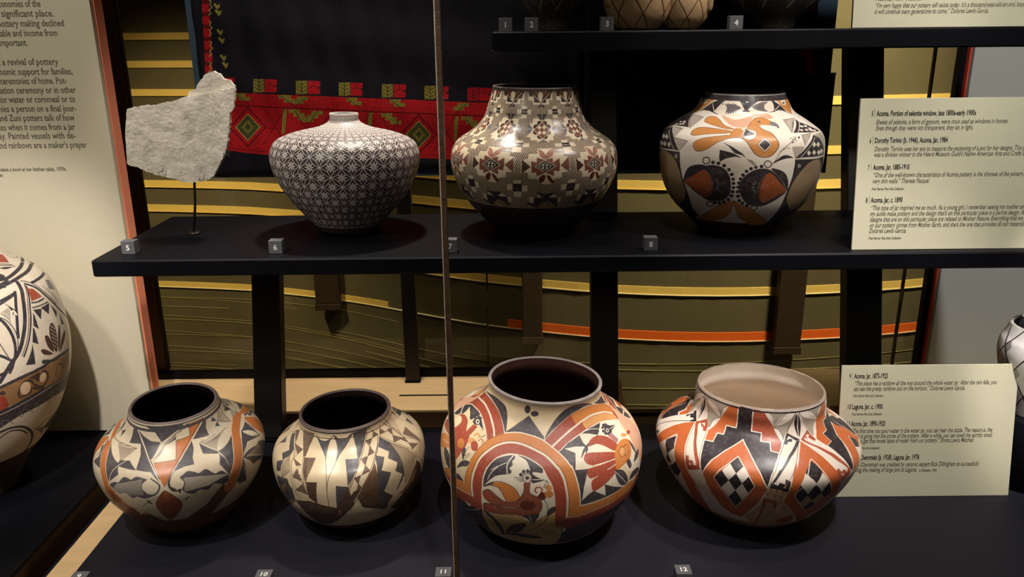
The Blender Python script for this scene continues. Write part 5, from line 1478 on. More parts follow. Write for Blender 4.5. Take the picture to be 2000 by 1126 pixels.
'7': '''fB 2370,1983 2574,1984 2785,1982 2783,1957 2749,1895 2674,1896 2669,1852 2578,1852 2463,1855 2462,1921 2374,1921
fQ 2455,1983 2560,1984 2544,1934 2569,1871
fQ 2614,1983 2722,1983 2622,1915 2589,1871
fW 2365,1952 2384,1921 2464,1920 2468,1858 2669,1850 2674,1896 2749,1897 2771,1951 2794,1954 2788,1879 2725,1882 2719,1834 2447,1833 2443,1876 2369,1882
fK 2462,1914 2578,1857 2466,1858
fK 2674,1896 2667,1852 2599,1858
sW 2571,1971 2613,1953 2612,1915 2579,1862 2539,1903 2534,1946
lW0.9 2446,1940 2588,1857 2743,1958
fK 2588,1853 2652,1802 2523,1803
lW0.7 2588,1846 2586,1803
fW 2273,1815 2352,1816 2350,1787 2277,1787
fW 2188,1778 2263,1779 2266,1732 2193,1730
fW 2361,1778 2423,1778 2417,1728 2364,1730
fW 2265,1724 2355,1724 2352,1688 2270,1689
fK 2269,1783 2357,1783 2361,1728 2269,1730
lW0.9 2271,1754 2359,1755
fW 2454,1683 2517,1692 2588,1657 2673,1685 2738,1675 2731,1606 2773,1617 2710,1559 2741,1482 2708,1461 2697,1395 2646,1397 2639,1360 2514,1362 2502,1396 2436,1396 2426,1445 2369,1455 2458,1561 2397,1629 2447,1631
fK 2511,1731 2675,1731 2588,1655
lW0.7 2594,1725 2590,1660
fL 2387,1630 2458,1558 2374,1455
lW0.8 2370,1557 2458,1558
fL 2778,1614 2709,1559 2799,1509
fL 2577,1413 2636,1360 2513,1362
sB 2595,1629 2586,1612 2565,1601 2541,1601 2522,1612 2515,1629 2523,1647 2544,1657 2569,1657 2589,1646
sB 2661,1629 2650,1611 2629,1601 2604,1601 2586,1612 2580,1629 2589,1646 2611,1657 2636,1656 2656,1646
sB 2536,1587 2528,1569 2510,1557 2487,1557 2468,1568 2461,1587 2467,1604 2487,1615 2511,1615 2530,1605
sB 2709,1585 2697,1567 2675,1556 2652,1556 2635,1568 2631,1586 2641,1604 2662,1614 2687,1614 2705,1603
sB 2529,1518 2522,1498 2504,1486 2483,1486 2466,1498 2459,1518 2465,1538 2483,1549 2505,1549 2523,1538
sB 2696,1516 2685,1496 2664,1484 2643,1485 2628,1498 2624,1518 2634,1537 2655,1548 2678,1548 2694,1536
sB 2576,1455 2567,1432 2550,1418 2531,1418 2516,1432 2510,1455 2517,1477 2535,1490 2556,1490 2572,1477
sB 2637,1454 2627,1431 2608,1417 2589,1417 2575,1432 2571,1455 2580,1477 2598,1490 2620,1489 2635,1476
fQ 2587,1648 2685,1550 2574,1415 2469,1552
lW0.9 2587,1648 2685,1550 2574,1415 2469,1552 2587,1648
fW 2547,1607 2576,1579 2543,1551 2514,1579
fW 2615,1610 2643,1582 2608,1554 2580,1583
fW 2545,1543 2572,1513 2541,1481 2514,1513
fW 2607,1542 2632,1512 2599,1481 2574,1513
fW 2281,1393 2357,1397 2353,1353 2279,1349
fW 2190,1343 2268,1345 2264,1293 2193,1293
fW 2364,1348 2423,1348 2423,1288 2357,1290
fW 2265,1280 2351,1283 2353,1212 2270,1213
fK 2279,1349 2364,1350 2357,1290 2271,1288
lW0.9 2279,1315 2358,1317
fW 2508,1268 2669,1265 2657,1215 2753,1209 2752,1166 2794,1163 2716,1072 2784,1005 2725,998 2727,944 2655,930 2623,873 2548,875 2508,932 2429,935 2423,999 2387,1008 2446,1056 2376,1134 2421,1145 2427,1198 2506,1203
fQ 2450,1119 2500,1106 2500,1158 2574,1132 2644,1156 2643,1104 2706,1150 2709,1072 2701,1012 2652,1021 2654,964 2579,1000 2499,965 2496,1004 2456,995
sP 2518,1255 2560,1221 2581,1163 2571,1139 2529,1174
sP 2668,1263 2650,1190 2585,1139 2594,1195 2622,1236
cB0.8 2518,1255 2560,1221 2581,1163
cB0.8 2668,1263 2622,1236 2594,1195 2580,1149
fK 2571,1129 2672,1067 2573,1000 2487,1063
lW0.9 2571,1129 2672,1067 2573,1000 2487,1063 2571,1129
lW0.7 2572,1102 2629,1068 2576,1023 2512,1062 2572,1102
sW 2568,1076 2566,1071 2562,1067 2556,1067 2552,1071 2550,1076 2552,1081 2556,1085 2562,1085 2566,1081
sW 2599,1077 2597,1071 2593,1068 2587,1068 2583,1072 2581,1077 2583,1082 2587,1086 2593,1086 2597,1082
sW 2564,1051 2562,1046 2558,1042 2552,1042 2548,1046 2546,1051 2548,1057 2552,1060 2558,1060 2562,1056
sW 2596,1051 2594,1045 2590,1042 2584,1042 2580,1045 2578,1051 2580,1056 2584,1059 2590,1059 2594,1056
sD 2519,936 2551,977 2579,969 2564,907 2531,893
sD 2590,976 2625,955 2657,890 2628,891 2597,935
fW 2580,935 2614,874 2551,875
fB 2369,1132 2446,1061 2372,996
fQ 2793,1156 2713,1072 2794,1004
lW0.8 2362,1130 2365,997
lW0.8 2802,1155 2797,1008
fW 2292,915 2362,918 2361,877 2290,875
fW 2231,866 2282,869 2277,801 2227,797
fW 2373,857 2419,859 2417,785 2368,785
fW 2292,779 2360,783 2357,715 2285,719
fK 2288,875 2368,879 2366,786 2283,784
fK 2502,780 2583,759 2676,776 2623,713 2713,704 2731,570 2643,651 2603,661 2518,560 2409,624 2482,710 2562,706
fW 2512,752 2571,710 2513,715
fW 2669,754 2710,707 2624,709
fW 2433,722 2483,713 2470,621 2431,652
sT 2591,652 2548,617 2505,550 2545,559
sT 2610,652 2678,593 2686,544 2638,586
fW 2714,699 2751,714 2751,644 2718,637''',
'L': '''fR 3886,1852 3984,1811 3884,1751 3773,1781 3709,1800
cK6 3417,1608 3548,1623 3752,1637 3905,1641 4153,1645 4346,1614
cK6 3488,1673 3608,1662 3765,1676 3909,1687 4157,1699 4425,1683 4410,1711
cK1.2 3748,1772 3860,1739 3875,1711 3760,1735 3682,1745
lK2.2 3724,1763 3865,1728
sK 3682,1745 3765,1736 3827,1717 3730,1723
cK5 4430,1667 4410,1643 4254,1634
cK1 4051,1818 4051,1774 4180,1734 4317,1737 4172,1805
cW2 4052,1722 4162,1677 4221,1630
cK5 3789,1567 3950,1563 4138,1557
cK1.4 4201,1555 4134,1482 4105,1399 4128,1291 4170,1170
fL 3995,1533 4083,1510 4065,1438 3943,1477
cK7 3665,1615 3629,1556 3578,1485 3524,1376 3475,1295 3412,1212 3330,1149 3248,1069
cK3 3701,1567 3615,1448 3572,1362 3505,1254 3438,1172
cB1.4 3698,1581 3598,1453 3556,1367 3490,1258 3426,1182
cK4.5 3712,1581 3781,1529 3849,1438 3967,1321 4170,1178 4145,1106
cK2.2 3710,1610 3783,1564 3840,1483 3933,1372
cK1.2 3870,1519 3964,1421 4087,1288
fR 3688,1551 3741,1532 3780,1464 3649,1469
cK2.5 3644,1460 3708,1449 3794,1449
cK2 3629,1431 3710,1422 3823,1417
fK 3626,1419 3712,1401 3666,1344
fK 3711,1408 3830,1408 3771,1347
fK 3615,1402 3621,1387 3616,1294 3579,1328
fK 3569,1318 3579,1309 3576,1208 3529,1236
fK 3838,1399 3895,1327 3853,1298
fK 3924,1312 3952,1227 3897,1237
fK 3526,1228 3514,1101 3440,1119 3495,1173
fK 3511,1197 3514,1098 3440,1117
fK 3412,1542 3578,1563 3553,1540 3389,1508
cK5 3563,1559 3503,1479 3455,1364 3435,1294
fK 3417,1527 3481,1459 3449,1429 3452,1479
lK0.8 3450,1484 3448,1471
lK0.8 3439,1481 3436,1445
lK0.8 3428,1479 3425,1418
lK0.8 3418,1477 3416,1395
lK0.8 3408,1474 3406,1412
lK0.8 3398,1472 3396,1428
lK0.8 3388,1469 3387,1439
lK0.8 3378,1467 3377,1450
lK0.8 3368,1464 3368,1460
cW3 3480,1427 3463,1457 3433,1421 3430,1352
cK5 3321,1462 3365,1414 3392,1351 3400,1279 3385,1208 3353,1155 3290,1117 3218,1113
cK1.4 3355,1441 3389,1417 3424,1354 3427,1284 3401,1203
sB 3730,1281 3771,1289 3792,1256 3785,1197 3752,1106 3714,1132 3703,1223
sB 3650,1233 3682,1230 3700,1191 3708,1114 3655,1166
sB 3582,1164 3621,1160 3693,1105 3610,1127
sB 3844,1246 3861,1220 3771,1099 3782,1163
sB 3913,1190 3930,1164 3783,1088 3824,1149
sB 4023,1086 3850,1079 3765,1074
sW 3753,1274 3750,1273 3746,1273 3741,1275 3737,1277 3737,1279 3740,1281 3744,1280 3749,1279 3753,1277
sW 3769,1260 3767,1259 3762,1260 3757,1261 3753,1264 3753,1266 3756,1267 3760,1267 3765,1265 3769,1263
sW 3787,1246 3784,1245 3779,1245 3774,1247 3770,1250 3769,1252 3772,1253 3777,1252 3783,1251 3786,1248
sW 3746,1250 3743,1249 3739,1249 3734,1251 3731,1253 3730,1255 3733,1257 3737,1256 3742,1255 3745,1252
sW 3763,1236 3760,1235 3755,1235 3750,1237 3747,1239 3746,1242 3749,1243 3753,1242 3758,1241 3762,1238
sW 3780,1222 3778,1221 3773,1221 3767,1223 3764,1225 3763,1227 3765,1229 3770,1228 3776,1226 3780,1224
sW 3740,1226 3737,1225 3733,1225 3728,1227 3725,1229 3724,1231 3726,1232 3731,1232 3736,1230 3739,1228
sW 3757,1212 3754,1211 3749,1211 3744,1213 3741,1215 3740,1217 3743,1218 3747,1218 3752,1216 3756,1214
sW 3775,1197 3772,1196 3767,1196 3762,1198 3758,1201 3757,1203 3760,1204 3765,1204 3770,1202 3774,1199
sW 3735,1201 3732,1200 3728,1200 3723,1202 3719,1204 3719,1207 3721,1208 3726,1208 3730,1206 3734,1204
sW 3752,1187 3749,1186 3745,1186 3740,1188 3736,1190 3735,1192 3738,1194 3742,1193 3748,1192 3751,1189
sW 3770,1172 3768,1171 3763,1171 3758,1173 3754,1176 3753,1178 3755,1179 3760,1179 3766,1177 3769,1174
sW 3731,1176 3728,1175 3724,1175 3719,1177 3715,1179 3715,1182 3717,1183 3721,1183 3726,1181 3730,1179
sW 3748,1162 3746,1161 3741,1161 3736,1163 3732,1165 3732,1167 3734,1168 3739,1168 3744,1166 3747,1164
sW 3767,1147 3765,1145 3760,1146 3754,1148 3751,1150 3750,1152 3752,1154 3757,1153 3762,1151 3766,1149
sW 3727,1151 3725,1150 3721,1150 3716,1152 3712,1154 3712,1156 3714,1158 3718,1157 3723,1156 3727,1153
sW 3746,1136 3743,1135 3739,1135 3734,1137 3730,1139 3729,1142 3731,1143 3736,1143 3741,1141 3745,1138
sW 3766,1121 3763,1119 3758,1120 3753,1122 3749,1124 3748,1127 3750,1128 3755,1127 3760,1126 3764,1123
sK 3572,1091 3593,1100 3720,1059 3775,1053 3718,1046 3588,1075
cK6 3204,1033 3242,1034 3382,1051 3547,1056 3721,1066 3963,1046
fT 3202,1024 3241,1025 3381,1041 3545,1047 3719,1053 3960,1033 3994,894 3719,906 3538,910 3449,905 3368,895 3224,883 3184,882
cB4 3370,924 3364,961 3407,1015 3462,1005 3493,963 3557,931 3608,948 3619,992 3581,1030 3541,1007
cB4 3377,921 3449,923 3467,951 3519,928 3577,916
sB 3448,1027 3543,1034 3529,977 3487,1006
sN 3451,945 3432,929 3407,928 3385,944 3375,969 3381,995 3399,1011 3424,1012 3446,997 3456,971
sN 3595,973 3579,961 3559,960 3543,971 3537,989 3542,1007 3558,1019 3578,1020 3594,1009 3601,992
cB3 3714,943 3727,1008 3786,1005 3840,954
sQ 3234,979 3266,962 3284,905 3265,868 3210,873 3204,947
sB 3275,986 3270,979 3260,977 3248,981 3239,989 3237,999 3242,1006 3252,1008 3264,1004 3272,996
fK 3183,875 3223,876 3368,895 3449,905 3538,910 3719,906 3994,894 4070,806 3984,759 3720,795 3551,794 3370,789 3291,769 3216,745 3172,737
cW1.3 3180,846 3221,848 3368,866 3540,884 3721,890 4013,874
cL1.2 3350,784 3365,809 3399,784 3383,771 3366,786
cL1.2 3365,809 3405,820 3450,794 3492,762
cL1.2 3490,803 3506,827 3550,798 3532,786 3510,803
cL1.2 3506,827 3555,834 3615,803 3676,763
cL1.2 3639,823 3659,845 3722,809 3697,800 3665,820
cL1.2 3659,845 3725,845 3826,800 4035,713
cL1.2 3195,757 3210,784 3239,761 3224,746 3209,760
cL1.2 3210,784 3247,798 3284,776 3315,747
cK5 3185,706 3293,715 3407,681 3509,600 3561,517 3567,418 3505,369
cB3 3215,660 3294,689 3393,657 3466,601
lK1.3 3570,597 3723,623 4010,617
sK 3726,539 3814,604 4005,613 3995,581 3965,493
fL 3550,601 3703,565 3765,472''',
'T': '''fR -7016,14816 -6450,14789 -5883,14761 -5316,14733 -4748,14706 -4180,14678 -3611,14650 -3042,14623 -2472,14595 -1902,14567 -1331,14539 -760,14511 -188,14483 384,14455 957,14428 1530,14400 1549,13157 964,13175 379,13194 -205,13212 -789,13231 -1372,13249 -1956,13268 -2538,13286 -3121,13305 -3703,13323 -4285,13342 -4866,13360 -5448,13379 -6025,13431 -6595,13534 -7164,13635
lD2.2 -7052,14528 -6483,14499 -5914,14470 -5344,14441 -4774,14412 -4203,14383 -3632,14354 -3060,14325 -2487,14296 -1915,14266 -1341,14237 -767,14208 -192,14179 383,14149 959,14120 1535,14091
lK1.5 -7016,14816 -6450,14789 -5883,14761 -5316,14733 -4748,14706 -4180,14678 -3611,14650 -3042,14623 -2472,14595 -1902,14567 -1331,14539 -760,14511 -188,14483 384,14455 957,14428 1530,14400
lD1.2 -7155,13704 -6587,13603 -6017,13501 -5441,13448 -4860,13430 -4279,13412 -3698,13393 -3117,13375 -2535,13356 -1953,13338 -1370,13319 -787,13301 -204,13282 380,13264 964,13245 1548,13227
lD0.8 -7100,14141 -6532,14077 -5963,14012 -5390,13973 -4815,13949 -4239,13926 -3663,13903 -3087,13880 -2510,13856 -1932,13833 -1355,13810 -776,13786 -198,13763 381,13739 961,13716 1541,13693
fG -7550,15144 -7301,15142 -7339,14855 -7589,14858
fR -7290,15141 -7020,15128 -7046,15007 -7117,14986 -7041,14963 -7066,14853 -7327,14855
lK0.9 -7530,15122 -7426,15055 -7304,15120
lK0.9 -7541,15045 -7436,14978 -7314,15043
lK0.9 -7551,14968 -7446,14900 -7324,14966
lK0.9 -7561,14891 -7457,14823 -7334,14888
lK0.8 -7299,14987 -7180,15030 -7049,14985
lK1.2 -7426,15143 -7464,14856
lK0.8 -7167,15129 -7182,15008
fG -6611,15098 -6362,15096 -6395,14809 -6645,14812
fR -6351,15096 -6080,15082 -6105,14961 -6175,14940 -6098,14917 -6122,14807 -6384,14809
lK0.9 -6591,15076 -6485,15009 -6364,15074
lK0.9 -6600,14999 -6494,14932 -6373,14997
lK0.9 -6609,14922 -6503,14855 -6382,14920
lK0.9 -6618,14845 -6513,14777 -6391,14842
lK0.8 -6357,14942 -6238,14985 -6107,14939
lK1.2 -6486,15097 -6520,14810
lK0.8 -6227,15084 -6241,14963
fG -5670,15053 -5421,15050 -5450,14763 -5700,14765
fR -5410,15050 -5139,15037 -5162,14915 -5232,14894 -5155,14871 -5176,14760 -5438,14763
lK0.9 -5650,15030 -5543,14963 -5423,15028
lK0.9 -5658,14953 -5551,14886 -5431,14951
lK0.9 -5666,14876 -5559,14809 -5439,14874
lK0.9 -5674,14799 -5567,14731 -5446,14796
lK0.8 -5414,14896 -5296,14939 -5164,14893
lK1.2 -5546,15052 -5575,14764
lK0.8 -5286,15038 -5298,14917
fG -4729,15007 -4479,15005 -4503,14717 -4754,14719
fR -4468,15005 -4196,14991 -4217,14870 -4287,14848 -4209,14825 -4230,14714 -4492,14717
lK0.9 -4708,14985 -4600,14917 -4481,14983
lK0.9 -4715,14908 -4607,14840 -4487,14905
lK0.9 -4721,14830 -4613,14762 -4494,14828
lK0.9 -4728,14752 -4620,14685 -4500,14750
lK0.8 -4469,14850 -4352,14893 -4219,14847
lK1.2 -4604,15006 -4629,14718
lK0.8 -4344,14992 -4354,14871
fG -3785,14961 -3535,14959 -3555,14671 -3806,14673
fR -3524,14959 -3252,14945 -3271,14824 -3341,14802 -3263,14779 -3281,14668 -3544,14671
lK0.9 -3764,14939 -3655,14872 -3537,14937
lK0.9 -3770,14862 -3661,14794 -3542,14859
lK0.9 -3775,14784 -3666,14716 -3548,14782
lK0.9 -3781,14706 -3672,14638 -3553,14704
lK0.8 -3523,14804 -3407,14847 -3273,14801
lK1.2 -3660,14960 -3681,14672
lK0.8 -3400,14947 -3408,14825
fG -2840,14915 -2590,14913 -2606,14624 -2857,14627
fR -2579,14913 -2307,14899 -2324,14778 -2394,14756 -2315,14733 -2332,14622 -2594,14624
lK0.9 -2819,14893 -2709,14826 -2592,14891
lK0.9 -2823,14816 -2713,14748 -2596,14813
lK0.9 -2828,14738 -2717,14670 -2600,14736
lK0.9 -2832,14660 -2722,14592 -2604,14658
lK0.8 -2576,14758 -2460,14801 -2325,14755
lK1.2 -2715,14914 -2731,14626
lK0.8 -2455,14901 -2461,14779
fG -1894,14869 -1644,14867 -1655,14578 -1906,14581
fR -1633,14867 -1360,14853 -1375,14731 -1445,14710 -1365,14687 -1381,14576 -1643,14578
lK0.9 -1872,14847 -1761,14780 -1645,14845
lK0.9 -1876,14770 -1764,14702 -1648,14767
lK0.9 -1879,14692 -1767,14624 -1651,14690
lK0.9 -1882,14614 -1770,14546 -1654,14612
lK0.8 -1627,14712 -1511,14755 -1376,14709
lK1.2 -1769,14868 -1780,14579
lK0.8 -1508,14855 -1512,14733
fR -947,14824 -696,14821 -702,14532 -954,14534
fR -685,14821 -412,14807 -425,14685 -494,14664 -415,14641 -428,14529 -691,14532
lK0.9 -924,14801 -812,14733 -697,14799
lK0.9 -926,14723 -814,14656 -698,14721
lK0.9 -928,14646 -816,14578 -700,14643
lK0.9 -930,14567 -818,14499 -702,14565
lK0.8 -677,14665 -562,14709 -426,14663
lK1.2 -821,14822 -828,14533
lK0.8 -560,14809 -562,14687
fG -6226,14755 -6123,14754 -6132,14674 -6029,14673 -6038,14593 -5935,14592 -5684,14590 -5787,14591 -5778,14671 -5881,14672 -5873,14752 -5975,14753
lK0.9 -6112,14754 -5819,14506
fG -5227,14707 -5125,14706 -5132,14626 -5029,14625 -5037,14544 -4934,14543 -4683,14541 -4785,14542 -4778,14622 -4881,14623 -4874,14703 -4976,14704
lK0.9 -5113,14706 -4816,14457
fG -4386,14666 -4489,14667 -4496,14586 -4599,14587 -4605,14507 -4708,14508 -4960,14510 -4857,14509 -4850,14590 -4747,14589 -4740,14669 -4637,14668
lK0.9 -4501,14667 -4842,14424
fG -3749,14635 -3647,14634 -3652,14553 -3549,14552 -3555,14472 -3452,14471 -3200,14468 -3303,14469 -3298,14550 -3401,14551 -3396,14631 -3498,14632
lK0.9 -3635,14634 -3332,14384
fG -2793,14588 -2690,14587 -2694,14507 -2591,14506 -2596,14425 -2492,14424 -2240,14421 -2344,14422 -2340,14503 -2443,14504 -2439,14585 -2541,14586
lK0.9 -2679,14587 -2371,14337
fG -818,14492 -921,14493 -923,14412 -1026,14413 -1028,14332 -1131,14333 -1384,14335 -1281,14334 -1278,14415 -1175,14414 -1173,14495 -1070,14494
lK0.9 -932,14493 -1260,14249
fG 155,14444 258,14443 258,14362 361,14361 360,14280 464,14279 716,14277 613,14278 613,14359 510,14360 510,14441 407,14442
lK0.9 269,14443 590,14192
fG -5051,14392 -4948,14391 -4955,14310 -4852,14309 -4859,14228 -4756,14227 -4763,14146 -4659,14145 -4406,14142 -4510,14143 -4503,14225 -4606,14226 -4600,14307 -4703,14308 -4696,14389 -4799,14390
fG -4092,14343 -4195,14344 -4201,14263 -4304,14264 -4311,14183 -4414,14184 -4421,14102 -4525,14103 -4778,14106 -4674,14105 -4667,14186 -4564,14185 -4557,14267 -4454,14266 -4447,14347 -4344,14346
fG -3005,14288 -2901,14287 -2906,14206 -2803,14205 -2807,14123 -2704,14122 -2708,14041 -2604,14040 -2351,14037 -2454,14038 -2450,14120 -2554,14121 -2550,14202 -2653,14203 -2649,14285 -2752,14286
fG -1204,14196 -1101,14195 -1103,14114 -999,14113 -1002,14031 -898,14030 -900,13948 -796,13947 -542,13945 -646,13946 -644,14027 -748,14028 -746,14110 -850,14111 -848,14193 -951,14194
fG 37,14133 -66,14134 -67,14052 -171,14053 -172,13971 -276,13972 -277,13890 -381,13891 -635,13894 -531,13893 -530,13975 -426,13974 -424,14056 -321,14055 -319,14136 -216,14135
fG -6829,14483 -6726,14482 -6735,14401 -6632,14400 -6642,14319 -6539,14318 -6548,14237 -6445,14236 -6192,14234 -6295,14235 -6286,14316 -6390,14317 -6380,14398 -6483,14399 -6474,14480 -6577,14481
fG -5073,14402 -4981,14401 -5077,13858 -5146,13858
fG -3164,14305 -3073,14304 -3152,13759 -3221,13759
fG -1250,14207 -1158,14206 -1220,13659 -1290,13660
fG 671,14109 763,14108 718,13560 648,13560
fD -7752,14553 -7390,14098 -7876,13645 -8237,14106
fR -7758,14508 -7433,14099 -7870,13691 -8195,14106
fY -7772,14407 -7528,14100 -7856,13795 -8099,14105
fH -7775,14384 -7549,14100 -7853,13817 -8078,14105
fG -7792,14261 -7665,14101 -7835,13943 -7962,14104
fH -7803,14182 -7740,14102 -7825,14023 -7888,14103
lD1.2 -8096,14545 -8728,13769
lD1.2 -8610,14550 -8214,13718
lD1.2 -7411,14538 -6993,13752
lD1.2 -6897,14533 -7519,13711
lK0.8 -7954,14172 -7929,14103 -7973,14036
lK0.8 -7890,14216 -7871,14103 -7921,13990
lK0.8 -7826,14261 -7814,14102 -7870,13943
lK0.8 -7775,14215 -7756,14102 -7806,13988
lK0.8 -7724,14169 -7699,14101 -7742,14033
lD1 -7019,14467 -6797,14599 -6608,14463
fD -5858,14456 -5482,14000 -5954,13546 -6330,14008
fR -5863,14411 -5524,14001 -5949,13592 -6288,14008
fY -5874,14310 -5620,14002 -5939,13696 -6192,14007
fH -5876,14287 -5641,14002 -5936,13719 -6171,14007
fG -5889,14163 -5757,14003 -5923,13845 -6054,14006
fH -5898,14084 -5832,14004 -5914,13925 -5980,14005
lD1.2 -6203,14448 -6811,13670
lD1.2 -6718,14453 -6295,13618
lD1.2 -5516,14442 -5073,13653
lD1.2 -5001,14437 -5599,13612
lK0.8 -6048,14074 -6021,14005 -6063,13937
lK0.8 -5986,14119 -5964,14005 -6010,13891
lK0.8 -5924,14164 -5906,14004 -5957,13845
lK0.8 -5871,14118 -5848,14004 -5895,13890
lK0.8 -5818,14072 -5791,14003 -5832,13935
lD1 -5122,14370 -4903,14503 -4709,14366
fD -3958,14359 -3567,13902 -4026,13446 -4417,13910
fR -3962,14314 -3610,13902 -4023,13492 -4375,13910
fY -3969,14213 -3705,13903 -4015,13596 -4279,13909
fH -3971,14190 -3727,13903 -4014,13619 -4258,13909
fG -3980,14065 -3843,13905 -4004,13746 -4141,13907
fH -3986,13986 -3918,13905 -3998,13826 -4067,13907
lD1.2 -4303,14351 -4889,13570
lD1.2 -4819,14356 -4370,13519
lD1.2 -3615,14345 -3147,13553
lD1.2 -3099,14340 -3673,13512
lK0.8 -4137,13976 -4108,13907 -4148,13839
lK0.8 -4076,14021 -4050,13907 -4093,13793
lK0.8 -4015,14066 -3992,13906 -4039,13746
lK0.8 -3961,14020 -3934,13905 -3978,13791
lK0.8 -3906,13974 -3877,13905 -3916,13837
lD1 -3218,14273 -3003,14406 -2805,14269
fD -2053,14262 -1646,13803 -2092,13346 -2498,13812
fR -2055,14217 -1689,13804 -2090,13392 -2455,13811
fY -2059,14115 -1785,13805 -2086,13497 -2360,13810
fH -2060,14092 -1806,13805 -2085,13520 -2338,13810
fG -2065,13967 -1923,13806 -2079,13647 -2221,13809
fH -2069,13887 -1998,13807 -2076,13727 -2147,13808
lD1.2 -2398,14254 -2960,13471
lD1.2 -2914,14259 -2439,13419
lD1.2 -1708,14247 -1215,13454
lD1.2 -1191,14242 -1740,13412
lK0.8 -2220,13878 -2188,13809 -2226,13740
lK0.8 -2160,13923 -2130,13808 -2170,13694
lK0.8 -2100,13968 -2072,13807 -2114,13647
lK0.8 -2044,13921 -2014,13807 -2054,13692
lK0.8 -1988,13875 -1957,13806 -1994,13738
lD1 -1308,14176 -1098,14309 -894,14172
fD -141,14165 280,13704 -152,13246 -573,13713
fR -141,14119 238,13705 -151,13292 -530,13712
fY -142,14017 142,13706 -150,13397 -434,13711
fH -143,13994 120,13706 -150,13420 -413,13711
fG -144,13869 3,13707 -148,13547 -296,13710
fH -145,13789 -72,13708 -147,13628 -221,13709
lD1.2 -486,14157 -1025,13371
lD1.2 -1004,14162 -501,13319
lD1.2 204,14150 724,13353
lD1.2 722,14145 199,13312
lK0.8 -296,13779 -262,13710 -298,13641
lK0.8 -237,13824 -204,13709 -241,13594
lK0.8 -179,13869 -146,13709 -183,13548
lK0.8 -122,13823 -88,13708 -124,13593
lK0.8 -64,13777 -30,13707 -66,13639
lD1 607,14078 814,14212 1022,14074
fD 1777,14067 2213,13605 1795,13145 1359,13613
fR 1778,14021 2171,13606 1794,13192 1401,13613
fY 1780,13919 2074,13606 1792,13297 1497,13612
fH 1781,13896 2053,13607 1791,13320 1519,13612
fG 1783,13770 1936,13608 1789,13448 1636,13611
fH 1784,13690 1861,13609 1787,13529 1711,13610
lD1.2 1432,14059 917,13270
lD1.2 913,14064 1443,13218
lD1.2 2123,14052 2669,13253
lD1.2 2642,14047 2144,13212
lK0.8 1634,13680 1670,13610 1636,13542
lK0.8 1691,13725 1728,13610 1695,13495
lK0.8 1748,13771 1786,13609 1754,13448
lK0.8 1807,13724 1844,13609 1811,13494
lK0.8 1866,13678 1902,13608 1869,13539
lD1 2529,13980 2732,14114 2945,13976
fR -6509,18330 -6359,18329 -6359,18240 -6509,18241
fR -6514,18251 -6364,18250 -6364,18161 -6515,18162
fD -6519,18172 -6369,18171 -6369,18081 -6520,18083
fR -6524,18093 -6374,18091 -6374,18002 -6525,18003
fR -6530,18013 -6379,18012 -6379,17922 -6530,17923
fD -6535,17933 -6384,17932 -6384,17842 -6535,17843
fR -6540,17853 -6388,17852 -6389,17762 -6540,17763
fR -6545,17773 -6393,17772 -6393,17681 -6545,17683
fD -6550,17693 -6398,17692 -6398,17601 -6550,17602
fR -6555,17612 -6403,17611 -6403,17520 -6556,17521
fR -6560,17531 -6408,17530 -6408,17439 -6561,17440
fD -6566,17450 -6413,17449 -6413,17357 -6566,17359
fR -6571,17369 -6418,17368 -6418,17276 -6571,17277
fR -6576,17288 -6423,17286 -6423,17194 -6576,17196
fD -6581,17206 -6428,17204 -6428,17112 -6582,17114
fR -6587,17124 -6433,17122 -6434,17030 -6587,17031
fR -6592,17042 -6438,17040 -6439,16947 -6592,16949
fD -6597,16959 -6443,16958 -6444,16865 -6598,16866
fR -6602,16877 -6449,16875 -6449,16782 -6603,16783
fR -6608,16794 -6454,16792 -6454,16699 -6608,16700
fD -6613,16710 -6459,16709 -6459,16615 -6614,16617
fR -6618,16627 -6464,16626 -6464,16532 -6619,16533
fR -6624,16544 -6469,16542 -6469,16448 -6624,16449
fD -6629,16460 -6474,16458 -6474,16364 -6630,16365
fR -6635,16376 -6479,16374 -6480,16279 -6635,16281
fR -6640,16291 -6485,16290 -6485,16195 -6640,16196
fD -6645,16207 -6490,16205 -6490,16110 -6646,16111
fR -6651,16122 -6495,16120 -6495,16025 -6651,16026
fR -6656,16037 -6500,16035 -6500,15939 -6657,15941
fD -6662,15952 -6505,15950 -6506,15854 -6662,15855
fR -6667,15866 -6511,15865 -6511,15768 -6668,15769
fR -6673,15780 -6516,15779 -6516,15682 -6673,15683
fD -6678,15694 -6521,15693 -6522,15596 -6679,15597
fR -6684,15608 -6527,15606 -6527,15509 -6684,15511
fR -6689,15521 -6532,15520 -6532,15422 -6690,15424
fD -6695,15435 -6537,15433 -6538,15335 -6695,15337
fR -6700,15348 -6543,15346 -6543,15248 -6701,15249
fR -6706,15260 -6548,15259 -6548,15160 -6707,15162
lY1.5 -6265,18328 -6215,18298 -6254,18239 -6206,18189 -6278,18130 -6242,18070 -6300,18031
lY1.5 -6312,17931 -6262,17901 -6301,17841 -6253,17791 -6325,17731 -6289,17670 -6348,17631
lY1.5 -6360,17530 -6310,17499 -6350,17438 -6301,17387 -6374,17327 -6338,17265 -6397,17225
lY1.5 -6409,17122 -6358,17091 -6398,17030 -6350,16978 -6423,16916 -6386,16854 -6446,16813
lY1.5 -6459,16709 -6407,16677 -6448,16615 -6399,16562 -6473,16500 -6436,16437 -6496,16395
lY1.5 -6509,16290 -6457,16258 -6498,16195 -6449,16141 -6523,16078 -6486,16014 -6547,15972
lY1.5 -6560,15865 -6508,15832 -6549,15768 -6499,15714 -6574,15650 -6537,15585 -6599,15542
lY1.5 -6612,15434 -6559,15401 -6601,15336 -6551,15281 -6626,15216 -6589,15150 -6651,15106
fG -6380,16625 -6312,16645 -6296,16593 -6225,16634 -6245,16550 -6296,16499 -6334,16551
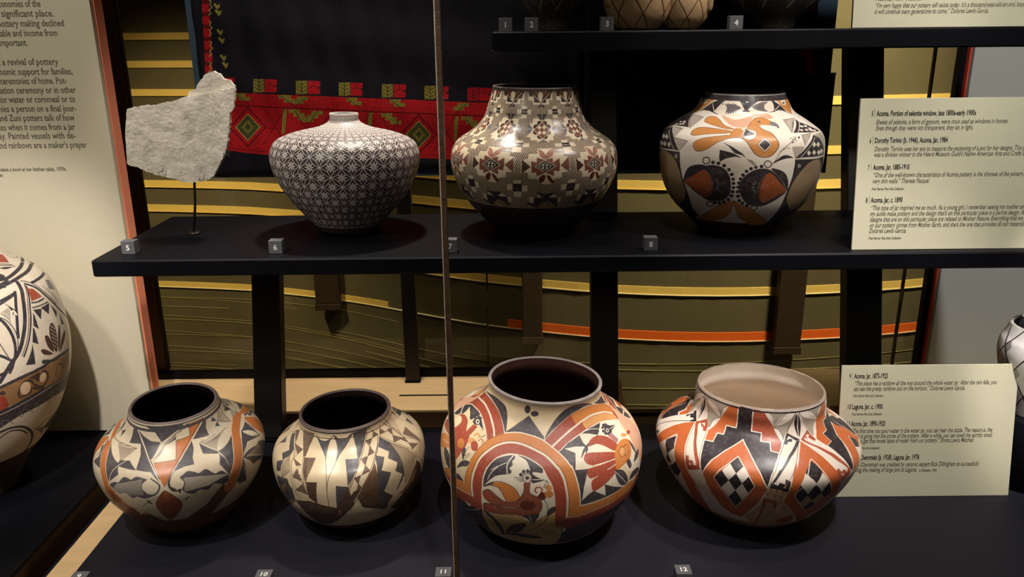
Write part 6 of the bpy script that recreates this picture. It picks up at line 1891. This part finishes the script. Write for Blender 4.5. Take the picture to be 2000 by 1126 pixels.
lY0.7 -6338,16614 -6268,16551
fG -6362,16499 -6293,16519 -6277,16467 -6206,16508 -6227,16424 -6277,16372 -6315,16425
lY0.7 -6319,16488 -6249,16425
fG -6376,16098 -6307,16119 -6291,16065 -6219,16107 -6240,16022 -6290,15969 -6329,16023
lY0.7 -6333,16087 -6262,16023
fG -6362,15927 -6293,15948 -6277,15894 -6205,15937 -6226,15851 -6277,15798 -6315,15852
lY0.7 -6319,15916 -6248,15851
fG -6371,15562 -6301,15583 -6285,15528 -6213,15571 -6234,15485 -6285,15431 -6324,15485
lY0.7 -6328,15551 -6256,15485
fG -6344,15410 -6274,15431 -6257,15376 -6185,15419 -6206,15332 -6257,15278 -6296,15333
lY0.7 -6300,15398 -6229,15332
fG -6339,17163 -6271,17182 -6255,17131 -6184,17171 -6205,17090 -6255,17039 -6293,17090
lY0.7 -6296,17152 -6227,17090
fG -6330,16957 -6262,16977 -6246,16925 -6175,16966 -6196,16883 -6246,16832 -6284,16884
lY0.7 -6288,16946 -6218,16883
fS 6348,18214 6499,18213 6506,18144 6355,18145
fD 6352,18145 6503,18144 6510,18074 6359,18076
fS 6356,18076 6507,18074 6514,18005 6363,18006
fD 6360,18006 6511,18005 6518,17935 6366,17936
fS 6363,17936 6515,17935 6522,17865 6370,17867
fD 6367,17867 6519,17865 6526,17795 6374,17796
fS 6371,17797 6523,17795 6530,17725 6378,17726
fD 6375,17726 6527,17725 6534,17655 6382,17656
fS 6379,17656 6531,17655 6539,17584 6386,17585
fD 6383,17585 6535,17584 6543,17513 6390,17515
fS 6387,17515 6540,17513 6547,17442 6394,17444
fD 6391,17444 6544,17442 6551,17371 6398,17373
fS 6395,17373 6548,17371 6555,17300 6402,17301
fD 6399,17301 6552,17300 6559,17229 6406,17230
fS 6403,17230 6556,17229 6564,17157 6410,17158
fD 6407,17158 6561,17157 6568,17085 6414,17087
fS 6411,17087 6565,17085 6572,17013 6418,17015
fD 6415,17015 6569,17013 6576,16941 6422,16943
fS 6419,16943 6573,16941 6581,16869 6426,16870
fD 6423,16870 6577,16869 6585,16796 6430,16798
fS 6427,16798 6582,16796 6589,16724 6435,16725
fD 6431,16725 6586,16724 6593,16651 6439,16652
fS 6436,16652 6590,16651 6598,16578 6443,16579
fD 6440,16579 6595,16578 6602,16505 6447,16506
fS 6444,16506 6599,16505 6606,16431 6451,16433
fD 6448,16433 6603,16431 6611,16358 6455,16359
fS 6452,16359 6608,16358 6615,16284 6459,16285
fD 6456,16285 6612,16284 6619,16210 6463,16211
fS 6460,16212 6616,16210 6624,16136 6468,16137
fD 6464,16137 6621,16136 6628,16062 6472,16063
fS 6469,16063 6625,16062 6632,15987 6476,15989
fD 6473,15989 6629,15987 6637,15912 6480,15914
fS 6477,15914 6634,15913 6641,15838 6484,15839
fD 6481,15839 6638,15838 6646,15763 6489,15764
fS 6485,15764 6642,15763 6650,15687 6493,15689
fD 6490,15689 6647,15687 6654,15612 6497,15613
fS 6494,15613 6651,15612 6659,15536 6501,15538
fD 6498,15538 6656,15536 6663,15461 6506,15462
fS 6502,15462 6660,15461 6668,15385 6510,15386
fD 6507,15386 6665,15385 6672,15308 6514,15310
fS 6511,15310 6669,15308 6677,15232 6518,15233
fD 6515,15233 6674,15232 6681,15155 6523,15157
fS 6520,15157 6678,15155 6686,15079 6527,15080
fD 6524,15080 6683,15079 6690,15002 6531,15003
fR 6309,15507 6382,15571 6465,15527 6482,15581 6664,15558 6681,15395 6530,15440 6432,15398
fR 6496,15440 6676,15439 6694,15035 6546,15047
fG 6241,16351 6305,16371 6366,16318 6405,16254 6330,16234 6271,16266
fG 6306,16245 6371,16265 6432,16212 6471,16148 6395,16127 6337,16160
fG 6249,15905 6314,15926 6375,15872 6415,15808 6339,15787 6280,15820
fR -6139,14815 -6099,14870 -6046,14836 -6066,14758 -6135,14748'''}
def dense(zk, rk, n=90):
    P = np.stack([rk, zk], 1); P = np.vstack([2 * P[0] - P[1], P, 2 * P[-1] - P[-2]]); out = []
    for i in range(1, len(P) - 2):
        for t in np.linspace(0, 1, n // (len(P) - 3), endpoint=False):
            a, b, c, d = P[i - 1:i + 3]; out.append(.5 * ((2 * b) + (-a + c) * t + (2 * a - 5 * b + 4 * c - d) * t * t + (-a + 3 * b - 3 * c + d) * t ** 3))
    out.append(P[-2]); return np.array(out)
def lathe(name, D, m, parent, uv=True, seg=112, wob=0, flip=False, ph0=-1.5 * math.pi, closed_bottom=True):
    L = np.concatenate([[0], np.cumsum(np.hypot(*np.diff(D, axis=0).T))]); V = L / L[-1]; n = len(D)
    verts = []; 
    for r, z in D:
        for k in range(seg):
            a = ph0 + 2 * math.pi * k / seg; q = r * (1 + wob * math.sin(2 * a + 1) + wob * .6 * math.sin(3 * a)); verts.append((q * math.cos(a), q * math.sin(a), z))
    faces = []; uvs = []
    for i in range(n - 1):
        for k in range(seg):
            k2 = (k + 1) % seg; f = [i * seg + k, i * seg + k2, (i + 1) * seg + k2, (i + 1) * seg + k]; u = [(k / seg, V[i]), ((k + 1) / seg, V[i]), ((k + 1) / seg, V[i + 1]), (k / seg, V[i + 1])]
            if flip: f = f[::-1]; u = u[::-1]
            faces.append(f); uvs += u
    if closed_bottom:
        faces.append(list(range(seg))[::-1] if not flip else list(range(seg))); uvs += [(0, 0)] * seg
    me = bpy.data.meshes.new(name); me.from_pydata(verts, [], faces); ul = me.uv_layers.new(name='UVMap'); ul.data.foreach_set('uv', np.array(uvs).ravel())
    me.polygons.foreach_set('use_smooth', [True] * len(me.polygons)); me.update()
    return link(name, me, m, parent)
def base_img(p, W_=2560, H_=1024, col=(236, 224, 203)):
    return np.tile(np.array(col, np.float32) / 255, (H_, W_, 1))
def jar(key, label, img, group, inner=(.30, .17, .12), rimcol=None, wall=.006, rough=.32, wob=0, seg=112, **mk):
    p = PROF[key]; D = dense(np.array(p['zk']), np.array(p['rk'])); D[:, 1] -= p['zb']
    t = thing('painted_jar', label, 'jar', (p['X0'], p['Y0'], p['zb']), group)
    t.rotation_mode = 'XYZ'; t.matrix_world = Matrix.Translation((p['X0'], p['Y0'], p['zb'] + .0005 + D[0, 0] * (abs(math.sin(p['al'])) + abs(math.sin(p['be'])))*.0)) @ Matrix.Rotation(p['al'], 4, 'Y') @ Matrix.Rotation(p['be'], 4, 'X')
    im = image('decoration_' + key, np.clip(img, 0, 1)); lathe('body', D, painted_mat('painted_slip_' + key, im, rough, **mk), t, wob=wob, seg=seg)
    r1, z1 = D[-1]
    lip = [(r1, z1), (r1 - wall * .2, z1 + wall * .3), (r1 - wall * .5, z1 + wall * .42), (r1 - wall * .85, z1 + wall * .3), (r1 - wall, z1)]
    rm = mat('rim_' + key, rimcol or (.30, .26, .25), .5, .4, 60, .3, 200)
    lathe('rim', np.array(lip), rm, t, wob=wob, seg=seg, closed_bottom=False)
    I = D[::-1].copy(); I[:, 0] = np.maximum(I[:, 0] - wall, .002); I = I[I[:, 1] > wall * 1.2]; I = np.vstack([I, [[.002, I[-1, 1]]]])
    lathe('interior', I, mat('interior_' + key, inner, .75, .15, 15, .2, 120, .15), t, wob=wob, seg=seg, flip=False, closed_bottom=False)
    return t
def rvf(key):
    p = PROF[key]; D = dense(np.array(p['zk']), np.array(p['rk'])); L = np.concatenate([[0], np.cumsum(np.hypot(*np.diff(D, axis=0).T))]); V = L / L[-1]
    return (lambda v: float(np.interp(v, V, D[:, 0]))), L[-1]
def back_copy(img, uc=.5):
    """the hidden half repeats the motifs of the visible one"""
    Ww = img.shape[1]; k = int(round((.5 - uc) * Ww)); img = np.roll(img, k, axis=1); h = Ww // 2; q = Ww // 4; out = img.copy(); sh = np.roll(img, h, axis=1); out[:, :q] = sh[:, :q]; out[:, Ww - q:] = sh[:, Ww - q:]; return np.roll(out, -k, axis=1)
def traced(key, col=(236, 224, 203), over={}):
    rv, L = rvf(key); img = base_img(None, col=col); ub = {'8': (.13, (70, 50, 40)), '9': (.26, (122, 84, 60)), '10': (.22, (104, 78, 58)), '11': (.16, (120, 84, 54)), '12': (.20, (176, 140, 110)), 'L': (.2, (74, 58, 46))}[key]; img[:int(ub[0] * img.shape[0])] = np.array(ub[1], np.float32) / 255  # brown undersides; the dark foot ring of jar L is painted shade
    if key == 'L':      # the same arcs go on round the part of the jar that the picture cuts off
        for k in (-4, -3, -2, -1): paint(img, PAINT[key], L, rv, over, u0=.165 * k)
        paint(img, PAINT[key], L, rv, over); return img
    paint(img, PAINT[key], L, rv, over); return back_copy(img, .5 + math.atan2(-PROF[key]['X0'], PROF[key]['Y0']) / (2 * math.pi))
GR2, GR3 = 'jars on the middle shelf', 'jars on the front platform'
# star-and-leaf lattice of the white-on-brown jar, made by rule
def lattice():
    Hh, Ww = 1280, 3072; v = (np.arange(Hh) + .5) / Hh; u = (np.arange(Ww) + .5) / Ww
    wv = np.interp(v, [0, .17, .284, .337, .393, .452, .508, .565, .612, .663, .71, .757, .80, .84, .875, .905, .93, .955, .98, 1.0], [-10, -7, -5, -4, -3, -2, -1, 0, 1, 2, 3, 4, 5, 6, 7, 8, 9, 10, 11, 12])
    cu = (u - .5215) * 23
    w, c = np.meshgrid(wv, cu, indexing='ij'); a, b = c + w / 2, c - w / 2
    fa, fb = a - np.round(a), b - np.round(b); lw = .024 + .035 * np.clip((v - .65) / .35, 0, 1)[:, None]
    pat = np.zeros((Hh, Ww), bool)
    for p_, q_ in ((fa, fb), (fb, fa)):
        d = .5 - np.abs(p_); arc = .135 * np.cos(np.pi * q_); pat |= np.abs(d - arc) < lw
    x, y = (fa + fb), (fa - fb); rr = np.hypot(x, y); th = np.arctan2(y, x); star = (rr < .10 + .36 * np.abs(np.cos(4 * th)) ** 1.1) & ~(rr < .055)
    star &= np.abs(np.sin(4 * th)) < .95
    pat |= star
    dark = np.array((70, 58, 60)) / 255; lite = np.array((238, 228, 222)) / 255
    img = np.where(pat[..., None], lite, dark).astype(np.float32); k = (np.random.RandomState(2).rand(Hh, Ww, 1) - .5) * .03
    img[int(.992 * Hh):] = lite; img[:int(.06 * Hh)] = dark
    return img + k
j6 = jar('6', 'small-necked squat jar with white star lattice on brown, behind number 6', lattice(), GR2, inner=(.12, .1, .1), rimcol=(.85, .8, .78), rough=.38, mott=.12, bump=.04, wall=.003)
# fine hatching plus ten repeats of the traced tile
def tiled():
    rv, L = rvf('7'); Hh, Ww = 1024, 3200; u, v = np.meshgrid((np.arange(Ww) + .5) / Ww, (np.arange(Hh) + .5) / Hh)
    s = (u * 270 + v * 55) % 1; img = np.where((s < .62)[..., None], np.array((84, 68, 58)) / 255, np.array((232, 214, 184)) / 255).astype(np.float32)
    for k in range(-5, 6): paint(img, PAINT['7'], L, rv, u0=k / 10, over=dict(Q=(128, 80, 66), P=(186, 130, 112), W=(238, 222, 192)))
    img[:int(.277 * Hh)] = np.array((48, 32, 28)) / 255
    for k in range(11):
        x = int(((.5157 + (k - .5) / 10) % 1) * Ww); img[int(.20 * Hh):int(.277 * Hh), max(0, x - 14):x + 14] = np.array((60, 34, 28)) / 255
    img[int(.985 * Hh):] = np.array((66, 52, 48)) / 255
    return img
jar('7', 'tall-necked jar covered in fine hatching, steps and checked diamonds, behind number 7', tiled(), GR2, inner=(.12, .09, .08), rimcol=(.42, .36, .32), rough=.24, mott=.3, wob=.004, wall=.004)
jar('8', 'white jar painted with an orange parrot and two round fruit, behind number 8', traced('8', (238, 228, 212), dict(R=(160, 86, 50), O=(206, 140, 76), U=(160, 136, 104))), GR2, inner=(.14, .11, .10), rimcol=(.20, .18, .18), rough=.26, wob=.003, wall=.004)
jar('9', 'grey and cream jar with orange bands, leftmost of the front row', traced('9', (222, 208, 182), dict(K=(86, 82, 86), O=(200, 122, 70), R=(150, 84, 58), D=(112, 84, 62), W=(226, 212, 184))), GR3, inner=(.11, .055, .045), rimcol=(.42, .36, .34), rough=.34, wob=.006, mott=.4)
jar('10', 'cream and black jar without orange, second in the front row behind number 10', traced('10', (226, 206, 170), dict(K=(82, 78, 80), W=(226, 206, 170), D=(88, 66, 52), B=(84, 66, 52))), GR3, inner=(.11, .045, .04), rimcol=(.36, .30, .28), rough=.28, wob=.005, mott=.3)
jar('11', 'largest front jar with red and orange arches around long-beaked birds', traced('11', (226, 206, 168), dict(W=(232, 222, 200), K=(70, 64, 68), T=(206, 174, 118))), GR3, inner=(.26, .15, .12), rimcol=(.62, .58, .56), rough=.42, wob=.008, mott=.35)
jar('12', 'wide white-lined jar with orange steps and black checkered diamonds, rightmost in front', traced('12', (240, 226, 210), dict(O=(202, 106, 56), Q=(176, 88, 62), W=(242, 230, 216), N=(236, 204, 178), K=(52, 44, 48), T=(206, 168, 134), D=(150, 90, 66))), GR3, inner=(.96, .90, .83), rimcol=(.70, .62, .55), rough=.33, wob=.002, mott=.1, wall=.005)
jar('L', 'very large storage jar with black arcs cut by the left edge', traced('L', (226, 214, 194), dict(K=(56, 52, 58), Q=(160, 60, 44))), 'large jars at the sides', inner=(.3, .2, .15), rough=.5, mott=.4, seg=128)
def swirl_img():
    Hh, Ww = 512, 1536; u, v = np.meshgrid((np.arange(Ww) + .5) / Ww, (np.arange(Hh) + .5) / Hh); img = np.ones((Hh, Ww, 3), np.float32) * np.array((240, 236, 234)) / 255
    s = (u * 9 + v * 1.6) % 1; ln = np.abs(s - .5) < .035; s2 = (u * 9 - v * 2.2) % 1; ln |= np.abs(s2 - .5) < .028
    hz = ((s > .5) & (s < .8) & (s2 > .5) & (s2 < .8)); img[hz & (((u * 300) % 1) < .6)] = np.array((90, 84, 84)) / 255; img[ln] = np.array((50, 46, 50)) / 255; return img
jar('R', 'white jar with thin crossing black lines, cut by the right edge', swirl_img(), 'large jars at the sides', inner=(.3, .3, .3), rimcol=(.8, .78, .75), rough=.35, mott=.1)
t = thing('jar_riser', 'black cylindrical riser under the white jar at the right edge', 'riser', (PROF['R']['X0'], 1.42, .755))
lathe('drum', np.array([(.062, 0), (.066, .003), (.066, .140), (.062, .1445), (.001, .1445)]), M['black'], t, seg=64)

# upper shelf things, seen only at their feet
def simple_jar(label, x, y, z, prof, cols, fn, cat='jar', name='painted_jar'):
    t = thing(name, label, cat, (x, y, z), 'pottery on the top shelf'); D = dense(np.array([b for a, b in prof]), np.array([a for a, b in prof]), 60)
    Hh, Ww = 384, 1024; u, v = np.meshgrid((np.arange(Ww) + .5) / Ww, (np.arange(Hh) + .5) / Hh); img = np.ones((Hh, Ww, 3), np.float32) * np.array(cols[0]) / 255
    img[fn(u, v)] = np.array(cols[1]) / 255
    lathe('body', D, painted_mat('upper_slip', image('upper_' + label[:12], img), .5), t, seg=72)
    r, zz = D[-1]; lathe('rim', np.array([(r, zz), (r - .002, zz + .002), (r - .005, zz)]), M['rod'], t, seg=72, closed_bottom=False)
    I = D[::-1].copy(); I[:, 0] = np.maximum(I[:, 0] - .005, .002); I = I[I[:, 1] > .008]; I = np.vstack([I, [[.002, I[-1, 1]]]]); lathe('interior', I, mat('dark_interior', (.1, .07, .06), .8), t, seg=72, closed_bottom=False)
    return t
zig = lambda u, v: (np.abs(((u * 10) % 1 - .5) * .36 + .36 - v) < .02) | (np.abs(((u * 10) % 1 - .5) * -.36 + .42 - v) < .012)
simple_jar('dark bowl with pale zigzag lines above number 2', .085, 1.66, 1.6, [(.03, 0), (.034, .02), (.052, .042), (.066, .06), (.084, .10), (.088, .15), (.078, .2)], ((50, 42, 34), (120, 108, 88)), zig)
simple_jar('dark jar with pale angular lines above number 4', .51, 1.66, 1.6, [(.035, 0), (.045, .015), (.08, .05), (.105, .10), (.112, .16), (.09, .23), (.085, .25)], ((58, 52, 44), (140, 130, 110)), zig)
def effigy():
    t = thing('clay_figure', 'pair of rounded tan clay figures with line markings beside number 3', 'figurine', (.265, 1.64, 1.6), 'pottery on the top shelf')
    ln = lambda u, v: (np.abs((u * 8 + v * 3) % 1 - .5) < .04) | (np.abs((u * 8 - v * 3) % 1 - .5) < .03)
    Hh, Ww = 384, 768; u, v = np.meshgrid((np.arange(Ww) + .5) / Ww, (np.arange(Hh) + .5) / Hh); img = np.ones((Hh, Ww, 3), np.float32) * np.array((206, 172, 128)) / 255; img[ln(u, v)] = np.array((110, 74, 48)) / 255
    m = painted_mat('figure_slip', image('figure_lines', img), .5, mott=.5, bump=.4)
    for nm, x, y, s in (('large_body', -.02, 0, 1), ('small_body', .066, .01, .78)):
        D = dense(np.array([0, .006, .03, .07, .11, .14, .17, .20, .22]) * s, np.array([.03, .042, .060, .066, .055, .036, .04, .03, .004]) * s, 60)
        o = lathe(nm, D, m, t, seg=64, wob=.02); o.location = (x, y, 0)
        for sx in (-1, 1):
            w = lathe('wing' if s == 1 else 'arm', dense(np.array([0, .01, .05, .09, .10]) * s, np.array([.004, .012, .016, .010, .002]) * s, 30), m, o, seg=20); w.location = (sx * .056 * s, -.02, .04 * s); w.rotation_euler = (.1, sx * -.12, 0)
    return t
effigy()

# ---------------------------------------------------------------- number blocks
def block(n, x, y, z, w=.0235, d=.02, h=.023, top=False, lab=''):
    t = thing('number_block', lab, 'label block', (x, y, z), 'number blocks')
    box('cube', -w / 2, w / 2, 0, d, 0, h, M['block'], t, .0006)
    s = .0135
    if top: text(str(n), (0, d * .3, h + .0003), s, M['white_ink'], t, rot=(0, 0, 0), align='CENTER', bold=.0003, name='numeral', width=None)
    else: text(str(n), (0, -.0003, h * .30), s, M['white_ink'], t, align='CENTER', bold=.0003, name='numeral')
for n, x, lab in ((1, -.007, 'grey number block reading 1 at the left end of the top shelf'), (2, .039, 'grey number block reading 2 beside number 1 on the top shelf'), (3, .172, 'grey number block reading 3 left of the tan figures on the top shelf'), (4, .399, 'grey number block reading 4 on the top shelf')): block(n, x, 1.512, 1.6, lab=lab)
for n, x, y, lab in ((5, -.679, 1.4065, 'grey number block reading 5 at the left end of the middle shelf'), (6, -.4165, 1.400, 'grey number block reading 6 below the star-lattice jar'), (7, -.108, 1.395, 'grey number block reading 7 half hidden by the glass joint'), (8, .245, 1.396, 'grey number block reading 8 between the hatched jar and the parrot jar')): block(n, x, y, 1.23, lab=lab)
for n, x, y, lab in ((9, -.694, 1.098, 'grey number block reading 9 beside the maple strip at lower left'), (10, -.400, 1.098, 'grey number block reading 10 at the bottom edge below the cream jar'), (11, -.114, 1.100, 'grey number block reading 11 beside the glass joint at the bottom'), (12, .2685, 1.100, 'grey number block reading 12 below the orange arched and checkered jars')): block(n, x, y, .755, w=.025, d=.024, h=.025, top=True, lab=lab)

# ---------------------------------------------------------------- selenite slab on its rod
STONE = [[(-0.7084, 1.47), (-0.6839, 1.4755), (-0.6577, 1.4765), (-0.6309, 1.482), (-0.6089, 1.4876), (-0.5918, 1.492), (-0.5607, 1.4952), (-0.5315, 1.5029), (-0.5064, 1.5061), (-0.5076, 1.4889), (-0.513, 1.4681), (-0.5214, 1.4565), (-0.5218, 1.4425), (-0.5243, 1.4307), (-0.531, 1.4033), (-0.533, 1.3962), (-0.5392, 1.3842), (-0.5529, 1.3602), (-0.5632, 1.3445), (-0.575, 1.3373), (-0.59, 1.3338), (-0.6049, 1.3315), (-0.6288, 1.3354), (-0.645, 1.3412), (-0.6686, 1.3468), (-0.6871, 1.353), (-0.705, 1.3629), (-0.7225, 1.368), (-0.7217, 1.3812), (-0.7193, 1.4052), (-0.72, 1.416), (-0.7153, 1.4396)], [(-0.5959, 1.489), (-0.5932, 1.5005), (-0.5796, 1.505), (-0.5749, 1.5142), (-0.56, 1.5301), (-0.544, 1.5361), (-0.534, 1.531), (-0.528, 1.5218), (-0.5164, 1.5194), (-0.5093, 1.509), (-0.5094, 1.5021), (-0.5199, 1.4883), (-0.5659, 1.4817)]]
stone_m = mat('selenite', (.90, .87, .82), .38, .35, 34, 1.0, 160, .5, col2=(.60, .57, .50)); stone_m.node_tree.nodes['Principled BSDF'].inputs['Subsurface Weight'].default_value = .15
stone_m.node_tree.nodes['Principled BSDF'].inputs['Subsurface Radius'].default_value = (.01, .008, .006)
t = thing('stone_slab', 'ragged translucent white selenite slab held up on a thin rod', 'stone', (-.607, 1.55, 1.23))
def slab(name, P, y0, th, parent, seed, rough=.0014):
    """irregular plate from an outline in X,Z: gridded inside, both faces uneven"""
    rnd = random.Random(seed); P = np.array(P); Q = []
    for i in range(len(P)):
        a, b = P[i], P[(i + 1) % len(P)]; n = max(1, int(np.hypot(*(b - a)) / .004))
        for k in range(n): q = a + (b - a) * k / n; Q.append(q + np.array([rnd.uniform(-1, 1), rnd.uniform(-1, 1)]) * (.0011 if k else .0004))
    bm = bmesh.new(); vs = [bm.verts.new((x, 0, z)) for x, z in Q]; f = bm.faces.new(vs)
    bmesh.ops.triangulate(bm, faces=[f]); bmesh.ops.subdivide_edges(bm, edges=[e for e in bm.edges if e.calc_length() > .012], cuts=3, use_grid_fill=True)
    for _ in range(2): bmesh.ops.subdivide_edges(bm, edges=[e for e in bm.edges if e.calc_length() > .009], cuts=1)
    bmesh.ops.triangulate(bm, faces=bm.faces[:]); bmesh.ops.recalc_face_normals(bm, faces=bm.faces)
    r = bmesh.ops.extrude_face_region(bm, geom=bm.faces[:]); top = {g for g in r['geom'] if isinstance(g, bmesh.types.BMVert)}
    from mathutils import noise
    for v in bm.verts:
        p = Vector((v.co.x * 38, seed, v.co.z * 38)); h = noise.noise(p) * rough + noise.noise(p * 3.1) * rough * .5 + noise.noise(p * 7) * rough * .3
        v.co.y = y0 + (th + h if v in top else -h)
    bmesh.ops.recalc_face_normals(bm, faces=bm.faces)
    me = bpy.data.meshes.new(name); bm.to_mesh(me); bm.free(); return link(name, me, stone_m, parent)
slab('front_layer', [(x + .607, z - 1.23) for x, z in STONE[0]], -.004, .010, t, 3)
slab('back_layer', [(x + .607, z - 1.23) for x, z in STONE[1]], .006, .009, t, 8)
tube('rod', [(-.010, .004, .005), (-.003, .010, .06), (0, .014, .11), (.003, .018, .17)], .0026, M['rod'], t); lathe('base_disc', np.array([(.012, 0), (.012, .004), (.009, .005), (.001, .005)]), M['rod'], t, seg=32).location = (-.010, .004, 0)
for x, z, a in ((-.058, .124, .2), (.018, .110, -.3), (.070, .158, -.7)):
    c_ = tube('support_clip', [(x - .010, .006, z), (x, -.010, z - .001), (x + .010, -.012, z + a * .006), (x + .011, -.011, z + .008)], .0014, M['clip'], t)

# ---------------------------------------------------------------- embroidered black cloth
t = thing('mounting_board', 'blue-grey board hanging behind the black embroidered cloth', 'board', (0, 1.885, 1.284))
box('board', -.705, .716, 0, .012, 0, .95, M['board'], t, .002)
for x in (-.6, .6): box('bracket', x - .02, x + .02, .012, .05, .5, .54, M['post'], t, .002)
CL = (-.705, .685, 1.265, 1.80)      # x0 x1 z0 z1 of the painted cloth area
def cloth_img():
    Hh, Ww = 1056, 2752; rs = np.random.RandomState(4); img = np.ones((Hh, Ww, 3), np.float32) * np.array((20, 19, 27)) / 255
    src = PAINT['T']; pal = {k: np.array(v) / 255 for k, v in dict(R=(158, 20, 26), D=(88, 12, 18), G=(120, 112, 44), H=(64, 66, 30), Y=(150, 150, 80), K=(24, 22, 26), S=(58, 20, 26)).items()}
    for line in src.strip().split('\n'):
        h, *pt = line.split(); c = pal[h[1]]; P = np.array([[float(q) for q in s.split(',')] for s in pt]); P[:, 0] = (P[:, 0] / 10000 - CL[0]) / (CL[1] - CL[0]) * Ww; P[:, 1] = (P[:, 1] / 10000 - CL[2]) / (CL[3] - CL[2]) * Hh
        if h[0] == 'f': fill(img, P, c)
        else: stroke(img, P, c, float(h[2:]) * .0006, lambda v: 1, Ww / (CL[1] - CL[0]), Hh / (CL[3] - CL[2]))
    yy, xx = np.mgrid[0:Hh, 0:Ww]; thr = .84 + .3 * (((xx // 3 + (yy // 4)) % 2) * rs.rand(Hh // 4 + 1, Ww // 3 + 1)[yy // 4, xx // 3])
    return img * thr[..., None]
cm = painted_mat('embroidered_wool', image('embroidery', np.clip(cloth_img(), 0, 1)), .85, .1, .5, .3, 500, (.5, .45, .45), 0)
def cloth(name, x0, x1, z0f, z1, y, par, seed):
    nx, nz = max(4, int((x1 - x0) / .008)), 60; vs, fs, uv = [], [], []
    for j in range(nz + 1):
        for i in range(nx + 1):
            x = x0 + (x1 - x0) * i / nx; z0 = z0f(x); z = z0 + (z1 - z0) * j / nz
            yy = y - .004 * (1 - j / nz) - .0022 * math.sin(x * 34 + seed) * (1 - .5 * j / nz) - .0012 * math.sin(x * 90 + z * 20) - .0014 * math.sin(z * 46 + x * 7)
            vs.append((x + .001 * math.sin(z * 60), yy, z))
    for j in range(nz):
        for i in range(nx):
            a = j * (nx + 1) + i; fs.append((a, a + 1, a + nx + 2, a + nx + 1))
    me = bpy.data.meshes.new(name); me.from_pydata(vs, [], fs); ul = me.uv_layers.new(name='UVMap')
    ul.data.foreach_set('uv', np.array([((vs[k][0] - CL[0]) / (CL[1] - CL[0]), (vs[k][2] - CL[2]) / (CL[3] - CL[2])) for f in fs for k in f]).ravel()); me.polygons.foreach_set('use_smooth', [True] * len(fs))
    o = link(name, me, cm, par); sd = o.modifiers.new('thickness', 'SOLIDIFY'); sd.thickness = .002; sd.offset = 1; return o
t = thing('embroidered_cloth', 'black cloth with red and olive embroidered border hung behind the shelves', 'cloth', (0, 1.872, 0))
cloth('left_cloth', -.684, .16, lambda x: 1.291 + .012 * math.sin((x + .68) * 3), 2.15, 0, t, 0)
cloth('right_cloth', .165, .668, lambda x: 1.295, 2.15, -.002, t, 2)
tube('hanging_rod', [(-.70, -.002, 2.152), (.68, -.002, 2.152)], .006, M['rod'], t)
t = thing('dark_backing_panel', 'black backing panel at the right lower edge of the cloth', 'panel', (.697, 1.866, 1.285)); box('sheet', -.030, .023, 0, .006, 0, .22, M['blackwood'], t, .001); box('edge_strip', -.030, .023, -.002, 0, .218, .222, M['post'], t)
